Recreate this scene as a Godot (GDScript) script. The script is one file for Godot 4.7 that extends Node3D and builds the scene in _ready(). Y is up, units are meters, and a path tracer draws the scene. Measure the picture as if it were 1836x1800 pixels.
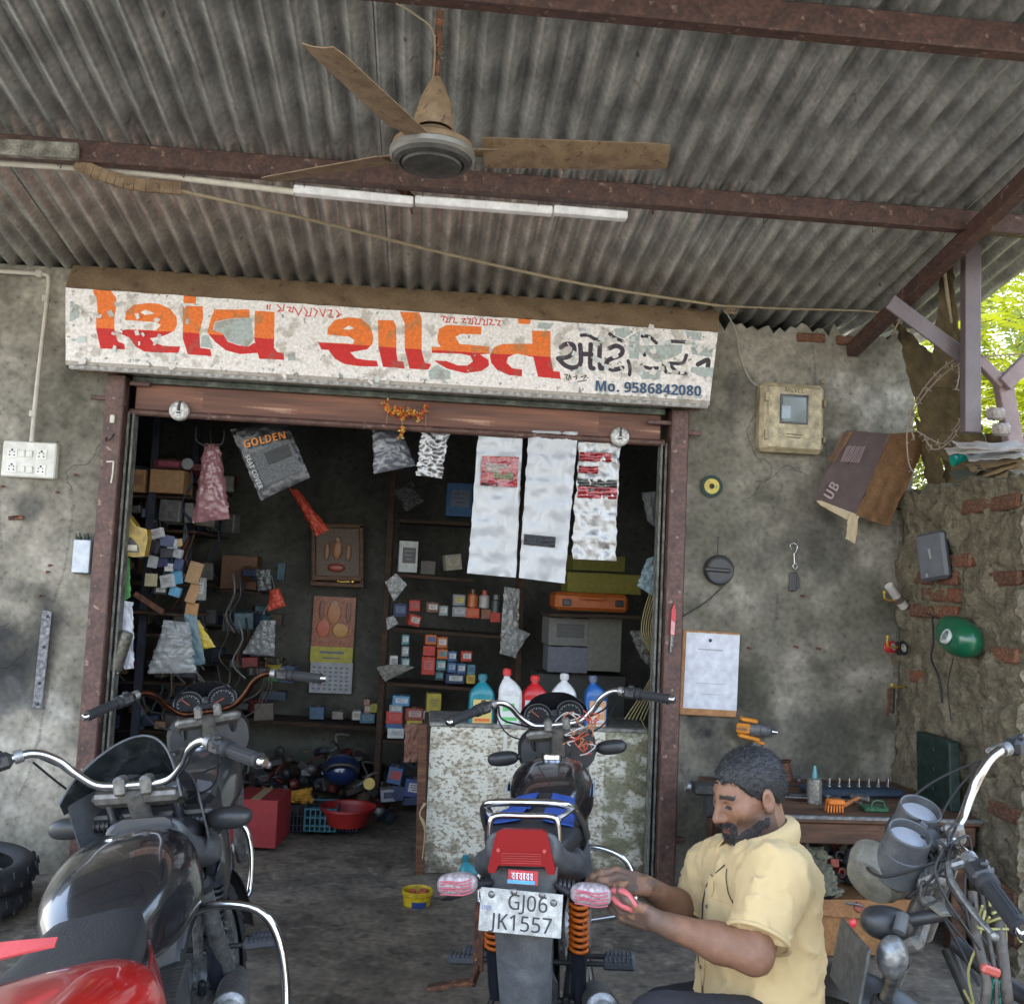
extends Node3D
# A roadside motorcycle repair shop under a corrugated canopy. Units are metres, y is up, the shop front is the plane z = 0.

const K := 0.09                       # pitch of the roof corrugation

class G:
	var v := PackedVector3Array()
	var n := PackedVector3Array()
	var uv := PackedVector2Array()
	var c := PackedColorArray()
	var ix := PackedInt32Array()
	var col := Color.WHITE
	var T := Transform3D()

	func grid(p: PackedVector3Array, nu: int, nv: int, cu := false, cv := false, us := 1.0, vs := 1.0, cols := PackedColorArray()) -> void:
		var b := v.size()
		var nn := PackedVector3Array()
		nn.resize(nu * nv)
		var q := PackedVector3Array()
		q.resize(nu * nv)
		for i in nu * nv: q[i] = T * p[i]
		var eu := nu if cu else nu - 1
		var ev := nv if cv else nv - 1
		for j in ev:
			var j2 := (j + 1) % nv
			for i in eu:
				var i2 := (i + 1) % nu
				var a := j * nu + i
				var bb := j * nu + i2
				var cc := j2 * nu + i2
				var d := j2 * nu + i
				var f := (q[cc] - q[a]).cross(q[bb] - q[a]) + (q[d] - q[a]).cross(q[cc] - q[a])
				nn[a] += f; nn[bb] += f; nn[cc] += f; nn[d] += f
				ix.append(b + a); ix.append(b + bb); ix.append(b + cc)
				ix.append(b + a); ix.append(b + cc); ix.append(b + d)
		for j in nv:
			for i in nu:
				var k := j * nu + i
				v.append(q[k]); n.append(nn[k].normalized() if nn[k].length_squared() > 1e-20 else Vector3.UP)
				uv.append(Vector2(us * i / maxf(1, nu - 1), vs * j / maxf(1, nv - 1)))
				c.append(cols[k] if cols.size() else col)

	func tri(a: Vector3, b: Vector3, d: Vector3, ua := Vector2.ZERO, ub := Vector2.ZERO, ud := Vector2.ZERO) -> void:
		var k := v.size()
		var A := T * a; var B := T * b; var D := T * d
		var f := (D - A).cross(B - A).normalized()
		v.append(A); v.append(B); v.append(D)
		for i in 3: n.append(f); c.append(col); ix.append(k + i)
		uv.append(ua); uv.append(ub); uv.append(ud)

	func quad(a: Vector3, b: Vector3, d: Vector3, e: Vector3, u0 := Vector2.ZERO, u1 := Vector2.ONE) -> void:
		tri(a, b, d, u0, Vector2(u0.x, u1.y), u1)
		tri(a, d, e, u0, u1, Vector2(u1.x, u0.y))

	# a box with chamfered edges
	func box(at: Vector3, s: Vector3, bev := 0.004, bs := Basis()) -> void:
		var h := s * 0.5
		bev = minf(bev, minf(h.x, minf(h.y, h.z)) * 0.9)
		var keep := T
		T = T * Transform3D(bs, at)
		var ax := [Vector3.RIGHT, Vector3.UP, Vector3.BACK]
		for k in 3:
			var U: Vector3 = ax[(k + 1) % 3]; var V: Vector3 = ax[(k + 2) % 3]; var N: Vector3 = ax[k]
			var hu: float = h[(k + 1) % 3] - bev; var hv: float = h[(k + 2) % 3] - bev; var hn: float = h[k]
			for sg in [1.0, -1.0]:
				var o: Vector3 = N * hn * sg
				var a: Vector3 = o - U * hu - V * hv * sg; var b: Vector3 = o - U * hu + V * hv * sg
				var d: Vector3 = o + U * hu + V * hv * sg; var e: Vector3 = o + U * hu - V * hv * sg
				# corners are listed clockwise from outside, first edge along v
				quad(a, b, d, e, Vector2(0, 1), Vector2(1, 0))
			if bev > 0.0005:
				for su in [1.0, -1.0]:
					for sv in [1.0, -1.0]:
						var p0: Vector3 = U * h[(k + 1) % 3] * su + V * hv * sv - N * (hn - bev)
						var p1: Vector3 = U * hu * su + V * h[(k + 2) % 3] * sv - N * (hn - bev)
						var d2: Vector3 = N * (hn - bev) * 2.0
						if su * sv > 0: quad(p0, p0 + d2, p1 + d2, p1)
						else: quad(p1, p1 + d2, p0 + d2, p0)
		if bev > 0.0005:
			for sx in [1.0, -1.0]:
				for sy in [1.0, -1.0]:
					for sz in [1.0, -1.0]:
						var a := Vector3(h.x * sx, (h.y - bev) * sy, (h.z - bev) * sz)
						var b := Vector3((h.x - bev) * sx, h.y * sy, (h.z - bev) * sz)
						var d := Vector3((h.x - bev) * sx, (h.y - bev) * sy, h.z * sz)
						if sx * sy * sz > 0: tri(a, d, b)
						else: tri(a, b, d)
		T = keep

	func bar(a: Vector3, b: Vector3, w: float, h: float, bev := 0.003, up := Vector3.UP) -> void:
		var z := (b - a).normalized()
		if absf(z.dot(up)) > 0.98: up = Vector3.RIGHT
		var x := up.cross(z).normalized()
		box((a + b) * 0.5, Vector3(w, h, a.distance_to(b)), bev, Basis(x, z.cross(x), z))

	func tube(p: Array, r, seg := 8, cap := true, flat := 1.0) -> void:
		var m := p.size()
		var pts := PackedVector3Array()
		var t: Vector3 = (p[1] - p[0]).normalized()
		var up := Vector3.UP if absf(t.y) < 0.9 else Vector3.RIGHT
		var x := up.cross(t).normalized()
		for i in m:
			var t2: Vector3 = (p[mini(i + 1, m - 1)] - p[maxi(i - 1, 0)]).normalized()
			if t2.length_squared() < 0.5: t2 = t
			x = (x - t2 * x.dot(t2)).normalized()
			var y := x.cross(t2)
			var rr: float = r if not r is Array else r[mini(i, r.size() - 1)]
			for k in seg:
				var a := TAU * k / seg
				pts.append(p[i] + (x * cos(a) + y * sin(a) * flat) * rr)
		grid(pts, seg, m, true, false, 1.0, 1.0)
		if cap:
			for e in [0, m - 1]:
				for k in seg:
					var a := pts[e * seg + k]; var b := pts[e * seg + (k + 1) % seg]
					if e == 0: tri(p[e], b, a)
					else: tri(p[e], a, b)

	# a profile of (radius, height) turned about the y axis of xf
	func lathe(pr: Array, seg := 20, xf := Transform3D(), hard := true) -> void:
		var keep := T
		T = T * xf
		if hard:
			for i in pr.size() - 1:
				var pts := PackedVector3Array()
				for e in [pr[i], pr[i + 1]]:
					for k in seg: pts.append(Vector3(cos(TAU * k / seg) * e.x, e.y, sin(TAU * k / seg) * e.x))
				grid(pts, seg, 2, true)
		else:
			var pts := PackedVector3Array()
			for e in pr:
				for k in seg: pts.append(Vector3(cos(TAU * k / seg) * e.x, e.y, sin(TAU * k / seg) * e.x))
			grid(pts, seg, pr.size(), true)
		T = keep

	func extrude(poly: PackedVector2Array, d: float, xf := Transform3D(), us := 1.0) -> void:
		var keep := T
		T = T * xf
		var id := Geometry2D.triangulate_polygon(poly)
		for i in range(0, id.size(), 3):
			var a := poly[id[i]]; var b := poly[id[i + 1]]; var e := poly[id[i + 2]]
			var cw := (b - a).cross(e - a) < 0
			if not cw:
				var tmp := b; b = e; e = tmp
			tri(Vector3(a.x, a.y, d * 0.5), Vector3(b.x, b.y, d * 0.5), Vector3(e.x, e.y, d * 0.5), a * us, b * us, e * us)
			tri(Vector3(a.x, a.y, -d * 0.5), Vector3(e.x, e.y, -d * 0.5), Vector3(b.x, b.y, -d * 0.5), a * us, e * us, b * us)
		var area := 0.0
		for i in poly.size(): area += poly[i].cross(poly[(i + 1) % poly.size()])
		for i in poly.size():
			var a := poly[i]; var b := poly[(i + 1) % poly.size()]
			if area > 0:
				var tmp := a; a = b; b = tmp
			quad(Vector3(a.x, a.y, d * 0.5), Vector3(a.x, a.y, -d * 0.5), Vector3(b.x, b.y, -d * 0.5), Vector3(b.x, b.y, d * 0.5))
		T = keep

	func ball(at: Vector3, r: Vector3, seg := 14, bs := Basis(), ex := 1.0) -> void:
		var keep := T
		T = T * Transform3D(bs, at)
		var pts := PackedVector3Array()
		var rows := maxi(4, seg / 2 + 1)
		for j in rows:
			var e := PI * j / (rows - 1)
			for k in seg:
				var a := TAU * k / seg
				var d := Vector3(sin(e) * cos(a), cos(e), -sin(e) * sin(a))
				if ex != 1.0: d = Vector3(signf(d.x) * pow(absf(d.x), ex), signf(d.y) * pow(absf(d.y), ex), signf(d.z) * pow(absf(d.z), ex))
				pts.append(d * r)
		grid(pts, seg, rows, true)
		T = keep

	func loft(rings: Array, cap := true) -> void:
		var m: int = rings[0].size()
		var pts := PackedVector3Array()
		for r in rings:
			for p in r: pts.append(p)
		grid(pts, m, rings.size(), true)
		if cap:
			for e in [0, rings.size() - 1]:
				var o := Vector3.ZERO
				for p in rings[e]: o += p
				o /= m
				for k in m:
					var a: Vector3 = rings[e][k]; var b: Vector3 = rings[e][(k + 1) % m]
					if e == 0: tri(o, b, a)
					else: tri(o, a, b)

	# a sheet with thickness over a grid of points
	func slab(p: PackedVector3Array, nu: int, nv: int, th: float, us := 1.0, vs := 1.0) -> void:
		var nn := PackedVector3Array()
		for j in nv:
			for i in nu:
				var du := p[j * nu + mini(i + 1, nu - 1)] - p[j * nu + maxi(i - 1, 0)]
				var dv := p[mini(j + 1, nv - 1) * nu + i] - p[maxi(j - 1, 0) * nu + i]
				nn.append(dv.cross(du).normalized())
		var a := PackedVector3Array(); var b := PackedVector3Array()
		for k in p.size():
			a.append(p[k] + nn[k] * th * 0.5); b.append(p[k] - nn[k] * th * 0.5)
		grid(a, nu, nv, false, false, us, vs)
		var rev := PackedVector3Array()
		for j in nv:
			for i in nu: rev.append(b[j * nu + nu - 1 - i])
		var k0 := uv.size()
		grid(rev, nu, nv, false, false, us, vs)
		for j in nv:
			for i in nu: uv[k0 + j * nu + i] = Vector2(us * (nu - 1 - i) / maxf(1, nu - 1), vs * j / maxf(1, nv - 1))
		var edge := []
		for i in nu: edge.append(i)
		for j in range(1, nv): edge.append(j * nu + nu - 1)
		for i in range(nu - 2, -1, -1): edge.append((nv - 1) * nu + i)
		for j in range(nv - 2, 0, -1): edge.append(j * nu)
		for i in edge.size():
			var e0: int = edge[i]; var e1: int = edge[(i + 1) % edge.size()]
			quad(a[e1], a[e0], b[e0], b[e1])

	func mesh(m: Material) -> ArrayMesh:
		var arr := []
		arr.resize(Mesh.ARRAY_MAX)
		arr[Mesh.ARRAY_VERTEX] = v
		arr[Mesh.ARRAY_NORMAL] = n
		arr[Mesh.ARRAY_TEX_UV] = uv
		arr[Mesh.ARRAY_COLOR] = c
		arr[Mesh.ARRAY_INDEX] = ix
		var me := ArrayMesh.new()
		me.add_surface_from_arrays(Mesh.PRIMITIVE_TRIANGLES, arr)
		me.surface_set_material(0, m)
		return me

func V(x: float, y: float, z: float) -> Vector3: return Vector3(x, y, z)

# points from a flat list of coordinates
func p2(a: Array) -> PackedVector2Array:
	var o := PackedVector2Array()
	for i in range(0, a.size(), 2): o.append(Vector2(a[i], a[i + 1]))
	return o

func p3(a: Array) -> Array:
	var o := []
	for i in range(0, a.size(), 3): o.append(V(a[i], a[i + 1], a[i + 2]))
	return o

# Catmull-Rom through points
func cr(p: Array, k := 6) -> Array:
	var out := []
	for i in p.size() - 1:
		var a: Vector3 = p[maxi(i - 1, 0)]; var b: Vector3 = p[i]; var c: Vector3 = p[i + 1]; var d: Vector3 = p[mini(i + 2, p.size() - 1)]
		for s in k:
			var t := float(s) / k
			out.append(0.5 * (2.0 * b + (c - a) * t + (2.0 * a - 5.0 * b + 4.0 * c - d) * t * t + (3.0 * b - a - 3.0 * c + d) * t * t * t))
	out.append(p[-1])
	return out

# a superellipse ring of half sizes a, b about o, in the plane of x and y
func ring(o: Vector3, x: Vector3, y: Vector3, a: float, b: float, e := 0.8, m := 20) -> PackedVector3Array:
	var r := PackedVector3Array()
	for k in m:
		var t := TAU * k / m
		var cx := cos(t); var sy := sin(t)
		r.append(o + x * a * signf(cx) * pow(absf(cx), e) + y * b * signf(sy) * pow(absf(sy), e))
	return r

func rb(x: float, y: float, z: float) -> Basis: return Basis.from_euler(Vector3(deg_to_rad(x), deg_to_rad(y), deg_to_rad(z)))
# a basis whose y axis points along d
func ydir(d: Vector3) -> Basis:
	d = d.normalized()
	var h := Vector3.RIGHT if absf(d.x) < 0.9 else Vector3.BACK
	var z := h.cross(d).normalized()
	return Basis(d.cross(z), d, z)

# ---- nodes
var taken := {}

func numbered(called: String) -> String:
	taken[called] = taken.get(called, -1) + 1
	return called if taken[called] == 0 else "%s_%03d" % [called, taken[called]]

func tag(o: Node3D, label: String, category: String, group := "") -> Node3D:
	o.set_meta("label", label)
	o.set_meta("category", category)
	if group: o.set_meta("group", group)
	return o

func thing(called: String, label: String, category: String, at: Vector3, group := "", bs := Basis()) -> Node3D:
	var o := Node3D.new()
	o.name = numbered(called)
	add_child(o, true)
	o.transform = Transform3D(bs, at)
	return tag(o, label, category, group)

func placed(o: Node3D) -> Transform3D:
	var t := o.transform
	var p := o.get_parent()
	while p != self and p is Node3D:
		t = p.transform * t
		p = p.get_parent()
	return t

# a part; its geometry is given in the world's axes unless own is true
func part(called: String, g: G, m: Material, parent: Node3D, own := false, label := "") -> MeshInstance3D:
	if not own:
		var inv := placed(parent).affine_inverse()
		for i in g.v.size():
			g.v[i] = inv * g.v[i]
			g.n[i] = (inv.basis * g.n[i]).normalized()
	var o := MeshInstance3D.new()
	o.mesh = g.mesh(m)
	o.name = called
	parent.add_child(o, true)
	if label: o.set_meta("label", label)
	return o

# a thing that is one mesh: its origin goes to the middle of its base
func single(called: String, g: G, m: Material, label: String, category: String, group := "") -> MeshInstance3D:
	var lo := g.v[0]; var hi := g.v[0]
	for p in g.v: lo = lo.min(p); hi = hi.max(p)
	var o0 := Vector3((lo.x + hi.x) * 0.5, lo.y, (lo.z + hi.z) * 0.5)
	for i in g.v.size(): g.v[i] -= o0
	var o := MeshInstance3D.new()
	o.mesh = g.mesh(m)
	o.name = numbered(called)
	add_child(o, true)
	o.position = o0
	if label: tag(o, label, category, group)
	return o

func structure(called: String, g: G, m: Material) -> MeshInstance3D:
	var o := single(called, g, m, "", "")
	o.set_meta("kind", "structure")
	return o

# raised or printed letters on the plane of xf (x along the line, z out of it)
func words(text: String, h: float, depth: float, m: Material, xf: Transform3D, parent: Node3D, called := "lettering", font := "Droid Sans", bold := 700, own := false, squash := 1.0) -> MeshInstance3D:
	var t := TextMesh.new()
	t.text = text
	var f := SystemFont.new()
	f.font_names = PackedStringArray([font])
	f.font_weight = bold
	t.font = f
	t.font_size = 64
	t.pixel_size = h / 46.0
	t.depth = depth
	t.curve_step = 2.0
	t.material = m
	var o := MeshInstance3D.new()
	o.mesh = t
	o.name = called
	parent.add_child(o, true)
	var x := xf * Transform3D(Basis().scaled(Vector3(squash, 1, 1)), Vector3.ZERO)
	o.transform = x if own else placed(parent).affine_inverse() * x
	return o

# ---- textures and materials
var tx := {}
var mats := {}

func noise(seed: int, freq: float, oct := 4, kind := FastNoiseLite.TYPE_SIMPLEX_SMOOTH) -> FastNoiseLite:
	var f := FastNoiseLite.new()
	f.seed = seed
	f.noise_type = kind
	f.frequency = freq
	f.fractal_type = FastNoiseLite.FRACTAL_FBM if oct > 1 else FastNoiseLite.FRACTAL_NONE
	f.fractal_octaves = maxi(1, oct)
	return f

func field(w: int, h: int, seed: int, freq: float, oct := 4, seamless := true, kind := FastNoiseLite.TYPE_SIMPLEX_SMOOTH) -> PackedByteArray:
	var f := noise(seed, freq, oct, kind)
	var im: Image = f.get_seamless_image(w, h) if seamless else f.get_image(w, h)
	im.convert(Image.FORMAT_L8)
	return im.get_data()

func image_of(d: PackedByteArray, w: int, h: int, rgb := true) -> ImageTexture:
	return ImageTexture.create_from_image(Image.create_from_data(w, h, false, Image.FORMAT_RGB8 if rgb else Image.FORMAT_L8, d))

# grey multiplier: lo..hi by a large field, a fine field and dark specks
func grime(w: int, seed: int, lo: float, hi: float, f1: float, f2: float, specks := 0.0, sharp := 1.0) -> ImageTexture:
	var a := field(w, w, seed, f1, 4)
	var b := field(w, w, seed + 1, f2, 3)
	var s := field(w, w, seed + 2, 0.09, 2)
	var d := PackedByteArray()
	d.resize(w * w)
	for i in w * w:
		var t := clampf(((a[i] * 0.65 + b[i] * 0.35) / 255.0 - 0.5) * sharp + 0.5, 0, 1)
		var x := lo + (hi - lo) * t
		if specks > 0 and s[i] > 205: x *= 1.0 - specks * minf(1.0, (s[i] - 205) / 20.0)
		d[i] = int(clampf(x, 0, 1) * 255)
	return image_of(d, w, w, false)

# two colours (sRGB) mixed by thresholded noise, with a third in specks
func mixed(w: int, seed: int, ca: Color, cb: Color, cc: Color, f1: float, cut: float, soft: float, f2 := 0.06, speck := 200, vary := 0.25, stretch := 1) -> ImageTexture:
	var a := field(w, w, seed, f1, 5)
	var b := field(w, w, seed + 1, f2, 3)
	var s := field(w, w, seed + 2, f1 * 1.7, 3)
	var d := PackedByteArray()
	d.resize(w * w * 3)
	for j in w:
		for i in w:
			var k := j * w + i / stretch
			var t := clampf((a[k] / 255.0 - cut) / soft + 0.5, 0, 1)
			var q := ca.lerp(cb, t)
			if s[k] > speck: q = q.lerp(cc, minf(1.0, (s[k] - speck) / 25.0))
			var m := 1.0 + vary * (b[k] / 127.5 - 1.0)
			var o := (j * w + i) * 3
			d[o] = int(clampf(q.r * m, 0, 1) * 255); d[o + 1] = int(clampf(q.g * m, 0, 1) * 255); d[o + 2] = int(clampf(q.b * m, 0, 1) * 255)
	return image_of(d, w, w)

func textures() -> void:
	tx.dirt = grime(512, 11, 0.62, 1.0, 0.006, 0.05, 0.4, 1.5)
	tx.dust = grime(256, 21, 0.86, 1.0, 0.012, 0.08, 0.0, 1.5)
	tx.scuff = grime(512, 31, 0.58, 1.0, 0.012, 0.07, 0.2, 1.8)
	tx.rough = grime(256, 41, 0.0, 1.0, 0.03, 0.11, 0.0, 1.6)
	tx.fine = grime(256, 51, 0.0, 1.0, 0.12, 0.3, 0.0, 1.8)
	tx.paint = mixed(512, 61, Color(0.35, 0.245, 0.21), Color(0.27, 0.185, 0.165), Color(0.5, 0.42, 0.38), 0.012, 0.5, 0.5, 0.05, 205)
	tx.rust = mixed(512, 71, Color(0.42, 0.25, 0.16), Color(0.25, 0.17, 0.13), Color(0.56, 0.4, 0.27), 0.014, 0.5, 0.4, 0.07, 190, 0.3)
	tx.dustmetal = mixed(512, 81, Color(0.56, 0.47, 0.36), Color(0.45, 0.36, 0.27), Color(0.3, 0.22, 0.16), 0.01, 0.55, 0.5, 0.1, 200, 0.15)
	tx.galv = mixed(512, 91, Color(0.66, 0.66, 0.64), Color(0.50, 0.50, 0.49), Color(0.36, 0.33, 0.29), 0.010, 0.5, 0.6, 0.08, 226, 0.12)
	tx.wood = mixed(512, 101, Color(0.46, 0.34, 0.24), Color(0.32, 0.22, 0.15), Color(0.22, 0.15, 0.1), 0.012, 0.5, 0.5, 0.06, 190, 0.2, 10)
	tx.card = mixed(256, 111, Color(0.60, 0.45, 0.30), Color(0.52, 0.38, 0.25), Color(0.42, 0.3, 0.2), 0.02, 0.5, 0.6, 0.08, 215, 0.1)
	tx.brick = mixed(256, 121, Color(0.46, 0.29, 0.21), Color(0.36, 0.25, 0.19), Color(0.45, 0.41, 0.33), 0.03, 0.5, 0.6, 0.1, 165, 0.25)
	tx.mortar = mixed(512, 131, Color(0.50, 0.47, 0.40), Color(0.37, 0.345, 0.285), Color(0.27, 0.25, 0.20), 0.015, 0.5, 0.5, 0.09, 190, 0.25)
	tx.streak = mixed(512, 151, Color(0.45, 0.30, 0.23), Color(0.32, 0.20, 0.16), Color(0.62, 0.50, 0.42), 0.012, 0.5, 0.6, 0.05, 190, 0.18, 14)
	tx.crinkle = image_of(field(256, 256, 161, 0.022, 1, true, FastNoiseLite.TYPE_CELLULAR), 256, 256, false)
	# fabric: a fine weave for relief
	var d := PackedByteArray()
	d.resize(128 * 128)
	for j in 128:
		for i in 128: d[j * 128 + i] = 128 + int(60 * sin(i * TAU / 8) * (1 if (j / 4) % 2 else -1) + 50 * sin(j * TAU / 8))
	tx.weave = image_of(d, 128, 128, false)

# a material: linear base colour, roughness, metal, then the colour texture (its mapping is triplanar at s per metre unless uv)
func mt(key: String, col := Color.WHITE, rough := 0.6, metal := 0.0, tex := "", s := 2.0, bump := "", cm := 0.0, o := {}) -> StandardMaterial3D:
	if mats.has(key): return mats[key]
	var m := StandardMaterial3D.new()
	m.resource_name = key
	m.albedo_color = col.linear_to_srgb()
	m.roughness = rough
	m.metallic = metal
	if tex: m.albedo_texture = tx[tex]
	if not o.get("uv", false):
		m.uv1_triplanar = true
		m.uv1_world_triplanar = o.get("world", false)
	m.uv1_scale = Vector3.ONE * s if not o.get("uv", false) else Vector3(s, s, s)
	if bump:
		m.heightmap_enabled = true
		m.heightmap_texture = tx[bump]
		m.heightmap_scale = cm
	if o.has("rtex"): m.roughness_texture = tx[o.rtex]
	if o.has("coat"):
		m.clearcoat_enabled = true
		m.clearcoat = o.coat
		m.clearcoat_roughness = o.get("coat_rough", 0.08)
	if o.has("spec"): m.metallic_specular = o.spec
	if o.has("vc"): m.vertex_color_use_as_albedo = true
	if o.has("rim"):
		m.rim_enabled = true
		m.rim = o.rim
	if o.has("sss"):
		m.subsurf_scatter_enabled = true
		m.subsurf_scatter_strength = o.sss
	if o.has("backlight"):
		m.backlight_enabled = true
		m.backlight = o.backlight
	if o.has("alpha"):
		m.transparency = BaseMaterial3D.TRANSPARENCY_ALPHA
		m.albedo_color.a = o.alpha
	mats[key] = m
	return m

# plain kinds used all over
func rubber() -> Material: return mt("rubber", Color(0.018, 0.018, 0.02), 0.7, 0, "dust", 6, "fine", 0.05)
func black_plastic() -> Material: return mt("black plastic", Color(0.028, 0.028, 0.03), 0.42, 0, "dust", 5)
func grey_plastic() -> Material: return mt("dusty grey plastic", Color(0.11, 0.115, 0.12), 0.5, 0, "dirt", 5)
func chrome() -> Material: return mt("worn chrome", Color(0.62, 0.62, 0.63), 0.16, 1.0, "dust", 7)
func steel() -> Material: return mt("greasy steel", Color(0.32, 0.32, 0.32), 0.42, 0.9, "scuff", 8)
func alu() -> Material: return mt("dull aluminium", Color(0.4, 0.4, 0.39), 0.5, 0.8, "scuff", 6, "fine", 0.05)
func dark_steel() -> Material: return mt("oily dark steel", Color(0.06, 0.06, 0.06), 0.5, 0.5, "dirt", 8)
func rusty() -> Material: return mt("rusty iron", Color.WHITE, 0.85, 0.0, "rust", 3, "rough", 0.15)
func brown_paint() -> Material: return mt("brown painted steel", Color(0.8, 0.8, 0.8), 0.55, 0.0, "paint", 1.7, "fine", 0.03)
func white_plastic() -> Material: return mt("white plastic", Color(0.66, 0.64, 0.57), 0.45, 0, "dust", 4)
func tint(key: String, col: Color, rough := 0.55, metal := 0.0) -> Material: return mt(key, col, rough, metal, "dust", 5)
func clear_film() -> Material: return mt("clear film", Color(0.9, 0.9, 0.92), 0.12, 0.0, "", 1, "", 0, {"alpha": 0.16})

# ---- sky, sun, camera
func lights() -> void:
	var cam := Camera3D.new()
	cam.name = "camera"
	add_child(cam)
	cam.position = V(0, 1.5, 4.96)
	cam.rotation = Vector3(0.08, -0.085, 0.046)
	cam.fov = 54.4322
	cam.near = 0.05
	cam.far = 400.0
	cam.current = true
	var sky := ProceduralSkyMaterial.new()
	sky.sky_top_color = Color(0.60, 0.70, 0.84)
	sky.sky_horizon_color = Color(0.95, 0.94, 0.91)
	sky.sky_curve = 0.18
	sky.sky_energy_multiplier = 1.25
	sky.ground_bottom_color = Color(0.35, 0.33, 0.30)
	sky.ground_horizon_color = Color(0.75, 0.76, 0.74)
	var e := Environment.new()
	e.background_mode = Environment.BG_SKY
	e.sky = Sky.new()
	e.sky.sky_material = sky
	e.tonemap_mode = Environment.TONE_MAPPER_LINEAR
	e.tonemap_exposure = 4.4
	e.sdfgi_enabled = true
	e.ssao_enabled = true
	e.ssil_enabled = true
	var we := WorldEnvironment.new()
	we.name = "environment"
	we.environment = e
	add_child(we)
	var sun := DirectionalLight3D.new()
	sun.name = "sun"
	sun.light_energy = 1.6
	sun.light_color = Color(1.0, 0.96, 0.88)
	sun.light_angular_distance = 0.5
	sun.shadow_enabled = true
	add_child(sun)
	sun.look_at_from_position(Vector3(0.10, 1.5, -0.34), Vector3.ZERO)

# ---- ground, far side of the street
func ground() -> void:
	var w := 1024
	var a := field(w, w, 201, 0.006, 5)
	var b := field(w, w, 202, 0.05, 4)
	var s := field(w, w, 203, 0.018, 5)
	var d := PackedByteArray()
	d.resize(w * w * 3)
	for i in w * w:
		var t := clampf((a[i] - 128) / 170.0 + 0.5, 0, 1)
		var q := Color(0.30, 0.285, 0.265).lerp(Color(0.43, 0.41, 0.38), t)
		if s[i] > 165: q = q.lerp(Color(0.46, 0.44, 0.40), minf(0.75, (s[i] - 165) / 45.0))     # dry dust
		if s[i] < 88: q = q.lerp(Color(0.19, 0.18, 0.175), minf(0.6, (88 - s[i]) / 60.0))      # oil
		var m := 1.0 + 0.2 * (b[i] / 127.5 - 1.0)
		d[i * 3] = int(clampf(q.r * m, 0, 1) * 255); d[i * 3 + 1] = int(clampf(q.g * m, 0, 1) * 255); d[i * 3 + 2] = int(clampf(q.b * m, 0, 1) * 255)
	tx.ground = image_of(d, w, w)
	var gm := mt("oily earth floor", Color(1.15, 1.04, 0.92), 0.75, 0, "ground", 0.42, "rough", 0.6)
	var g := G.new()
	var p := PackedVector3Array()
	var fn := noise(77, 1.1, 4)
	for j in 97:
		for i in 81:
			var x := -4.0 + 8.0 * i / 80.0
			var z := -2.3 + 9.0 * j / 96.0
			p.append(Vector3(x, 0.012 * fn.get_noise_2d(x, z) - 0.004, z))
	g.grid(p, 81, 97)
	structure("ground_floor", g, gm)
	g = G.new()
	g.quad(V(-200, -0.03, 200), V(-200, -0.03, -200), V(200, -0.03, -200), V(200, -0.03, 200))
	structure("ground", g, mt("dry street earth", Color(0.44, 0.42, 0.38), 0.95, 0, "dirt", 0.3, "rough", 1.5))
	g = G.new()
	g.quad(V(-60, -0.02, 15), V(-60, -0.02, 7.5), V(60, -0.02, 7.5), V(60, -0.02, 15))
	structure("road", g, mt("asphalt", Color(0.07, 0.07, 0.07), 0.85, 0, "dirt", 0.6, "fine", 0.4))

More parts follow.
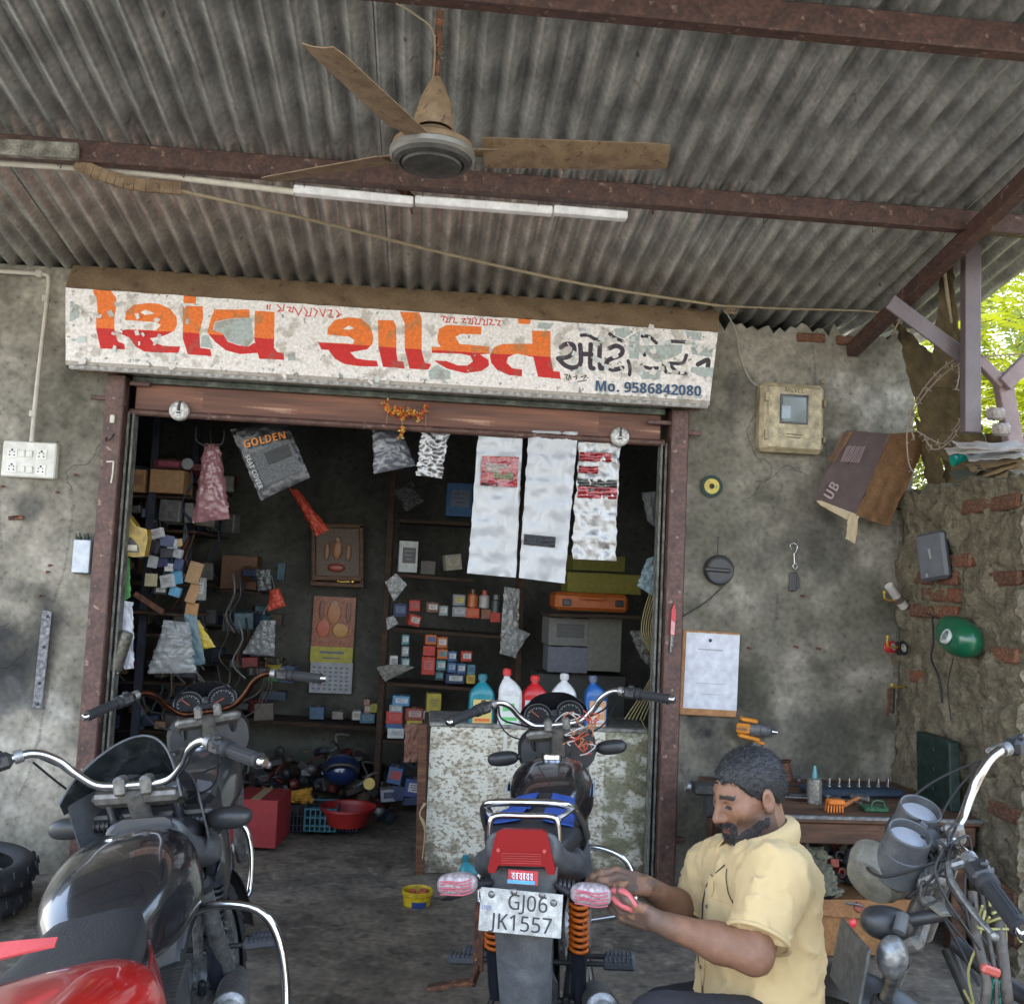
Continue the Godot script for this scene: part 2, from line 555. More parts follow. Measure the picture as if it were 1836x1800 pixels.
func wall_texture() -> void:
	# stained cement render; u runs along x from -4.2 to 2.6, v down from 3.0 to 0
	var w := 1536
	var h := 680
	var a := field(w, h, 301, 0.0045, 5, false)
	var b := field(w, h, 302, 0.03, 4, false)
	var c := field(w, h, 303, 0.012, 5, false)
	var e := field(w, h, 304, 0.11, 2, false)
	# cracks, scratches and drips, drawn as thin wandering lines
	var lines := PackedByteArray()
	lines.resize(w * h)
	var rng := RandomNumberGenerator.new()
	rng.seed = 17
	for k in 70:
		var p := Vector2(rng.randf() * w, rng.randf() * h)
		var kind := k % 3
		var ang := rng.randf() * TAU if kind else PI * 0.5 + rng.randf_range(-0.1, 0.1)
		for s in rng.randi_range(20, 140):
			ang += rng.randf_range(-0.35, 0.35) * (0.15 if kind == 0 else 1.0)
			p += Vector2(cos(ang), sin(ang)) * 1.2
			for dx in (3 if kind == 0 else 1):
				var x := int(p.x) + dx; var y := int(p.y)
				if x >= 0 and x < w and y >= 0 and y < h: lines[y * w + x] = [1, 2, 3][kind]
	# stains and tone patches: x, y, half width, half height, strength, kind (0 soot black, 1 pale, 2 green black)
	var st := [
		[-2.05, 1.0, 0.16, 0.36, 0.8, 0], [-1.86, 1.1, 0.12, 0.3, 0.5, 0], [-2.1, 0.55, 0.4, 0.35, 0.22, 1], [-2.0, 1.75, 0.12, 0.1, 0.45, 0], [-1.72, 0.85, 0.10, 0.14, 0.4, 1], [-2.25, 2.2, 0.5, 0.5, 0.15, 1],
		[1.42, 0.85, 0.10, 0.12, 0.9, 0], [1.75, 0.9, 0.12, 0.3, 0.5, 2], [1.75, 1.25, 0.35, 0.3, 0.25, 2], [2.2, 1.1, 0.3, 0.8, 0.3, 2], [1.9, 0.7, 0.5, 0.5, 0.3, 0], [1.5, 1.9, 0.25, 0.7, 0.25, 2], [2.0, 1.75, 0.3, 0.25, 0.3, 0],  # right wall: black spots, greenish patches and a broad darker area low down
		[2.25, 2.55, 0.30, 0.22, 0.35, 1], [1.6, 2.45, 0.1, 0.3, 0.3, 0], [2.3, 2.15, 0.25, 0.15, 0.2, 1],  # high corner paler: skylight from the gap painted into the colour
	]
	var d := PackedByteArray()
	d.resize(w * h * 3)
	var dark := Color(0.30, 0.29, 0.25)
	var pale := Color(0.60, 0.575, 0.53)
	for j in h:
		var y := 3.0 - 3.0 * j / h
		for i in w:
			var x := -4.2 + 6.8 * i / w
			var k := j * w + i
			var t := clampf((a[k] - 128) / 220.0 + 0.5, 0, 1)
			if x > 0: t = t * 0.55 + 0.1  # right half toned darker than the left
			var q := dark.lerp(pale, t)
			var cc := c[k]
			if cc > 170: q = q.lerp(Color(0.60, 0.58, 0.54), minf(0.2, (cc - 170) / 150.0))
			if cc < 92: q = q.lerp(Color(0.24, 0.23, 0.19), minf(0.25, (92 - cc) / 140.0))
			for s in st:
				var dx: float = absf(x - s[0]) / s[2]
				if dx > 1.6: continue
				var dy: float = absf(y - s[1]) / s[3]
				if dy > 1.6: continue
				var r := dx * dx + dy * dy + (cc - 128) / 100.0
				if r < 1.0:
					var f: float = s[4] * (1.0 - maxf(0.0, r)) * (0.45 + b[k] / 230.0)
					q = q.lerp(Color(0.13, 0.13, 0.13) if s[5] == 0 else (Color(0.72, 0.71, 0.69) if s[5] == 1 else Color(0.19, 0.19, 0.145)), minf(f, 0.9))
			var m := 1.0 + 0.15 * (b[k] / 127.5 - 1.0) + 0.12 * (e[k] / 127.5 - 1.0)
			if lines[k] == 1: m *= 0.80 + 0.1 * c[k] / 255.0
			elif lines[k] == 2: m *= 0.6
			elif lines[k] == 3: m *= 1.16
			if e[k] < 45: m *= 0.86
			d[k * 3] = int(clampf(q.r * m, 0, 1) * 255); d[k * 3 + 1] = int(clampf(q.g * m, 0, 1) * 255); d[k * 3 + 2] = int(clampf(q.b * m, 0, 1) * 255)
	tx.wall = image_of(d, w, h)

# a piece of the front wall: a relief grid in front, plain faces round it
func wall_piece(g: G, x0: float, x1: float, y0: float, y1: float, ragged := 0.0) -> void:
	var nx := maxi(3, int((x1 - x0) / 0.03))
	var ny := maxi(3, int((y1 - y0) / 0.03))
	var f := noise(401, 1.7, 5)
	var p := PackedVector3Array()
	var q := PackedVector3Array()
	for j in ny + 1:
		for i in nx + 1:
			var x := x0 + (x1 - x0) * i / nx
			var top := y1 + ragged * (f.get_noise_2d(x * 9.0, 5.0) * 0.09 - 0.02)
			var y := y0 + (top - y0) * j / ny
			p.append(Vector3(x, y, 0.012 * f.get_noise_2d(x * 2.0, y * 2.0) + 0.004 * f.get_noise_2d(x * 14.0, y * 14.0) - 0.004))
	var k0 := g.uv.size()
	g.grid(p, nx + 1, ny + 1)
	for i in p.size(): g.uv[k0 + i] = Vector2((p[i].x + 4.2) / 6.8, (3.0 - p[i].y) / 3.0)
	k0 = g.uv.size()
	# top, ends and back
	for i in nx:
		var a := p[ny * (nx + 1) + i]; var b := p[ny * (nx + 1) + i + 1]
		g.quad(a, V(a.x, a.y, -0.22), V(b.x, b.y, -0.22), b)
	for j in ny:
		var a := p[j * (nx + 1) + nx]; var b := p[(j + 1) * (nx + 1) + nx]
		g.quad(a, b, V(b.x, b.y, -0.22), V(a.x, a.y, -0.22))
		a = p[j * (nx + 1)]; b = p[(j + 1) * (nx + 1)]
		g.quad(V(a.x, a.y, -0.22), V(b.x, b.y, -0.22), b, a)
	g.quad(V(x1, y0, -0.22), V(x1, y1 - 0.08 * ragged, -0.22), V(x0, y1 - 0.08 * ragged, -0.22), V(x0, y0, -0.22))
	for i in range(k0, g.uv.size()): g.uv[i] = Vector2((g.v[i].x + g.v[i].z * 0.7 + 4.2) / 6.8, (3.0 - g.v[i].y - g.v[i].z * 0.3) / 3.0)

func shop() -> void:
	wall_texture()
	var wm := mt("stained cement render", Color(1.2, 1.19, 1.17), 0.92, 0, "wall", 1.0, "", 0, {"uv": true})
	var b := thing("shop_building", "grey stained cement front of the repair shop with a wide dark opening", "shop", V(0, 0, 0))
	var g := G.new()
	wall_piece(g, -4.2, -1.6, -0.03, 2.955)
	part("front_wall", g, wm, b)
	g = G.new()
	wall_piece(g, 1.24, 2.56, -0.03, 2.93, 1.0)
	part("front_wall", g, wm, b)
	g = G.new()
	wall_piece(g, -1.6, 1.24, 2.44, 2.95)
	part("front_wall", g, wm, b)
	var im := mt("dark plaster", Color(0.10, 0.10, 0.085), 0.9, 0, "dirt", 0.5, "rough", 0.3)  # inside walls get one dark base colour
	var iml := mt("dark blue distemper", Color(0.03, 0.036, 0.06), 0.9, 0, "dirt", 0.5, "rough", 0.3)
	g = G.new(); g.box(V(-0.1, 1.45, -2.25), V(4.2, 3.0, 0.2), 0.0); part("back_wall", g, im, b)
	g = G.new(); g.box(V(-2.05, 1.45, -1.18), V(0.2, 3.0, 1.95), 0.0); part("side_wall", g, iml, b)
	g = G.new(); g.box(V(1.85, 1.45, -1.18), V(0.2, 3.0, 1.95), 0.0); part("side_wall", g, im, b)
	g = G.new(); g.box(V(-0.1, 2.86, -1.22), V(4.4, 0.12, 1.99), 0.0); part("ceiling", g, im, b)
	# bits of red brick showing at the broken top edge
	for x in [1.98, 2.2]:
		g = G.new(); g.box(V(x, 2.86, -0.03), V(0.16, 0.05, 0.08), 0.008, rb(0, 3, 2)); part("brick", g, mt("red brick", Color(1, 1, 1), 0.9, 0, "brick", 4, "rough", 0.4), b)
	side_wall()

func side_wall() -> void:
	# broken brick side wall; the face seen is x = 2.48, from z = 0 to 1.08
	var o := thing("brick_side_wall", "broken brick side wall with crumbling plaster beside the workbench", "wall", V(2.6, 0, 0.54))
	var f := noise(431, 1.6, 5)
	var mm := mt("crumbling mortar", Color(0.74, 0.72, 0.66), 0.95, 0, "mortar", 1.1, "rough", 1.2)
	var g := G.new()
	var p := PackedVector3Array()
	var nz := 66; var ny := 126
	var bare := func(z: float, y: float) -> float: return f.get_noise_2d(z * 1.3 + 9.0, y * 1.1)
	for j in ny + 1:
		for i in nz + 1:
			var z := -0.02 + 1.10 * i / nz
			var top := 2.05 + 0.06 * f.get_noise_2d(z * 5.0, 3.3)
			var y := -0.03 + (top + 0.03) * j / ny
			var row := fposmod(y, 0.082)
			var along := fposmod(z + (0.115 if int(floor(y / 0.082)) % 2 else 0.0), 0.235)
			var joint := 0.0
			var bb: float = bare.call(z, y)
			if (row < 0.014 or along < 0.014) and bb > -0.05: joint = 0.014
			var zz := z
			if i == nz: zz = 1.08 + 0.03 * f.get_noise_2d(y * 6.0, 8.0)
			p.append(Vector3(2.485 - 0.024 * f.get_noise_2d(z * 3.0, y * 3.0) - 0.012 * f.get_noise_2d(z * 17.0, y * 17.0) - 0.006 * f.get_noise_2d(z * 50.0, y * 50.0) + joint - (0.02 if bb < -0.12 else 0.0), y, zz))
	g.grid(p, nz + 1, ny + 1)
	for i in nz:
		var a := p[ny * (nz + 1) + i]; var b2 := p[ny * (nz + 1) + i + 1]
		g.quad(a, b2, V(2.72, b2.y, b2.z), V(2.72, a.y, a.z))
	for j in ny:
		var a := p[j * (nz + 1) + nz]; var b2 := p[(j + 1) * (nz + 1) + nz]
		g.quad(a, b2, V(2.72, b2.y, b2.z), V(2.72, a.y, a.z))
	g.quad(V(2.72, -0.03, 1.08), V(2.72, 2.05, 1.08), V(2.72, 2.05, -0.02), V(2.72, -0.03, -0.02))
	part("mortar_core", g, mm, o)
	# the bricks that show through the plaster
	var rng := RandomNumberGenerator.new()
	rng.seed = 9
	var shades := []
	for k in 4: shades.append(mt("old brick %d" % k, [Color(1, 0.95, 0.9), Color(0.8, 0.78, 0.76), Color(1.1, 0.9, 0.8), Color(0.62, 0.6, 0.58)][k], 0.92, 0, "brick", 3.5, "rough", 0.7))
	for r in range(1, 25):
		for q in range(-1, 5):
			var y := r * 0.082 + 0.048
			var z := q * 0.235 + 0.1245 - (0.115 if r % 2 else 0.0)
			if z < 0.04 or z > 1.04 or y > 2.0: continue
			var keep := rng.randf()
			if bare.call(z, y) < -0.03 or keep < 0.5: continue
			var half := minf(0.11, minf(z + 0.0, 1.075 - z))
			var bg := G.new()
			bg.box(V(2.545, y, z), V(0.13, 0.066, half * 2.0 - 0.004), 0.009, rb(rng.randf_range(-2, 2), rng.randf_range(-2, 2), rng.randf_range(-1, 1)))
			for i in bg.v.size(): bg.v[i] += Vector3(0.012 * f.get_noise_3d(bg.v[i].x * 20, bg.v[i].y * 20, bg.v[i].z * 20) - rng.randf() * 0.0005 - 0.006 * keep, 0, 0)
			part("brick", bg, shades[rng.randi() % 4], o)

# ---- the canopy: sheets, purlins, rafters
func roof_y(z: float) -> float: return 2.965 + 0.165 * z

func canopy() -> void:
	var o := thing("corrugated_canopy", "rusty corrugated iron canopy on brown painted steel purlins over the yard", "canopy", V(0, 2.9, 1.5))
	var gm := mt("weathered galvanised sheet", Color(1.2, 1.2, 1.18), 0.32, 0.55, "galv", 1.0, "", 0, {"uv": true})
	var f := noise(511, 0.8, 4)
	# sheets lie side by side, each lapping over the next
	var xs := [-3.42, -2.64, -1.86, -1.08, -0.30, 0.48, 1.26, 2.04]
	for s in xs.size():
		var g := G.new()
		var p := PackedVector3Array()
		var x0: float = xs[s]
		var nx := 11 * 8
		var nz := 38
		for j in nz + 1:
			var z := -2.35 + 6.83 * j / nz + (0.03 * sin(s * 2.1) if j == nz else 0.0)
			for i in nx + 1:
				var x := x0 - 0.04 + (0.86 if s < 7 else 0.78) * i / nx
				var bend := 0.010 * f.get_noise_2d(x * 1.5, z * 1.5) + 0.006 * sin(s * 3.7)
				p.append(Vector3(x, roof_y(maxf(z, 0.0)) + 0.021 * cos((x + 0.02) / K * TAU) + bend + 0.004 * (s % 2) + (0.016 if i < 5 else 0.0), z))
		g.slab(p, nx + 1, nz + 1, 0.0016, 0.9, 4.75)
		part("roof_sheet", g, gm, o)
	for z in [1.15, 2.17, 3.2, 4.2]:
		var g := G.new()
		var y := roof_y(z) - 0.072
		g.bar(V(-3.5, y - 0.012, z), V(2.86, y + 0.004, z), 0.055, 0.095 if z != 1.15 else 0.085, 0.004)
		part("purlin", g, brown_paint(), o)
	var g := G.new()
	g.bar(V(2.2, 2.80, 0.02), V(2.2, 3.58, 3.9), 0.06, 0.07, 0.004)
	part("rafter", g, brown_paint(), o)
	g = G.new()
	g.bar(V(-3.1, 2.80, 0.02), V(-3.1, 3.58, 3.9), 0.06, 0.07, 0.004)
	part("rafter", g, brown_paint(), o)
	# hanging flat posts and braces by the rafter
	var gp := mt("grey purple oxide paint", Color(0.125, 0.095, 0.097), 0.5, 0.0, "dust", 2, "fine", 0.03)
	g = G.new(); g.bar(V(2.371, 3.098, 0.86), V(2.378, 2.245, 0.86), 0.075, 0.045, 0.003, Vector3.BACK); part("hanger_post", g, gp, o)
	g = G.new(); g.bar(V(2.025, 2.834, 0.8), V(2.376, 2.601, 0.8), 0.075, 0.012, 0.003, Vector3.BACK); part("brace", g, gp, o)
	for xx in [-3.1, 2.62]:
		g = G.new(); g.bar(V(xx, -0.03, 3.75), V(xx, roof_y(3.75) - 0.11, 3.75), 0.07, 0.07, 0.004, Vector3.BACK); part("corner_post", g, brown_paint(), o)
	# ties of wire where the purlins hold the sheets
	g = G.new()
	for k in 9:
		var x := -1.5 + k * 0.47
		g.tube([V(x, 3.02, 1.12), V(x + 0.002, 3.14, 1.118)], 0.0015, 4)
		g.tube([V(x, 3.02, 1.122), V(x - 0.002, 3.02, 1.18)], 0.0015, 4)
	part("tie_wire", g, dark_steel(), o).set_meta("kind", "stuff")

# ---- the painted sign on the shutter hood
const SX0 := -1.80
const SW := 3.23
const SY1 := 2.805
const SH := 0.385
const TW := 2048
const TH := 244

func fill_poly(m: PackedByteArray, poly: PackedVector2Array, code: int, w := TW, h := TH) -> void:
	var lo := h; var hi := 0
	for p in poly:
		lo = mini(lo, int(p.y)); hi = maxi(hi, int(p.y) + 1)
	for y in range(maxi(lo, 0), mini(hi + 1, h)):
		var xs := []
		for i in poly.size():
			var a := poly[i]; var b := poly[(i + 1) % poly.size()]
			if (a.y <= y + 0.5) != (b.y <= y + 0.5):
				xs.append(a.x + (y + 0.5 - a.y) / (b.y - a.y) * (b.x - a.x))
		xs.sort()
		for k in range(0, xs.size() - 1, 2):
			for x in range(maxi(0, int(xs[k] + 0.5)), mini(w, int(xs[k + 1] + 0.5))): m[y * w + x] = code

func stroke(m: PackedByteArray, line: PackedVector2Array, r: float, code: int, w := TW, h := TH) -> void:
	for i in line.size() - 1:
		var a := line[i]; var b := line[i + 1]
		var k := maxi(1, int(a.distance_to(b)))
		for s in k + 1:
			var p := a.lerp(b, float(s) / k)
			for y in range(maxi(0, int(p.y - r)), mini(h, int(p.y + r) + 1)):
				for x in range(maxi(0, int(p.x - r)), mini(w, int(p.x + r) + 1)):
					if (x + 0.5 - p.x) * (x + 0.5 - p.x) + (y + 0.5 - p.y) * (y + 0.5 - p.y) <= r * r: m[y * w + x] = code

func to_sign(p: PackedVector2Array) -> PackedVector2Array:
	var o := PackedVector2Array()
	for q in p: o.append(Vector2((q.x - SX0) / SW * TW, (SY1 - q.y) / SH * TH))
	return o

func smooth2(p: PackedVector2Array, closed := false) -> PackedVector2Array:
	var out := PackedVector2Array()
	var m := p.size()
	for i in (m if closed else m - 1):
		var a := p[(i - 1 + m) % m] if closed or i > 0 else p[i]
		var b := p[i]; var c := p[(i + 1) % m]
		var d := p[(i + 2) % m] if closed or i < m - 2 else c
		for s in 5:
			var t := s / 5.0
			out.append(0.5 * (2.0 * b + (c - a) * t + (2.0 * a - 5.0 * b + 4.0 * c - d) * t * t + (3.0 * b - a - 3.0 * c + d) * t * t * t))
	if not closed: out.append(p[-1])
	return out

func sign_texture() -> void:
	var m := PackedByteArray()
	m.resize(TW * TH)
	var big := {
		"sha with its bar": p2([-1.662, 2.798, -1.579, 2.8, -1.552, 2.765, -1.547, 2.728, -1.552, 2.678, -1.548, 2.609, -1.528, 2.555, -1.497, 2.544, -1.491, 2.518, -1.605, 2.515, -1.633, 2.61, -1.637, 2.659, -1.634, 2.703, -1.643, 2.759, -1.658, 2.783]),
		"sha": p2([-1.503, 2.662, -1.5, 2.703, -1.47, 2.737, -1.399, 2.751, -1.351, 2.752, -1.295, 2.73, -1.262, 2.692, -1.257, 2.654, -1.27, 2.622, -1.316, 2.597, -1.38, 2.58, -1.361, 2.56, -1.312, 2.547, -1.234, 2.549, -1.241, 2.518, -1.333, 2.513, -1.399, 2.513, -1.443, 2.535, -1.476, 2.577, -1.525, 2.595, -1.52, 2.616, -1.353, 2.621, -1.334, 2.648, -1.356, 2.661]),
		"stem": p2([-1.236, 2.75, -1.143, 2.754, -1.136, 2.7, -1.149, 2.624, -1.141, 2.549, -1.092, 2.546, -1.084, 2.512, -1.196, 2.514, -1.225, 2.588]),
		"dot": p2([-1.237, 2.801, -1.177, 2.802, -1.177, 2.764, -1.234, 2.763]),
		"va": p2([-1.085, 2.742, -0.9213, 2.754, -0.9155, 2.713, -1.003, 2.704, -1.081, 2.682, -1.087, 2.641, -1.037, 2.626, -1.014, 2.589, -0.9641, 2.574, -0.9122, 2.571, -0.8862, 2.592, -0.8668, 2.574, -0.8647, 2.543, -0.9491, 2.531, -1.017, 2.545, -1.074, 2.585, -1.113, 2.627, -1.1, 2.697]),
		"va stem": p2([-0.8935, 2.749, -0.7988, 2.749, -0.7905, 2.573, -0.7738, 2.552, -0.7432, 2.551, -0.738, 2.517, -0.8568, 2.515, -0.8716, 2.555, -0.8875, 2.611]),
		"second sha": p2([-0.5393, 2.655, -0.5381, 2.689, -0.5066, 2.73, -0.4399, 2.749, -0.3785, 2.746, -0.3358, 2.714, -0.3158, 2.663, -0.3171, 2.624, -0.3426, 2.595, -0.4229, 2.575, -0.3941, 2.546, -0.3464, 2.542, -0.292, 2.542, -0.2835, 2.513, -0.3716, 2.509, -0.4465, 2.515, -0.4953, 2.539, -0.528, 2.579, -0.5618, 2.58, -0.5807, 2.614, -0.4119, 2.618, -0.4048, 2.637, -0.4343, 2.653]),
		"second stem": p2([-0.2979, 2.745, -0.2215, 2.748, -0.2063, 2.719, -0.1994, 2.594, -0.1899, 2.546, -0.1626, 2.547, -0.1539, 2.512, -0.2597, 2.513, -0.2876, 2.609]),
		"bar": p2([-0.1932, 2.794, -0.0971, 2.796, -0.0837, 2.763, -0.0751, 2.602, -0.0564, 2.547, -0.0253, 2.542, -0.0375, 2.514, -0.13, 2.513, -0.1592, 2.611, -0.1661, 2.736]),
		"ka": p2([-0.0013, 2.677, 0.0034, 2.72, 0.0401, 2.744, 0.2132, 2.747, 0.2138, 2.708, 0.1114, 2.703, 0.0879, 2.687, 0.1069, 2.653, 0.2562, 2.649, 0.2579, 2.614, 0.2131, 2.607, 0.2559, 2.582, 0.2607, 2.554, 0.2241, 2.524, 0.1418, 2.508, 0.0512, 2.526, -0.0125, 2.561, 0.0494, 2.563, 0.1055, 2.544, 0.1537, 2.547, 0.1802, 2.57, 0.1651, 2.597, 0.1163, 2.604, -0.0248, 2.599, -0.0278, 2.63, 0.0184, 2.63, 0.0035, 2.65]),
		"ta": p2([0.2618, 2.604, 0.2806, 2.647, 0.3214, 2.667, 0.4712, 2.678, 0.4662, 2.745, 0.5595, 2.748, 0.5651, 2.617, 0.5821, 2.547, 0.6138, 2.546, 0.621, 2.509, 0.5066, 2.513, 0.4791, 2.611, 0.3933, 2.623, 0.3524, 2.603, 0.3467, 2.574, 0.3758, 2.548, 0.4248, 2.544, 0.4263, 2.51, 0.3635, 2.512, 0.2998, 2.536, 0.2704, 2.569]),
		"ta dot": p2([0.3922, 2.8, 0.4587, 2.801, 0.4529, 2.776, 0.3968, 2.775]),
	}
	for key in big: fill_poly(m, to_sign(big[key]), 1)
	for hole in [p2([-1.434, 2.704, -1.411, 2.718, -1.384, 2.71, -1.365, 2.702, -1.413, 2.692]), p2([-0.4668, 2.688, -0.4374, 2.707, -0.4096, 2.695, -0.4362, 2.686])]: fill_poly(m, to_sign(hole), 0)
	# lower part of the big letters is red, below one straight line
	var split := to_sign(p2([-1.689, 2.612, -1.194, 2.619, -0.5809, 2.613, -0.0645, 2.612, 0.601, 2.617]))
	for x in TW:
		var ys := split[0].y
		for k in 4:
			if x >= split[k].x: ys = lerpf(split[k].y, split[k + 1].y, clampf((x - split[k].x) / (split[k + 1].x - split[k].x), 0, 1))
		for y in range(maxi(0, int(ys)), TH):
			if m[y * TW + x] == 1: m[y * TW + x] = 2
	var dark := {
		"au bowl": p2([0.616, 2.67, 0.6397, 2.688, 0.6742, 2.686, 0.6829, 2.654, 0.6523, 2.623, 0.6038, 2.612]), "au low": p2([0.6038, 2.612, 0.6394, 2.58, 0.679, 2.57, 0.7126, 2.587, 0.7182, 2.632, 0.711, 2.688]),
		"au tie": p2([0.7153, 2.642, 0.7693, 2.645]), "au leg": p2([0.7648, 2.694, 0.7647, 2.635, 0.7679, 2.581, 0.7829, 2.574]), "curl": p2([0.7163, 2.738, 0.7507, 2.74, 0.7809, 2.725, 0.8082, 2.72]),
		"bar": p2([0.8117, 2.692, 0.812, 2.623, 0.8187, 2.578, 0.831, 2.578]), "tta": p2([0.8616, 2.681, 0.8956, 2.696, 0.9259, 2.68, 0.9171, 2.65, 0.8589, 2.621, 0.85, 2.596, 0.8805, 2.573, 0.9294, 2.586]), "curl two": p2([0.8587, 2.755, 0.8842, 2.737, 0.9243, 2.723]),
		"stub": p2([0.9578, 2.623, 0.9677, 2.594, 0.9677, 2.554]), "bit": p2([1.025, 2.754, 1.062, 2.754, 1.098, 2.724]), "bit two": p2([1.173, 2.737, 1.248, 2.739]), "bit three": p2([1.03, 2.682, 1.041, 2.658]),
		"bit four": p2([1.028, 2.605, 1.068, 2.593, 1.108, 2.597]), "leg": p2([1.139, 2.612, 1.153, 2.579]), "ja": p2([1.171, 2.625, 1.236, 2.631, 1.255, 2.672]), "ja low": p2([1.182, 2.608, 1.213, 2.58, 1.253, 2.578]), "tail": p2([1.316, 2.629, 1.366, 2.655, 1.367, 2.618]),
	}
	for key in dark: stroke(m, to_sign(smooth2(dark[key])), 7.4 if key.begins_with("au") or key.begins_with("t") or key == "bar" else 5.6, 3)
	var small := {
		"ma": p2([0.6389, 2.533, 0.6535, 2.535, 0.648, 2.514, 0.6609, 2.509, 0.6638, 2.535]), "la": p2([0.6725, 2.513, 0.6659, 2.53]), "ka": p2([0.6858, 2.524, 0.7061, 2.531, 0.697, 2.512]), "va": p2([0.7152, 2.523, 0.7491, 2.535, 0.7362, 2.515]), "line": p2([0.7063, 2.502, 0.7501, 2.511]), "dot": p2([0.6698, 2.556, 0.6786, 2.555]),
	}
	for key in small: stroke(m, to_sign(small[key]), 1.6, 6)
	# two short lines of thin red script along the top edge
	var script := [
		p2([0.009, 2.784, 0.0275, 2.786, 0.0217, 2.765]), p2([0.0324, 2.785, 0.0454, 2.776, 0.0359, 2.757, 0.0532, 2.759, 0.0588, 2.784]), p2([0.0657, 2.784, 0.0783, 2.781, 0.0739, 2.76, 0.0864, 2.757]), p2([0.111, 2.778, 0.1317, 2.782, 0.1166, 2.763, 0.1362, 2.761]), p2([0.142, 2.782, 0.1595, 2.78, 0.15, 2.762, 0.1676, 2.756, 0.1695, 2.788]),
		p2([0.1763, 2.792, 0.1874, 2.778, 0.1815, 2.757, 0.2023, 2.758, 0.2078, 2.787]), p2([0.2148, 2.787, 0.2291, 2.778, 0.2232, 2.756, 0.2406, 2.757, 0.2425, 2.789]), p2([0.2496, 2.786, 0.2672, 2.784, 0.2543, 2.762, 0.2788, 2.76]), p2([0.2811, 2.785, 0.3056, 2.783, 0.2926, 2.761, 0.3067, 2.758]),
		p2([-0.8345, 2.782, -0.8349, 2.76]), p2([-0.8223, 2.783, -0.8227, 2.76]), p2([-0.789, 2.788, -0.7693, 2.768, -0.7837, 2.754, -0.7595, 2.759, -0.7554, 2.791]), p2([-0.7392, 2.778, -0.7207, 2.777, -0.732, 2.761, -0.7132, 2.754, -0.7089, 2.784]),
		p2([-0.704, 2.777, -0.683, 2.742, -0.669, 2.777]), p2([-0.6584, 2.78, -0.641, 2.759, -0.6505, 2.739, -0.6264, 2.741, -0.6234, 2.78]), p2([-0.6126, 2.781, -0.593, 2.768, -0.6047, 2.74]), p2([-0.5829, 2.78, -0.5644, 2.742, -0.556, 2.782]), p2([-0.5449, 2.777, -0.5234, 2.779, -0.5348, 2.744, -0.5131, 2.743]), p2([-0.5045, 2.78, -0.4873, 2.764, -0.4997, 2.744, -0.4764, 2.762]),
	]
	for s in script: stroke(m, to_sign(s), 1.7, 7)
	# where the paint came off down to grey green sheet
	var bare := [
		p2([-1.08, 2.676, -1.003, 2.7, -0.9064, 2.713, -0.8887, 2.61, -0.9154, 2.572, -0.9643, 2.577, -1.02, 2.596, -1.039, 2.628, -1.084, 2.641]), p2([-1.136, 2.612, -1.106, 2.615, -1.078, 2.55, -1.138, 2.556]), p2([-0.7245, 2.546, -0.6887, 2.561, -0.6835, 2.517, -0.7195, 2.514]), p2([-1.76, 2.725, -1.724, 2.722, -1.714, 2.66, -1.759, 2.632]),
		p2([-0.037, 2.503, -0.0143, 2.529, 0.0059, 2.538, 0.0727, 2.51, 0.0712, 2.472, -0.0281, 2.466]), p2([0.4979, 2.789, 0.5754, 2.788, 0.5555, 2.758, 0.4923, 2.757]),
		p2([0.9581, 2.747, 1.012, 2.781, 1.012, 2.636, 0.9622, 2.638]), p2([1.034, 2.708, 1.233, 2.723, 1.23, 2.681, 1.161, 2.646, 1.102, 2.623, 1.051, 2.664]), p2([1.282, 2.614, 1.407, 2.618, 1.399, 2.557, 1.318, 2.572, 1.278, 2.589]), p2([1.019, 2.567, 1.123, 2.589, 1.125, 2.54, 1.03, 2.534]), p2([0.8775, 2.781, 0.9563, 2.797, 0.9675, 2.763, 0.9288, 2.735, 0.8937, 2.748]), p2([1.274, 2.714, 1.394, 2.717, 1.385, 2.671, 1.285, 2.679]),
		p2([1.246, 2.797, 1.331, 2.793, 1.328, 2.752, 1.257, 2.757]),
	]
	for s in bare: fill_poly(m, to_sign(s), 4)
	var a := field(TW, TH, 601, 0.028, 5, false)
	var b := field(TW, TH, 602, 0.07, 4, false)
	var e := field(TW, TH, 603, 0.012, 4, false)
	var d := PackedByteArray()
	d.resize(TW * TH * 3)
	var inks := [Color(0.88, 0.855, 0.83), Color(0.88, 0.44, 0.13), Color(0.76, 0.10, 0.07), Color(0.19, 0.16, 0.20), Color(0.64, 0.675, 0.655), Color(0.2, 0.3, 0.45), Color(0.1, 0.09, 0.09), Color(0.78, 0.20, 0.16)]
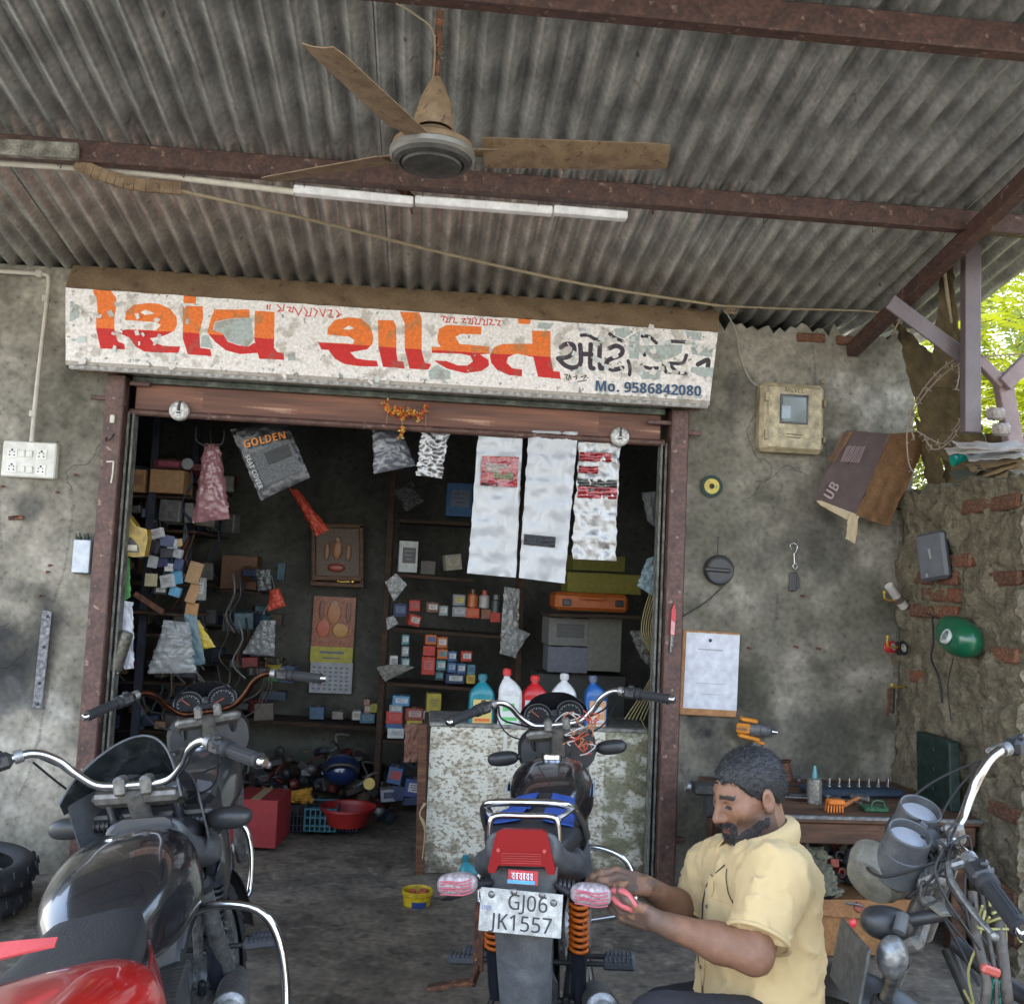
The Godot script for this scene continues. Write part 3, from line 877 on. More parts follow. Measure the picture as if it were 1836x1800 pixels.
	for y in TH:
		for x in TW:
			var k := y * TW + x
			var fx := float(x) / TW
			var fy := float(y) / TH
			var code := m[k]
			var cut := 210.0
			if code == 0 or code == 7 or code == 6: cut -= 16.0
			if fx > 0.72: cut -= 14.0 * minf(1.0, (fx - 0.72) / 0.06)
			if fx < 0.16: cut -= 20.0 * (1.0 - fx / 0.16)
			if fy > 0.86: cut -= 20.0
			var q: Color = inks[code]
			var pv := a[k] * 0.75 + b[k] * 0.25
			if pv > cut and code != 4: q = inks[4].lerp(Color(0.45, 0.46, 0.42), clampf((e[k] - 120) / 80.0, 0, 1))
			if pv > cut - 6 and pv <= cut and code != 4 and fx > 0.1: q = q.lerp(Color(0.25, 0.21, 0.18), 0.55)  # dark rim where paint lifts: shade of the curled edge painted in
			var mm := 1.0 + 0.10 * (b[k] / 127.5 - 1.0)
			# hairline cracks and grime
			if absf(b[k] - 128.0) < 2.0 and e[k] > 150 and code != 4: q = q.lerp(Color(0.42, 0.38, 0.34), 0.45)
			if e[k] < 95: q = q.lerp(Color(0.52, 0.47, 0.41), minf(0.4, (95 - e[k]) / 90.0))
			if fy > 0.93: q = q.lerp(Color(0.45, 0.41, 0.36), 0.35 + b[k] / 600.0)
			d[k * 3] = int(clampf(q.r * mm, 0, 1) * 255); d[k * 3 + 1] = int(clampf(q.g * mm, 0, 1) * 255); d[k * 3 + 2] = int(clampf(q.b * mm, 0, 1) * 255)
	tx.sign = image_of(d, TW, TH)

func sign_board() -> void:
	sign_texture()
	var o := thing("shop_sign", "long peeling white signboard with big orange and red hand painted letters", "sign", V(-0.18, 2.42, 0.11))
	var f := noise(611, 1.2, 3)
	var g := G.new()
	var p := PackedVector3Array()
	var nx := 110
	for j in 9:
		for i in nx + 1:
			var x := -1.79 + 3.205 * i / nx
			var y := 2.80 - 0.375 * j / 8.0 + 0.003 * f.get_noise_2d(x * 8, j)
			p.append(Vector3(x + (0.03 * j / 8.0 if i == 0 else 0.0) - (0.035 * j / 8.0 if i == nx else 0.0), y, 0.2 + 0.004 * f.get_noise_2d(x * 3.0, y * 9.0)))
	g.grid(p, nx + 1, 9)
	for i in g.v.size(): g.uv[i] = Vector2((g.v[i].x - SX0) / SW, (SY1 - g.v[i].y) / SH)
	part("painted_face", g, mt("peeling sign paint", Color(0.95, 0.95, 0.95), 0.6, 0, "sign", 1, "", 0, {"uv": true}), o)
	var hm := mt("dusty brown hood sheet", Color(1, 1, 1), 0.75, 0.0, "dustmetal", 1.0, "fine", 0.03)
	g = G.new()
	g.quad(V(-1.79, 2.802, 0.203), V(-1.83, 2.965, 0.025), V(1.47, 2.97, 0.025), V(1.415, 2.802, 0.203))
	g.quad(V(-1.79, 2.795, 0.199), V(1.415, 2.795, 0.199), V(1.47, 2.962, 0.022), V(-1.83, 2.957, 0.022))
	part("hood", g, hm, o)
	g = G.new()
	g.tri(V(-1.79, 2.80, 0.199), V(-1.76, 2.425, 0.2), V(-1.80, 2.43, 0.02)); g.tri(V(-1.79, 2.80, 0.199), V(-1.80, 2.43, 0.02), V(-1.83, 2.96, 0.02))
	g.tri(V(1.415, 2.80, 0.199), V(1.40, 2.43, 0.02), V(1.38, 2.425, 0.2)); g.tri(V(1.415, 2.80, 0.199), V(1.47, 2.96, 0.02), V(1.40, 2.43, 0.02))
	g.quad(V(-1.76, 2.425, 0.2), V(1.38, 2.425, 0.2), V(1.38, 2.43, 0.02), V(-1.76, 2.43, 0.02))
	part("hood_end", g, hm, o)
	g = G.new(); g.box(V(-0.185, 2.418, 0.192), V(3.12, 0.022, 0.03), 0.006); part("bottom_fold", g, mt("flaking white edge", Color(0.55, 0.52, 0.48), 0.7, 0, "scuff", 4), o)
	words("Mo. 9586842080", 0.052, 0.002, tint("blue sign paint", Color(0.035, 0.085, 0.17), 0.7), Transform3D(rb(0, 0, 0.6), V(1.064, 2.488, 0.2) + V(0.0, 0, 0.006)), o, "phone_number", "Droid Sans", 700, false, 1.0)
	# curled flakes of old paint
	var rng := RandomNumberGenerator.new()
	rng.seed = 4
	g = G.new()
	for k in 150:
		var x := rng.randf_range(0.62, 1.38) if k < 90 else (rng.randf_range(-1.78, -1.2) if k < 130 else rng.randf_range(-1.7, 1.3))
		var y := rng.randf_range(2.45, 2.78)
		if k > 130: y = rng.randf_range(2.42, 2.47)
		if k < 90 and rng.randf() < 0.5: y = rng.randf_range(2.68, 2.79)
		var a := rng.randf() * TAU
		if x > 0.75 and y < 2.53: y += 0.12
		var s := rng.randf_range(0.005, 0.02)
		var q := PackedVector3Array()
		var bend := rng.randf_range(0.2, 0.75)
		var wd := rng.randf_range(0.3, 0.8)
		for j in 3:
			for i in 3:
				var u := (i - 1) * s * (1.0 - 0.3 * j * rng.randf()); var w := j * s * wd
				var l := Vector3(u, w, s * bend * j * j * 0.25 + 0.001)
				q.append(Basis(Vector3.BACK, a) * l + Vector3(x, y, 0.2035))
		g.col = [Color(0.62, 0.58, 0.54), Color(0.5, 0.47, 0.43), Color(0.5, 0.55, 0.53), Color(0.66, 0.62, 0.58)][rng.randi() % 4]
		g.grid(q, 3, 3)
	part("paint_flake", g, mt("paint flakes", Color(1, 1, 1), 0.7, 0, "", 1, "", 0, {"vc": true}), o).set_meta("kind", "stuff")

# ---- shutter frame round the opening
func door_frame() -> void:
	var o := thing("shutter_frame", "brown oxide painted shutter frame round the shop opening", "door frame", V(-0.15, 0, 0.03))
	var m := mt("brown oxide frame paint", Color(1, 1, 1), 0.55, 0, "paint", 1.3, "fine", 0.04)
	for s in 2:
		var g := G.new()
		var x: float = -1.558 if s == 0 else 1.266
		g.box(V(x, 1.2, 0.045), V(0.09, 2.43, 0.09), 0.006)
		part("jamb", g, m, o)
		g = G.new()
		var xi: float = -1.49 if s == 0 else 1.198
		g.box(V(xi - 0.012, 1.12, 0.005), V(0.012, 2.25, 0.06), 0.002); g.box(V(xi + 0.012, 1.12, 0.005), V(0.012, 2.25, 0.06), 0.002); g.box(V(xi, 1.12, -0.03), V(0.036, 2.25, 0.012), 0.002)
		part("shutter_guide", g, mt("weathered grey green steel", Color(0.23, 0.23, 0.2), 0.6, 0.3, "scuff", 2), o)
	var g := G.new()
	g.box(V(-0.15, 2.315, 0.01), V(2.66, 0.15, 0.03), 0.006)
	part("shutter_bottom_plate", g, mt("rust streaked brown plate", Color(1, 1, 1), 0.6, 0.05, "streak", 1.0, "fine", 0.03), o)
	g = G.new(); g.tube([V(-1.5, 2.245, 0.02), V(1.2, 2.245, 0.02)], 0.018, 10); part("shutter_pipe", g, m, o)
	g = G.new(); g.box(V(-0.15, 2.408, 0.0), V(2.7, 0.03, 0.05), 0.004); g.box(V(-0.15, 2.435, 0.02), V(2.7, 0.02, 0.05), 0.004); part("shutter_slat", g, mt("pale green slat paint", Color(0.22, 0.25, 0.2), 0.6, 0.1, "scuff", 2), o)
	for x in [V(-1.258, 2.264, 0.05).x, V(0.9618, 2.307, 0.05).x]:
		g = G.new()
		g.lathe([Vector2(0.0, 0.03), Vector2(0.036, 0.03), Vector2(0.046, 0.026), Vector2(0.05, 0.018), Vector2(0.05, 0.0)], 28, Transform3D(rb(90, 0, 0), V(x, 2.262, 0.022)))
		var d := part("lock_disc", g, mt("painted lock disc", Color(0.62, 0.6, 0.57), 0.35, 0.3, "scuff", 7), o)
		g = G.new(); g.box(V(x, 2.277, 0.055), V(0.012, 0.03, 0.01), 0.002); g.box(V(x, 2.25, 0.054), V(0.02, 0.006, 0.006), 0.001); g.tube([V(x, 2.28, 0.05), V(x + 0.004, 2.31, 0.05)], 0.006, 6); part("key_slot", g, dark_steel(), d)
	for q in [[-1.63, 2.3, 0.1], [1.335, 2.3, 0.1], [1.17, 2.345, 0.14], [-1.45, 2.38, 0.1], [1.33, 0.25, 0.07]]:
		g = G.new(); g.box(V(q[0], q[1], 0.06), V(q[2], 0.022, 0.02), 0.003); part("hinge_stub", g, m, o)
	g = G.new(); g.box(V(-1.558, 2.194, 0.095), V(0.022, 0.04, 0.012), 0.003); part("sticker", g, tint("cream sticker", Color(0.6, 0.57, 0.45)), o)
	g = G.new()
	var sv := [V(-1.571, 1.983, 0.092), V(-1.538, 1.987, 0.092), V(-1.538, 1.925, 0.092), V(-1.542, 1.881, 0.092)]
	for i in 3: g.bar(sv[i], sv[i + 1], 0.007, 0.001, 0.0, Vector3.BACK)
	part("painted_seven", g, tint("cream chalk paint", Color(0.6, 0.55, 0.45)), o)
	# hooks and a wire round the right post
	g = G.new(); g.tube([V(-1.545, 2.12, 0.095), V(-1.55, 2.09, 0.12), V(-1.57, 2.08, 0.12), V(-1.58, 2.1, 0.1)], 0.004, 6); part("hook", g, dark_steel(), o)

func garland() -> void:
	var rng := RandomNumberGenerator.new()
	rng.seed = 14
	var o := thing("dried_garland", "small dried marigold garland tied on the middle of the shutter plate", "garland", V(-0.1343, 2.333, 0.05))
	var line: Array = p3([-0.2475, 2.361, 0.06, -0.2172, 2.317, 0.06, -0.1758, 2.329, 0.06, -0.1548, 2.301, 0.06, -0.1112, 2.324, 0.06, -0.0761, 2.298, 0.06, -0.0366, 2.346, 0.06])
	var g := G.new()
	g.tube(cr(line, 3), 0.003, 5)
	g.tube(p3([-0.2315, 2.325, 0.06, -0.2332, 2.254, 0.06]), 0.0012, 4); g.tube(p3([-0.0389, 2.337, 0.06, -0.0372, 2.252, 0.06]), 0.0012, 4); g.tube(p3([-0.1548, 2.301, 0.06, -0.1557, 2.216, 0.06]), 0.0015, 4)
	part("string", g, tint("straw string", Color(0.4, 0.3, 0.15)), o)
	var pts := cr(line, 4)
	pts.append(V(-0.1565, 2.23, 0.06)); pts.append(V(-0.1608, 2.207, 0.06))
	for c in 3:
		g = G.new()
		for k in 46:
			var b: Vector3 = pts[rng.randi() % pts.size()] + V(rng.randf_range(-0.012, 0.012), rng.randf_range(-0.02, 0.012), rng.randf_range(0, 0.02))
			for q in 5:
				var bs := rb(rng.randf() * 360, rng.randf() * 360, 0)
				g.tri(b, b + bs * V(0.013, 0.004, 0), b + bs * V(0.005, 0.013, 0.003))
		part("petals", g, tint("petals %d" % c, [Color(0.75, 0.28, 0.03), Color(0.6, 0.06, 0.03), Color(0.75, 0.5, 0.1)][c], 0.7), o).set_meta("kind", "stuff")

# ---- motorcycles. A bike's own axes: the rear tyre stands on the origin, it heads for -z, +x is its own right.
func wheel(parent: Node3D, called: String, xf: Transform3D, w: float, tread := true, shade := 0) -> void:
	var R := 0.30
	var g := G.new()
	g.T = xf * Transform3D(rb(0, 0, 90), Vector3.ZERO)     # the wheel's axle becomes y
	var pr := []
	for k in 13:
		var a := -1.9 + 3.8 * k / 12.0
		pr.append(Vector2(R - w + w * cos(a), w * 1.05 * sin(a)))
	g.lathe(pr, 48, Transform3D(), false)
	if tread:
		for k in 40:
			for s in [-1, 0, 1]:
				var a := TAU * (k + (0.5 if s == 0 else 0.0)) / 40.0
				var e: float = s * 0.75
				var c := Vector3(cos(a), 0, sin(a)) * (R - w + w * cos(e) + 0.001) + Vector3(0, w * 1.05 * sin(e), 0)
				var nrm := Vector3(cos(a) * cos(e), sin(e), sin(a) * cos(e))
				var t := Vector3(-sin(a), 0, cos(a))
				g.box(c, Vector3(0.008, 0.026 if s else 0.03, 0.032), 0.002, Basis(nrm, t.cross(nrm), t) * rb(20.0 * s, 0, 0))
	var tyre := part(called, g, mt("dusty tyre", Color(0.035, 0.034, 0.033), 0.85, 0, "dirt", 5, "fine", 0.06), parent, true)
	g = G.new()
	g.T = xf * Transform3D(rb(0, 0, 90), Vector3.ZERO)
	g.lathe([Vector2(0.232, -0.03), Vector2(0.222, -0.026), Vector2(0.215, 0), Vector2(0.222, 0.026), Vector2(0.232, 0.03), Vector2(0.24, 0.032), Vector2(0.24, -0.032), Vector2(0.232, -0.03)], 40)
	for k in 5:
		var a := TAU * k / 5
		g.bar(Vector3(cos(a) * 0.04, 0, sin(a) * 0.04), Vector3(cos(a) * 0.222, 0, sin(a) * 0.222), 0.028, 0.024, 0.006)
	part("rim", g, alu(), tyre, true)
	g = G.new()
	g.T = xf * Transform3D(rb(0, 0, 90), Vector3.ZERO)
	g.lathe([Vector2(0, -0.06), Vector2(0.05, -0.058), Vector2(0.075, -0.045), Vector2(0.078, 0.03), Vector2(0.04, 0.05), Vector2(0.02, 0.08), Vector2(0, 0.08)], 24)
	part("hub", g, alu(), tyre, true)

func spring(g: G, a: Vector3, b: Vector3, r: float, wire: float, turns: int) -> void:
	var bs := ydir(b - a)
	var p := []
	var k := turns * 12
	for i in k + 1:
		var t := float(i) / k
		p.append(a.lerp(b, t) + bs * Vector3(cos(TAU * turns * t) * r, 0, sin(TAU * turns * t) * r))
	g.tube(p, wire, 6)

func dial_face(parent: Node3D, xf: Transform3D, r: float, needle: float, kind := 0) -> void:
	var g := G.new()
	g.lathe([Vector2(0.0, 0.0), Vector2(r * 0.9, 0.0)], 24, xf)
	var f := part("dial_face", g, tint("dial black", Color(0.02, 0.021, 0.023), 0.4) if kind == 0 else tint("dial pale grey", Color(0.32, 0.33, 0.36), 0.35), parent, true)
	if kind == 1: return
	g = G.new()
	for k in 21:
		var a := deg_to_rad(-130 + 260.0 * k / 20)
		var lo := r * (0.66 if k % 2 == 0 else 0.74)
		var d := Vector3(sin(a), 0, -cos(a))
		g.T = xf
		g.bar(d * lo + V(0, 0.0012, 0), d * r * 0.82 + V(0, 0.0012, 0), 0.0014, 0.0006, 0.0)
	part("dial_mark", g, tint("dial white", Color(0.6, 0.6, 0.58), 0.5) if kind == 0 else tint("dial ink", Color(0.1, 0.1, 0.12)), f, true).set_meta("kind", "stuff")
	g = G.new()
	g.T = xf
	var nd := Vector3(sin(needle), 0, -cos(needle))
	g.bar(nd * -r * 0.12 + V(0, 0.003, 0), nd * r * 0.72 + V(0, 0.003, 0), 0.003, 0.001, 0.0)
	part("needle", g, tint("needle red", Color(0.5, 0.12, 0.05)), f, true)

func bike(called: String, label: String, at: Vector3, yaw: float, lean: float, steer: float, o: Dictionary) -> Node3D:
	var b := thing(called, label, "motorcycle", at, "motorcycles parked for repair", Basis(Vector3.UP, yaw) * Basis(Vector3.BACK, lean))
	var HD := V(0, 1.0, -0.90)
	var sb := Basis(V(0, 0.9, 0.44).normalized(), steer)
	var S := Transform3D(sb, HD - sb * HD)
	var paint: Material = o.paint
	var drop := V(0, -0.9, -0.44).normalized() * float(o.get("drop", 0.0))
	var bp := black_plastic()
	var g := G.new()
	# wheels
	wheel(b, "rear_wheel", Transform3D(Basis(), V(0, 0.30, 0)), 0.048)
	wheel(b, "front_wheel", S * Transform3D(Basis(), V(0, 0.30, -1.25) + drop), 0.042)
	# fork
	for s in [-1, 1]:
		g = G.new(); g.T = S
		g.tube([V(0.09 * s, 0.93, -0.935), V(0.09 * s, 0.60, -1.096) + drop], 0.0155, 12)
		var leg := part("fork_leg", g, o.get("fork", chrome()), b, true)
		g = G.new(); g.T = S * Transform3D(Basis(), drop)
		g.tube([V(0.09 * s, 0.62, -1.086), V(0.09 * s, 0.58, -1.106), V(0.09 * s, 0.33, -1.23), V(0.09 * s, 0.285, -1.25)], [0.027, 0.0245, 0.0235, 0.018], 14)
		part("slider", g, o.get("slider", alu()), leg, true)
		g = G.new(); g.T = S * Transform3D(Basis(), drop)
		g.lathe([Vector2(0.016, 0.0), Vector2(0.027, 0.0), Vector2(0.029, 0.03), Vector2(0.018, 0.045)], 14, Transform3D(ydir(V(0, 0.9, 0.44)), V(0.09 * s, 0.615, -1.09)))
		part("dust_seal", g, rubber(), leg, true)
	g = G.new(); g.T = S
	g.box(V(0, 0.915, -0.935), V(0.24, 0.035, 0.07), 0.012, rb(-26, 0, 0)); g.box(V(0, 0.74, -1.02), V(0.24, 0.04, 0.07), 0.012, rb(-26, 0, 0))
	g.tube([V(0, 0.94, -0.905), V(0, 0.70, -1.02)], 0.026, 12)
	g.lathe([Vector2(0.0, 0.022), Vector2(0.016, 0.02), Vector2(0.018, 0.0)], 6, Transform3D(rb(-26, 0, 0), V(0, 0.93, -0.92)))
	for s in [-1, 1]: g.box(V(0.035 * s, 0.955, -0.905), V(0.03, 0.05, 0.045), 0.008)
	part("fork_yoke", g, mt("greasy cast alloy", Color(0.30, 0.28, 0.25), 0.5, 0.6, "dirt", 9, "fine", 0.08), b, true)
	# front mudguard
	g = G.new(); g.T = S * Transform3D(Basis(), drop)
	var rows := []
	for k in 16:
		var a := deg_to_rad(-52 + 135.0 * k / 15)       # 0 is straight up, positive forward
		var c := V(0, 0.30 + cos(a) * 0.335, -1.25 - sin(a) * 0.335)
		var up := V(0, cos(a), -sin(a))
		var rr := PackedVector3Array()
		for q in 9:
			var e := -1.35 + 2.7 * q / 8
			rr.append(c + V(sin(e) * 0.062, 0, 0) + up * (cos(e) * 0.03 - 0.03))
		rows.append(rr)
	var pts := PackedVector3Array()
	for r in rows: pts.append_array(r)
	g.slab(pts, 9, 16, 0.003)
	part("front_mudguard", g, o.get("mud", bp), b, true)
	# handlebar
	var hb := [V(0, 0.955, -0.905), V(0.05, 0.955, -0.905), V(0.10, 0.965, -0.895), V(0.145, 1.005, -0.875), V(0.175, 1.045, -0.85), V(0.215, 1.068, -0.825), V(0.26, 1.064, -0.795), V(0.40, 1.035, -0.70)]
	if o.has("bar"): hb = o.bar
	var full := []
	for k in range(hb.size() - 1, 0, -1): full.append(V(-hb[k].x, hb[k].y, hb[k].z))
	full.append_array(hb)
	g = G.new(); g.T = S
	g.tube(cr(full, 5), 0.0112, 10)
	part("handlebar", g, o.get("barmat", chrome()), b, true)
	for s in [-1, 1]:
		var e: Vector3 = hb[-1]; var e0: Vector3 = hb[-2]
		e = V(e.x * s, e.y, e.z); e0 = V(e0.x * s, e0.y, e0.z)
		var dr := (e - e0).normalized()
		g = G.new(); g.T = S
		g.tube([e - dr * 0.125, e - dr * 0.12, e - dr * 0.11, e - dr * 0.109, e - dr * 0.01, e, e + dr * 0.004], [0.023, 0.023, 0.022, 0.0165, 0.0165, 0.02, 0.019], 16)
		for k in 14: g.box(e - dr * 0.06 + ydir(dr) * V(cos(TAU * k / 14) * 0.0166, 0, sin(TAU * k / 14) * 0.0166), V(0.0025, 0.09, 0.0025), 0.0008, ydir(dr) * Basis(Vector3.UP, -TAU * k / 14))
		var grip := part("grip", g, o.get("grip", rubber()), b, true)
		g = G.new(); g.T = S
		g.tube([e + dr * 0.003, e + dr * 0.02, e + dr * 0.024], [0.014, 0.014, 0.009], 12)
		part("bar_end", g, o.get("barend", chrome()), grip, true)
		# switch box, lever bracket and lever
		g = G.new(); g.T = S
		var fw := V(0, -0.15, -1.0)
		g.box(e - dr * 0.15, V(0.05, 0.042, 0.045), 0.01, Basis(Quaternion(Vector3.RIGHT * s, dr)))
		g.box(e - dr * 0.15 + V(0, 0.024, 0.012), V(0.02, 0.012, 0.016), 0.004); g.box(e - dr * 0.158 + V(0, 0.004, 0.026), V(0.012, 0.012, 0.01), 0.003)
		part("switch_box", g, bp, b, true)
		if o.get("levers", true):
			g = G.new(); g.T = S
			g.tube([e - dr * 0.20, e - dr * 0.18], 0.017, 10)
			g.bar(e - dr * 0.19, e - dr * 0.175 + fw * 0.045, 0.022, 0.018, 0.005)
			g.tube(cr([e - dr * 0.185 + fw * 0.045, e - dr * 0.13 + fw * 0.062, e - dr * 0.05 + fw * 0.06 + V(0, -0.008, 0), e + dr * 0.005 + fw * 0.05 + V(0, -0.012, 0)], 4), 0.006, 8)
			g.ball(e + dr * 0.008 + fw * 0.05 + V(0, -0.012, 0), V(0.009, 0.009, 0.009), 8)
			part("lever", g, alu(), b, true)
	# dials
	if o.get("dials", true):
		for s in [-1, 1]:
			var pod: int = o.get("pod", 0)
			var c := V(0.064 * s, 0.98, -0.985) if pod == 0 else V(0.056 * s, 0.985, -0.985)
			var bs := rb(48, 0, 0) if pod == 0 else rb(26, 0, 0)
			g = G.new(); g.T = S
			if pod == 0: g.lathe([Vector2(0.0, -0.065), Vector2(0.035, -0.062), Vector2(0.05, -0.03), Vector2(0.055, 0.0), Vector2(0.055, 0.012), Vector2(0.05, 0.014), Vector2(0.049, 0.0)], 28, Transform3D(bs, c))
			else: g.lathe([Vector2(0.0, -0.12), Vector2(0.04, -0.118), Vector2(0.056, -0.10), Vector2(0.053, -0.03), Vector2(0.050, -0.028), Vector2(0.049, 0.02), Vector2(0.047, 0.024), Vector2(0.044, 0.022), Vector2(0.043, 0.0)], 32, Transform3D(bs, c))
			var d := part("dial_pod", g, bp if pod == 0 else grey_plastic(), b, true)
			dial_face(d, S * Transform3D(bs, c + bs * V(0, 0.003, 0)), 0.053 if pod == 0 else 0.047, -0.7 if s < 0 else -2.0, pod)
			if o.get("pod", 0) == 0:
				g = G.new(); g.T = S
				g.lathe([Vector2(0.051, 0.0135), Vector2(0.053, 0.016), Vector2(0.0555, 0.013)], 28, Transform3D(bs, c))
				part("dial_ring", g, grey_plastic(), d, true)
		g = G.new(); g.T = S
		g.box(V(0, 0.955, -0.955), V(0.07, 0.05, 0.03), 0.008, rb(-40, 0, 0)); g.box(V(0, 0.99, -0.965), V(0.025, 0.03, 0.02), 0.006, rb(-40, 0, 0))
		part("warning_lamp_block", g, bp, b, true)
	# headlight and its cowl
	if o.get("head", 0) == 1:
		g = G.new(); g.T = S
		var rings := []
		for q in [[-0.955, 0.145, 0.15, 0.845], [-0.99, 0.155, 0.165, 0.85], [-1.05, 0.14, 0.145, 0.85], [-1.12, 0.10, 0.105, 0.85], [-1.14, 0.075, 0.08, 0.85]]: rings.append(ring(V(0, q[3], q[0]), Vector3.RIGHT, Vector3.UP, q[1], q[2] * 0.62, 0.75, 28))
		g.loft(rings)
		var hd := part("headlamp_cowl", g, o.get("cowl", bp), b, true)
		g = G.new(); g.T = S
		g.lathe([Vector2(0.07, 0.0), Vector2(0.05, 0.012), Vector2(0.0, 0.018)], 24, Transform3D(rb(-90, 0, 0), V(0, 0.85, -1.14)), false)
		part("headlamp_glass", g, mt("headlamp glass", Color(0.5, 0.52, 0.55), 0.1, 0.3), hd, true)
		# fly screen
		g = G.new(); g.T = S
		pts = PackedVector3Array()
		var vh: float = o.get("visor_h", 0.10)
		var vw: float = o.get("visor_w", 0.125)
		for j in 7:
			for i in 13:
				var u := -1.0 + 2.0 * i / 12; var w := j / 6.0
				var half := vw * (1.08 - 0.28 * pow(w, 3.0))
				pts.append(V(u * half, 0.965 + w * vh - 0.03 * pow(absf(u), 3.0) * w, -1.075 + 0.045 * w + 0.06 * u * u))
		g.slab(pts, 13, 7, 0.003)
		part("fly_screen", g, o.get("screen", mt("smoked screen", Color(0.012, 0.012, 0.014), 0.12)), hd, true)
	if o.has("fairing"):
		g = G.new(); g.T = S
		pts = PackedVector3Array()
		for j in 9:
			for i in 21:
				var u := -1.0 + i / 10.0; var w := j / 8.0
				var half := lerpf(0.11, 0.175, smoothstep(0.0, 0.55, w))
				pts.append(V(u * half, lerpf(0.68, 0.965, w) - 0.05 * u * u * w, -1.19 + 0.10 * w + 0.20 * u * u))
		g.slab(pts, 21, 9, 0.005)
		var fr := part("headlamp_fairing", g, grey_plastic(), b, true)
		g = G.new(); g.T = S
		pts = PackedVector3Array()
		for j in 8:
			for i in 21:
				var u := -1.0 + i / 10.0; var w := j / 7.0
				var arch := sqrt(maxf(0.0, 1.0 - 0.93 * u * u))
				pts.append(V(u * 0.16 - 0.02, 0.945 - 0.05 * u * u + 0.115 * w * arch, -1.085 + 0.20 * u * u + 0.07 * w * arch))
		g.slab(pts, 21, 8, 0.003)
		part("fly_screen", g, mt("smoked screen tint", Color(0.03, 0.036, 0.036), 0.12, 0, "scuff", 4, "", 0, {"coat": 0.6}), fr, true)
		g = G.new(); g.T = S
		var rim := []
		for i in 21:
			var u := -1.0 + i / 10.0
			var arch := sqrt(maxf(0.0, 1.0 - 0.93 * u * u))
			rim.append(V(u * 0.16 - 0.02, 0.947 - 0.05 * u * u + 0.115 * arch, -1.082 + 0.20 * u * u + 0.07 * arch))
		g.tube(rim, 0.0035, 6)
		part("screen_edge", g, grey_plastic(), fr, true)
		g = G.new(); g.T = S
		g.box(V(0, 0.895, -1.06), V(0.30, 0.09, 0.10), 0.03, rb(-30, 0, 0)); g.box(V(0, 0.845, -1.03), V(0.34, 0.04, 0.12), 0.015, rb(-15, 0, 0))
		var ip := part("instrument_panel", g, black_plastic(), fr, true)
		g = G.new(); g.T = S * Transform3D(rb(60, 0, 0), V(-0.045, 0.925, -1.012))
		for k in 26:
			var a := k * 1.7
			g.tube(cr([V(-0.07 + k * 0.0055, 0.002, 0.012 * sin(a)), V(-0.062 + k * 0.0055, 0.004, 0.018 * cos(a)), V(-0.055 + k * 0.0055, 0.002, -0.016 * sin(a * 1.3))], 3), 0.0022, 4)
		part("silver_lace_sticker", g, mt("silver foil", Color(0.5, 0.5, 0.48), 0.35, 0.7), fr, true).set_meta("kind", "stuff")
		g = G.new(); g.T = S
		g.ball(V(0, 0.80, -1.155), V(0.105, 0.085, 0.05), 20, Basis(), 0.8)
		part("headlamp_glass", g, mt("headlamp glass", Color(0.5, 0.52, 0.55), 0.1, 0.3), fr, true)
	for s in [-1, 1]:
		if o.get("front_ind", true):
			g = G.new(); g.T = S
			g.tube([V(0.11 * s, 0.835, -0.985), V(0.165 * s, 0.835, -0.985)], [0.014, 0.012], 8)
			for k in 3: g.tube([V((0.12 + k * 0.013) * s, 0.835, -0.985), V((0.126 + k * 0.013) * s, 0.835, -0.985)], 0.0165, 10)
			g.ball(V(0.215 * s, 0.835, -0.985), V(0.062, 0.028, 0.034), 18, Basis(), 0.8)
			var ind := part("front_indicator", g, bp, b, true)
			g = G.new(); g.T = S
			g.ball(V(0.215 * s, 0.835, -0.995), V(0.056, 0.024, 0.034), 16, Basis(), 0.8)
			part("indicator_lens", g, tint("amber lens", Color(0.75, 0.22, 0.02), 0.2), ind, true)
	# tank
	g = G.new()
	var tr := []
	var ts: float = o.get("tank", 1.0)
	for q in [[-0.86, 0.05, 0.80, 0.70], [-0.85, 0.085, 0.835, 0.68], [-0.80, 0.118, 0.856, 0.665], [-0.72, 0.143, 0.868, 0.655], [-0.62, 0.152, 0.868, 0.65], [-0.52, 0.148, 0.855, 0.65], [-0.44, 0.132, 0.835, 0.655], [-0.38, 0.105, 0.812, 0.665], [-0.345, 0.08, 0.79, 0.68], [-0.335, 0.05, 0.77, 0.70]]:
		var rr := PackedVector3Array()
		var mid: float = lerpf(q[3], q[2], 0.42)
		for k in 32:
			var t := TAU * k / 32
			var cx := cos(t); var sy := sin(t)
			var hh: float = (q[2] - mid) if sy > 0 else (mid - q[3])
			var wx: float = q[1] * ts * signf(cx) * pow(absf(cx), 0.72)
			var dent: float = 0.022 * exp(-pow((q[0] + 0.46) / 0.09, 2.0)) * exp(-pow((sy + 0.15) / 0.5, 2.0)) * absf(cx)
			wx -= signf(cx) * dent
			rr.append(V(wx, mid + hh * (ts if sy > 0 else 1.0) * signf(sy) * pow(absf(sy), 0.78), q[0]))
		tr.append(rr)
	g.loft(resample(tr, 3))
	var tank := part("fuel_tank", g, paint, b, true)
	g = G.new()
	g.lathe([Vector2(0.0, 0.02), Vector2(0.032, 0.019), Vector2(0.037, 0.014), Vector2(0.038, 0.0)], 24, Transform3D(rb(-6, 0, 0), V(0, 0.866, -0.67)))
	part("filler_cap", g, chrome(), tank, true)
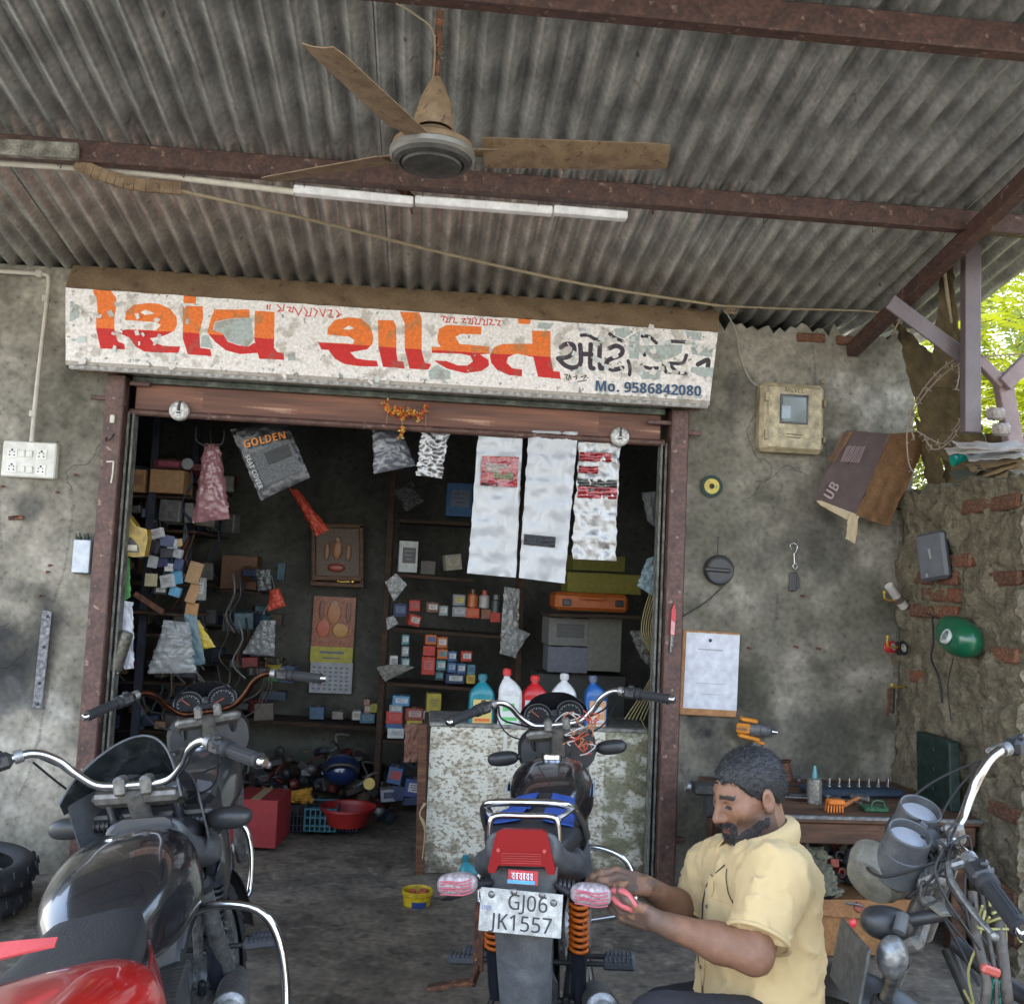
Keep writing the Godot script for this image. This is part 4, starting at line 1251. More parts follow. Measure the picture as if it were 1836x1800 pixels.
	for s in [-1, 1]:
		if o.has("badge"):
			g = G.new()
			g.extrude(PackedVector2Array([Vector2(-0.06, -0.012), Vector2(0.07, 0.0), Vector2(0.05, 0.02), Vector2(-0.03, 0.016)]), 0.004, Transform3D(rb(0, 90 * s, 0), V(0.1515 * s, 0.77, -0.62)))
			part("tank_stripe", g, o.badge, tank, true)
	# seat
	g = G.new()
	tr = []
	for q in [[-0.40, 0.075, 0.795, 0.73], [-0.37, 0.095, 0.808, 0.725], [-0.28, 0.115, 0.80, 0.72], [-0.15, 0.128, 0.802, 0.725], [-0.02, 0.138, 0.822, 0.735], [0.06, 0.14, 0.838, 0.745], [0.20, 0.125, 0.838, 0.76], [0.29, 0.105, 0.832, 0.77], [0.315, 0.07, 0.815, 0.785]]:
		tr.append(ring(V(0, (q[2] + q[3]) / 2, q[0]), Vector3.RIGHT, Vector3.UP, q[1], (q[2] - q[3]) / 2, 0.6, 24))
	g.loft(resample(tr, 3))
	var seat := part("seat", g, mt("seat vinyl", Color(0.022, 0.022, 0.024), 0.55, 0, "dust", 4, "fine", 0.06), b, true)
	if o.has("patch"):
		for s in [-1, 1]:
			g = G.new()
			pts = PackedVector3Array()
			for j in 7:
				for i in 7:
					var u := i / 6.0; var w := j / 6.0
					var x = lerpf(0.03, 0.118, u) * s
					var z := lerpf(-0.36, 0.16, w) + 0.03 * sin(u * 3.0)
					pts.append(V(x * lerpf(0.8, 1.0, w), 0.806 + 0.036 * smoothstep(-0.15, 0.05, z) + 0.004 - 0.016 * pow(u, 3.0), z))
			g.slab(pts, 7, 7, 0.004)
			part("seat_patch", g, o.patch, seat, true)
	# frame and swing arm
	g = G.new()
	g.tube(cr([V(0, 0.72, -0.92), V(0, 0.66, -0.75), V(0, 0.64, -0.45), V(0, 0.60, -0.30), V(0, 0.36, -0.30)], 4), 0.018, 8)
	g.tube(cr([V(0, 0.70, -0.94), V(0, 0.45, -0.82), V(0, 0.26, -0.72), V(0, 0.24, -0.45), V(0, 0.30, -0.30)], 4), 0.016, 8)
	for s in [-1, 1]:
		g.tube(cr([V(0.03 * s, 0.64, -0.40), V(0.10 * s, 0.70, -0.2), V(0.11 * s, 0.745, 0.05), V(0.09 * s, 0.77, 0.3)], 4), 0.012, 8)
		g.tube([V(0.04 * s, 0.38, -0.30), V(0.10 * s, 0.70, -0.05)], 0.011, 8)
	part("frame", g, dark_steel(), b, true)
	g = G.new()
	for s in [-1, 1]: g.bar(V(0.085 * s, 0.34, -0.36), V(0.085 * s, 0.30, 0.03), 0.022, 0.04, 0.006)
	g.tube([V(-0.11, 0.30, 0), V(0.11, 0.30, 0)], 0.011, 8)
	part("swing_arm", g, dark_steel(), b, true)
	for s in [-1, 1]:
		g = G.new()
		g.tube([V(0.125 * s, 0.69, 0.07), V(0.125 * s, 0.60, 0.055)], [0.022, 0.026], 14)
		g.tube([V(0.122 * s, 0.45, 0.015), V(0.122 * s, 0.44, 0.014), V(0.12 * s, 0.34, 0.004), V(0.12 * s, 0.30, 0.0)], [0.034, 0.024, 0.022, 0.016], 14)
		g.tube([V(0.124 * s, 0.6, 0.05), V(0.122 * s, 0.44, 0.014)], 0.012, 8)
		var sh := part("shock_absorber", g, mt("shock body", Color(0.03, 0.034, 0.05), 0.4, 0.4, "dust", 8), b, true)
		g = G.new()
		spring(g, V(0.125 * s, 0.605, 0.056), V(0.122 * s, 0.452, 0.016), 0.0245, 0.0062, 8)
		part("coil_spring", g, o.get("spring", tint("orange spring paint", Color(0.75, 0.16, 0.01), 0.4)), sh, true)
	# engine
	g = G.new()
	g.box(V(0, 0.34, -0.50), V(0.20, 0.17, 0.28), 0.04)
	for s in [-1, 1]: g.lathe([Vector2(0.0, 0.05), Vector2(0.07, 0.048), Vector2(0.085, 0.035), Vector2(0.09, 0.0)], 22, Transform3D(rb(0, 0, -90 * s), V(0.09 * s, 0.34, -0.53)), false)
	var eng := part("engine", g, alu(), b, true)
	g = G.new()
	for k in 9: g.box(V(0, 0.44 + 0.002 * k, -0.60 - 0.018 * k), V(0.15, 0.15, 0.005), 0.002, rb(-8, 0, 0))
	g.box(V(0, 0.455, -0.67), V(0.10, 0.10, 0.20), 0.01, rb(-8, 0, 0)); g.box(V(0, 0.465, -0.79), V(0.13, 0.12, 0.05), 0.015, rb(-8, 0, 0))
	part("cylinder_fin", g, dark_steel(), eng, true).set_meta("kind", "stuff")
	g = G.new(); g.tube(cr([V(0.02, 0.42, -0.80), V(0.05, 0.32, -0.88), V(0.09, 0.22, -0.78), V(0.13, 0.20, -0.5), V(0.15, 0.22, -0.2)], 5), 0.017, 10)
	var ex := part("exhaust_pipe", g, o.get("pipe", chrome()), b, true)
	var m0: Vector3 = V(0.155, 0.23, -0.25); var m1: Vector3 = o.get("muffler_end", V(0.19, 0.36, 0.33))
	g = G.new()
	g.tube([m0, m0.lerp(m1, 0.12), m0.lerp(m1, 0.25), m0.lerp(m1, 0.97), m1, m1, m1.lerp(m0, 0.03)], [0.02, 0.036, 0.045, 0.047, 0.044, 0.03, 0.028], 22)
	part("muffler", g, alu(), ex, true)
	g = G.new(); g.tube([m1.lerp(m0, 0.03), m1.lerp(m0, -0.03)], [0.016, 0.016], 14, false); g.lathe([Vector2(0.018, 0), Vector2(0.033, 0.001)], 18, Transform3D(ydir(m1 - m0), m1.lerp(m0, 0.01))); part("tail_pipe", g, dark_steel(), ex, true)
	# side panels and tail
	for s in [-1, 1]:
		g = G.new()
		pts = PackedVector3Array()
		for j in 6:
			for i in 9:
				var w := j / 5.0; var u := i / 8.0
				var z := lerpf(-0.34, 0.10, u) + (1 - w) * 0.05 * (1 - u)
				pts.append(V((0.105 + 0.04 * sin(u * 2.4) + 0.016 * sin(w * PI)) * s, lerpf(0.45 + 0.18 * u * u, 0.735, w), z))
		g.slab(pts, 9, 6, 0.004)
		part("side_panel", g, o.get("panel", paint), b, true)
	g = G.new()
	tr = []
	for q in [[-0.03, 0.135, 0.745, 0.62], [0.10, 0.155, 0.765, 0.655], [0.2, 0.152, 0.78, 0.69], [0.30, 0.115, 0.815, 0.735], [0.385, 0.095, 0.872, 0.775], [0.40, 0.082, 0.868, 0.785]]:
		tr.append(ring(V(0, (q[2] + q[3]) / 2, q[0]), Vector3.RIGHT, Vector3.UP, q[1], (q[2] - q[3]) / 2, 0.62, 28))
	g.loft(resample(tr, 3))
	var tail := part("tail_cowl", g, o.get("tailmat", grey_plastic()), b, true)
	# tail lamp: a broad lens with feet
	g = G.new()
	var lens := PackedVector2Array([Vector2(-0.064, 0.05), Vector2(-0.05, 0.058), Vector2(0.05, 0.058), Vector2(0.064, 0.05), Vector2(0.084, -0.035), Vector2(0.082, -0.046), Vector2(0.066, -0.046), Vector2(0.058, -0.028), Vector2(-0.058, -0.028), Vector2(-0.066, -0.046), Vector2(-0.082, -0.046), Vector2(-0.084, -0.035)])
	g.extrude(lens, 0.045, Transform3D(rb(-8, 0, 0), V(0, 0.818, 0.40)))
	var lamp := part("tail_light", g, mt("red lens", Color(0.20, 0.003, 0.005), 0.3, 0, "", 9, "", 0, {"spec": 0.25}) if not o.has("no_lamp") else bp, tail, true)
	g = G.new()
	for s in [-1, 1]: g.lathe([Vector2(0.0, 0.002), Vector2(0.005, 0.002), Vector2(0.006, 0.0)], 10, Transform3D(rb(82, 0, 0), V(0.058 * s, 0.83, 0.424)))
	for k in 5: g.box(V(0, 0.80 + k * 0.006, 0.4265 + 0.0008 * k - 0.001), V(0.10, 0.0012, 0.002), 0.0, rb(-8, 0, 0))
	if not o.has("no_lamp"): part("lens_rib", g, mt("dull lens red", Color(0.36, 0.02, 0.02), 0.3), lamp, true).set_meta("kind", "stuff")
	# number plate bracket, mudguard flap
	g = G.new()
	pts = PackedVector3Array()
	for j in 9:
		for i in 7:
			var u := -1.0 + i / 3.0; var w := j / 8.0
			pts.append(V(u * lerpf(0.088, 0.058, w), lerpf(0.80, 0.42, w), 0.385 + 0.03 * w - 0.05 * pow(maxf(0, w - 0.4), 2) - 0.025 * u * u + 0.0 * w))
	g.slab(pts, 7, 9, 0.004)
	part("rear_mudguard", g, grey_plastic(), b, true)
	g = G.new()
	pts = PackedVector3Array()
	for k in 12:
		var a := deg_to_rad(-60 + 145.0 * k / 11)
		for q in 7:
			var e := -1.2 + 2.4 * q / 6
			pts.append(V(sin(e) * 0.07, 0.30 + cos(a) * (0.345 + 0.02 * cos(e)), sin(a) * (0.345 + 0.02 * cos(e))))
	g.slab(pts, 7, 12, 0.003)
	part("inner_mudguard", g, bp, b, true)
	if o.has("plate"):
		g = G.new(); g.box(Vector3.ZERO, V(0.204, 0.102, 0.003), 0.0012)
		var pxf := Transform3D(rb(-6, 0, -3.5), V(0.0, 0.688, 0.447))
		for i in g.v.size():
			g.v[i] = pxf * g.v[i]; g.n[i] = pxf.basis * g.n[i]
		var pl := part("number_plate", g, mt("white plate", Color(0.62, 0.61, 0.56), 0.5, 0, "dirt", 8), b, true)
		var ink := tint("plate ink", Color(0.03, 0.03, 0.035), 0.6)
		words(o.plate[0], 0.036, 0.0016, ink, pxf * Transform3D(Basis(), V(0.016, 0.023, 0.0022)), pl, "plate_letters", "Droid Sans", 400, true, 0.98)
		words(o.plate[1], 0.036, 0.0016, ink, pxf * Transform3D(Basis(), V(0.004, -0.025, 0.0022)), pl, "plate_letters", "Droid Sans", 400, true, 1.0)
		words("IND", 0.010, 0.001, tint("pale plate ink", Color(0.25, 0.27, 0.4)), pxf * Transform3D(Basis(), V(-0.085, 0.005, 0.0022)), pl, "plate_letters", "Droid Sans", 700, true)
		for q in [[-0.075, 0.036], [0.08, 0.03], [0.05, 0.046], [-0.02, 0.047]]:
			g = G.new(); g.T = pxf
			g.lathe([Vector2(0.0, 0.004), Vector2(0.006, 0.003), Vector2(0.009, 0.0)], 10, Transform3D(rb(90, 0, 0), V(q[0], q[1], 0.002)))
			part("plate_bolt", g, steel(), pl, true)
		g = G.new(); g.box(V(0.005, 0.768, 0.432), V(0.075, 0.034, 0.002), 0.0005, rb(-4, 0, -2))
		var stk := part("sticker", g, tint("red sticker", Color(0.5, 0.03, 0.04)), b, true)
		g = G.new(); g.box(V(0.0, 0.757, 0.4335), V(0.07, 0.01, 0.002), 0.0005, rb(-4, 0, -2)); part("sticker_band", g, tint("sky sticker", Color(0.1, 0.35, 0.55)), stk, true)
		g = G.new(); g.T = Transform3D(rb(-4, 0, -2), V(0.005, 0.77, 0.4345))
		var sx := -0.03
		for wd in [0.008, 0.006, 0.009, 0.005, 0.008, 0.007]:
			g.tube(cr([V(sx, 0.008, 0), V(sx + wd * 0.8, 0.006, 0), V(sx + wd * 0.3, 0.0, 0), V(sx + wd * 0.9, -0.006, 0)], 3), 0.0011, 4)
			g.tube([V(sx + wd * 0.9, 0.01, 0), V(sx + wd, -0.007, 0)], 0.0011, 4)
			sx += wd + 0.002
		part("sticker_script", g, tint("sticker white", Color(0.8, 0.8, 0.8)), stk, true).set_meta("kind", "stuff")
	if o.get("rear_ind", true):
		for s in [-1, 1]:
			var c: Vector3 = V(-0.165, 0.738, 0.40) if s < 0 else V(0.172, 0.722, 0.40)
			g = G.new()
			g.tube([V(0.085 * s, 0.735, 0.37), c - V(0.05 * s, 0, 0)], 0.011, 8)
			for k in 4: g.tube([V((0.092 + k * 0.011) * s, 0.735, 0.372 + 0.004 * k), V((0.098 + k * 0.011) * s, 0.735, 0.372 + 0.004 * k)], 0.0155, 10)
			var st := part("rear_indicator", g, bp, b, true)
			g = G.new()
			g.ball(c, V(0.053, 0.027, 0.03), 22, rb(0, 0, -4 * s), 0.75)
			var ln := part("wrapped_lens", g, mt("wrapped lens", Color(0.62, 0.52, 0.52), 0.3, 0, "scuff", 12, "fine", 0.1, {"coat": 0.6}) if o.has("plate") else tint("amber lens", Color(0.75, 0.22, 0.02), 0.2), st, true)
			if o.has("plate"):
				g = G.new()
				for k in 5:
					g.T = Transform3D(rb(0, 0, -4 * s), c + V(0, 0.016 - k * 0.008, 0))
					g.tube(cr([V(-0.04, 0, 0.030), V(-0.015, 0.004 * (k % 2), 0.0335), V(0.015, -0.003, 0.0335), V(0.042, 0.002, 0.029)], 3), 0.0018, 4)
				part("print", g, tint("pink print", Color(0.6, 0.12, 0.16), 0.3), ln, true).set_meta("kind", "stuff")
	if o.has("red_tail"):
		g = G.new()
		tr = []
		for q in [[-0.09, 0.125, 0.785, 0.62], [-0.03, 0.17, 0.82, 0.58], [0.06, 0.185, 0.84, 0.56], [0.2, 0.17, 0.855, 0.60], [0.36, 0.12, 0.87, 0.7], [0.44, 0.07, 0.86, 0.76]]:
			tr.append(ring(V(0.02, (q[2] + q[3]) / 2, q[0]), Vector3.RIGHT, Vector3.UP, q[1], (q[2] - q[3]) / 2, 0.6, 28))
		g.loft(resample(tr, 4))
		var rt := part("red_tail_shell", g, gloss("red bike paint", Color(0.44, 0.006, 0.006)), b, true)
		g = G.new()
		pts = PackedVector3Array()
		for j in 4:
			for i in 8:
				var u := i / 7.0; var w := j / 3.0
				pts.append(V(lerpf(-0.19, 0.045, u), 0.872 + 0.05 * w * (1.0 - u * 0.9) + 0.01 * sin(u * 3.0), lerpf(0.10, 0.02, u) - 0.02 * w))
		g.slab(pts, 8, 4, 0.006)
		part("red_fin", g, mt("faded red plastic", Color(0.62, 0.10, 0.10), 0.3, 0, "dust", 5), rt, true)
	# grab rail
	if o.get("rail", true):
		g = G.new()
		g.tube(cr([V(-0.128, 0.765, 0.05), V(-0.135, 0.83, 0.12), V(-0.125, 0.885, 0.20), V(-0.09, 0.905, 0.235), V(0, 0.91, 0.25), V(0.08, 0.905, 0.235), V(0.118, 0.885, 0.20), V(0.14, 0.83, 0.12), V(0.15, 0.775, 0.05)], 5), 0.0105, 10)
		g.tube(cr([V(-0.09, 0.84, 0.345), V(-0.088, 0.88, 0.345), V(-0.07, 0.896, 0.345), V(0, 0.898, 0.35), V(0.07, 0.896, 0.345), V(0.086, 0.88, 0.345), V(0.088, 0.835, 0.345)], 4), 0.0085, 8)
		for s in [-1, 1]: g.bar(V(0.118 * s, 0.885, 0.2), V(0.085 * s, 0.888, 0.34), 0.02, 0.005, 0.001)
		part("grab_rail", g, o.get("railmat", chrome()), b, true)
	# foot rests, guard, stand
	g = G.new()
	g.tube([V(-0.185, 0.275, -0.42), V(0.185, 0.275, -0.42)], 0.009, 8); g.tube([V(0, 0.275, -0.42), V(0, 0.35, -0.15)], 0.012, 8)
	g.tube([V(-0.2, 0.355, -0.14), V(0.2, 0.355, -0.14)], 0.008, 8)
	var pegs := part("footrest_bar", g, dark_steel(), b, true)
	for s in [-1, 1]:
		for q in [V(0.235, 0.275, -0.42), V(0.235, 0.355, -0.14)]:
			g = G.new()
			g.box(V(q.x * s, q.y, q.z), V(0.10, 0.028, 0.036), 0.008)
			for k in 7: g.box(V((q.x - 0.04 + k * 0.013) * s, q.y + 0.013, q.z), V(0.006, 0.008, 0.038), 0.002)
			part("footrest_rubber", g, mt("worn grey rubber", Color(0.09, 0.095, 0.105), 0.65, 0, "dust", 6), pegs, true)
	if o.get("guard", true):
		for s in [-1, 1]:
			g = G.new()
			var gw: float = o.get("guard_w", 1.0) * s; var gy: float = o.get("guard_y", 0.0)
			g.tube(cr([V(0.03 * gw, 0.60 + gy, -0.86), V(0.14 * gw, 0.62 + gy, -0.86), V(0.25 * gw, 0.585 + gy, -0.85), V(0.29 * gw, 0.50 + gy, -0.84), V(0.285 * gw, 0.36 + gy * 0.5, -0.82), V(0.25 * gw, 0.29, -0.79), V(0.06 * gw, 0.27, -0.74)], 5), 0.0115, 10)
			part("crash_guard", g, o.get("guardmat", chrome()), b, true)
	g = G.new()
	for s in [-1, 1]: g.tube([V(0.08 * s, 0.27, -0.33), V(0.11 * s, 0.10, -0.12), V(0.13 * s, 0.02, -0.10)], 0.011, 8)
	g.tube([V(-0.11, 0.12, -0.14), V(0.11, 0.12, -0.14)], 0.009, 8)
	part("stand", g, dark_steel(), b, true)
	g = G.new(); g.tube([V(-0.10, 0.28, -0.42), V(-0.16, 0.2, -0.35), V(-0.23, 0.01 + maxf(0.0, tan(lean)) * 0.23, -0.30)], 0.01, 8); part("side_stand", g, dark_steel(), b, true)
	# cables
	g = G.new()
	for s in [-1, 1]:
		g.tube(cr([S * V(0.22 * s, 1.05, -0.86), S * V(0.20 * s, 0.98, -1.0), S * V(0.08 * s, 0.92, -1.08), S * V(0.03 * s, 0.84, -0.98), V(0.03 * s, 0.66, -0.84)], 6), 0.0035, 6)
		g.tube(cr([S * V(0.24 * s, 1.04, -0.86), S * V(0.19 * s, 0.93, -0.96), S * V(0.07 * s, 0.86, -0.97), V(0.02 * s, 0.7, -0.82)], 6), 0.003, 6)
	part("control_cable", g, rubber(), b, true).set_meta("kind", "stuff")
	return b

func resample(rings: Array, k: int) -> Array:
	var m: int = rings[0].size()
	var out := []
	for i in rings.size() - 1:
		for s in k:
			var t := float(s) / k
			var rr := PackedVector3Array()
			for q in m:
				var a: Vector3 = rings[maxi(i - 1, 0)][q]; var b: Vector3 = rings[i][q]; var c: Vector3 = rings[i + 1][q]; var d: Vector3 = rings[mini(i + 2, rings.size() - 1)][q]
				rr.append(0.5 * (2.0 * b + (c - a) * t + (2.0 * a - 5.0 * b + 4.0 * c - d) * t * t + (3.0 * b - a - 3.0 * c + d) * t * t * t))
			out.append(rr)
	out.append(rings[-1])
	return out

func gloss(key: String, col: Color, rough := 0.3) -> Material: return mt(key, col, rough, 0, "dust", 3, "", 0, {"coat": 0.9, "coat_rough": 0.06})

func bikes() -> void:
	var black := gloss("black bike paint", Color(0.012, 0.012, 0.014), 0.25)
	var c := bike("motorcycle", "black motorcycle with orange springs and white number plate, being repaired by the mechanic", V(0.40, 0, 2.07), -0.2, 0.05, 0.2, {
		"paint": black, "head": 1, "patch": mt("blue seat cloth", Color(0.02, 0.09, 0.42), 0.6, 0, "dust", 5, "fine", 0.1), "plate": ["GJ06", "JK1557"], "panel": grey_plastic(), "badge": tint("pale stripe", Color(0.3, 0.4, 0.55), 0.3), "muffler_end": V(0.195, 0.40, 0.30), "guard_y": -0.11})
	# rusted leg of a broken saree guard, and a tuft of red wire at the yoke
	var g := G.new()
	g.bar(V(-0.15, 0.60, 0.10), V(-0.155, 0.42, 0.12), 0.012, 0.03, 0.002); g.bar(V(-0.155, 0.43, 0.12), V(-0.165, 0.40, 0.16), 0.012, 0.03, 0.002); g.bar(V(-0.16, 0.405, 0.15), V(-0.29, 0.385, 0.16), 0.03, 0.012, 0.002)
	part("rusty_guard_bracket", g, rusty(), c, true)
	var rng := RandomNumberGenerator.new()
	rng.seed = 22
	for k in 3:
		g = G.new()
		for q in 9:
			var p0 := V(0.09 + rng.randf_range(-0.05, 0.05), 0.93 + rng.randf_range(-0.05, 0.06), -0.91 + rng.randf_range(-0.03, 0.03))
			var pp := [p0]
			for e in 3: pp.append(pp[-1] + V(rng.randf_range(-0.04, 0.04), rng.randf_range(-0.03, 0.03), rng.randf_range(-0.02, 0.03)))
			g.tube(cr(pp, 3), 0.0026, 5)
		part("loose_wire", g, [tint("red wire", Color(0.55, 0.08, 0.04)), tint("copper wire", Color(0.5, 0.22, 0.1)), tint("white wire", Color(0.6, 0.58, 0.55))][k], c, true).set_meta("kind", "stuff")
	bike("motorcycle", "black motorcycle with red side panels and a dark windscreen, parked beside the shop door", V(-0.42, 0, 3.19), 0.08, 0.24, -0.25, {
		"paint": black, "head": 2, "panel": gloss("red bike paint", Color(0.44, 0.006, 0.006)), "tailmat": gloss("red bike paint", Color(0.44, 0.006, 0.006)), "dials": false, "tank": 1.12, "fairing": true, "red_tail": true, "rail": false, "rear_ind": false, "spring": dark_steel()})
	bike("motorcycle", "old motorcycle with rusty handlebar and twin round dials behind the red panelled one", V(-0.63, 0, 2.02), 0.1, 0.08, 0.2, {
		"paint": gloss("dark green grey paint", Color(0.03, 0.034, 0.036)), "head": 1, "barmat": mt("rusted chrome", Color(0.5, 0.46, 0.42), 0.3, 0.9, "rust", 4), "visor_h": 0.09, "visor_w": 0.12, "front_ind": false, "rail": false, "rear_ind": false, "spring": dark_steel(), "no_lamp": true, "guard_w": 0.55, "guard_y": -0.06})
	var rbk := bike("motorcycle", "stripped motorcycle without headlight beside the workbench, dials and chrome handlebar bare", V(1.73, 0, 3.53), 0.4, 0.16, 0.5, {
		"paint": gloss("dull grey paint", Color(0.06, 0.062, 0.065)), "head": 0, "front_ind": false, "fork": steel(), "guard": false, "drop": 0.09, "pod": 1, "rear_ind": false, "rail": false})
	rbk.get_node("fuel_tank").free()
	g = G.new(); g.ball(V(1.02, 0.7478, 2.92), V(0.036, 0.045, 0.03), 18, rb(0, 20, -6)); part("silver_indicator", g, mt("tarnished reflector", Color(0.34, 0.34, 0.33), 0.35, 0.6, "scuff", 9), rbk)
	g = G.new(); g.tube([V(1.034, 0.798, 2.92), V(1.053, 0.8282, 2.9)], 0.014, 10); part("indicator_stem", g, mt("dusty grey plastic", Color.WHITE), rbk)
	g = G.new(); g.ball(V(1.036, 0.7969, 2.86), V(0.055, 0.034, 0.04), 18, rb(0, 0, -4), 0.8); g.tube([V(1.049, 0.7971, 2.86), V(1.14, 0.8296, 2.9)], 0.014, 10); part("black_indicator", g, black_plastic(), rbk)
	g = G.new(); g.ball(V(0.9427, 0.8092, 2.9), V(0.008, 0.010, 0.008), 10); part("bulb_socket", g, tint("case red", Color(0.5, 0.03, 0.04)), rbk)
	g = G.new(); g.box(V(0.9369, 0.7255, 2.9), V(0.006, 0.13, 0.19), 0.002, rb(0, -7, -10)); part("front_plate", g, mt("plate back grey", Color(0.10, 0.105, 0.10), 0.5, 0.3, "scuff", 6), rbk)
	g = G.new(); g.lathe([Vector2(0.0, -0.07), Vector2(0.08, -0.06), Vector2(0.105, -0.01), Vector2(0.108, 0.012), Vector2(0.10, 0.014), Vector2(0.095, 0.0), Vector2(0.0, -0.04)], 26, Transform3D(rb(0, 30, 118) * Basis().scaled(V(0.72, -0.8, 0.72)), V(1.116, 0.8523, 2.66))); part("headlamp_bowl", g, mt("dusty khaki plastic", Color(0.22, 0.21, 0.17), 0.6, 0, "dirt", 6), rbk)
	g = G.new(); g.bar(V(1.124, 0.8514, 2.86), V(1.13, 0.8428, 2.94), 0.03, 0.012, 0.003); part("lamp_bracket", g, mt("dusty khaki plastic", Color.WHITE), rbk)
	g = G.new(); g.box(V(1.189, 0.7535, 3), V(0.04, 0.018, 0.016), 0.004, rb(0, 0, -18)); part("red_connector", g, tint("connector red", Color(0.5, 0.10, 0.07), 0.4), rbk)
	for k in 4:
		g = G.new()
		for q in 5:
			var p0: Vector3 = [V(1.129, 1.006, 2.95), V(1.123, 0.9712, 2.95), V(1.205, 0.7318, 3), V(1.21, 0.8475, 2.95)][k] + V(rng.randf_range(-0.02, 0.02), rng.randf_range(-0.02, 0.02), 0)
			var pp := [p0]
			for e in 4: pp.append(pp[-1] + V(rng.randf_range(-0.03, 0.05), rng.randf_range(-0.07, 0.03), rng.randf_range(-0.02, 0.02)))
			g.tube(cr(pp, 4), 0.003, 5)
		part("loose_wire", g, [rubber(), dark_steel(), tint("green wire", Color(0.02, 0.25, 0.18)), tint("yellow wire dull", Color(0.35, 0.33, 0.12))][k], rbk).set_meta("kind", "stuff")
	g = G.new()
	for k in 3: g.tube(cr([V(1.208, 0.8773, 2.9) + V(0.02 * k, 0, 0), V(1.188, 0.8018, 2.95) + V(0.025 * k, 0.01 * k, 0), V(1.181, 0.7315, 3) + V(0.02 * k, 0, 0), V(1.17, 0.6549, 3) + V(0.03 * k, 0, 0)], 4), [0.010, 0.005, 0.012][k], 8)
	part("bare_tubing", g, mt("grimy brown tubing", Color(0.13, 0.11, 0.09), 0.6, 0.3, "scuff", 8), rbk).set_meta("kind", "stuff")

const HS := 0.93

# ---- the mechanic: signed distance fields, meshed as surface nets
func smin(a: float, b: float, k: float) -> float:
	var h := maxf(k - absf(a - b), 0.0) / k
	return minf(a, b) - h * h * k * 0.25

# bones: [a, b, ra, rb]
func bone_d(p: Vector3, q: Array) -> float:
	var a: Vector3 = q[0]; var ab: Vector3 = q[1] - a
	var t := clampf((p - a).dot(ab) / maxf(ab.length_squared(), 1e-8), 0.0, 1.0)
	return p.distance_to(a + ab * t) - lerpf(q[2], q[3], t)

func bones_d(p: Vector3, bones: Array, k: float) -> float:
	var d := 10.0
	for q in bones: d = smin(d, bone_d(p, q), k)
	return d

func ell(p: Vector3, c: Vector3, r: Vector3) -> float:
	var q := (p - c) / r
	var k := q.length()
	return (k - 1.0) * k / maxf((q / r).length(), 1e-5) if k > 1e-5 else -minf(r.x, minf(r.y, r.z))

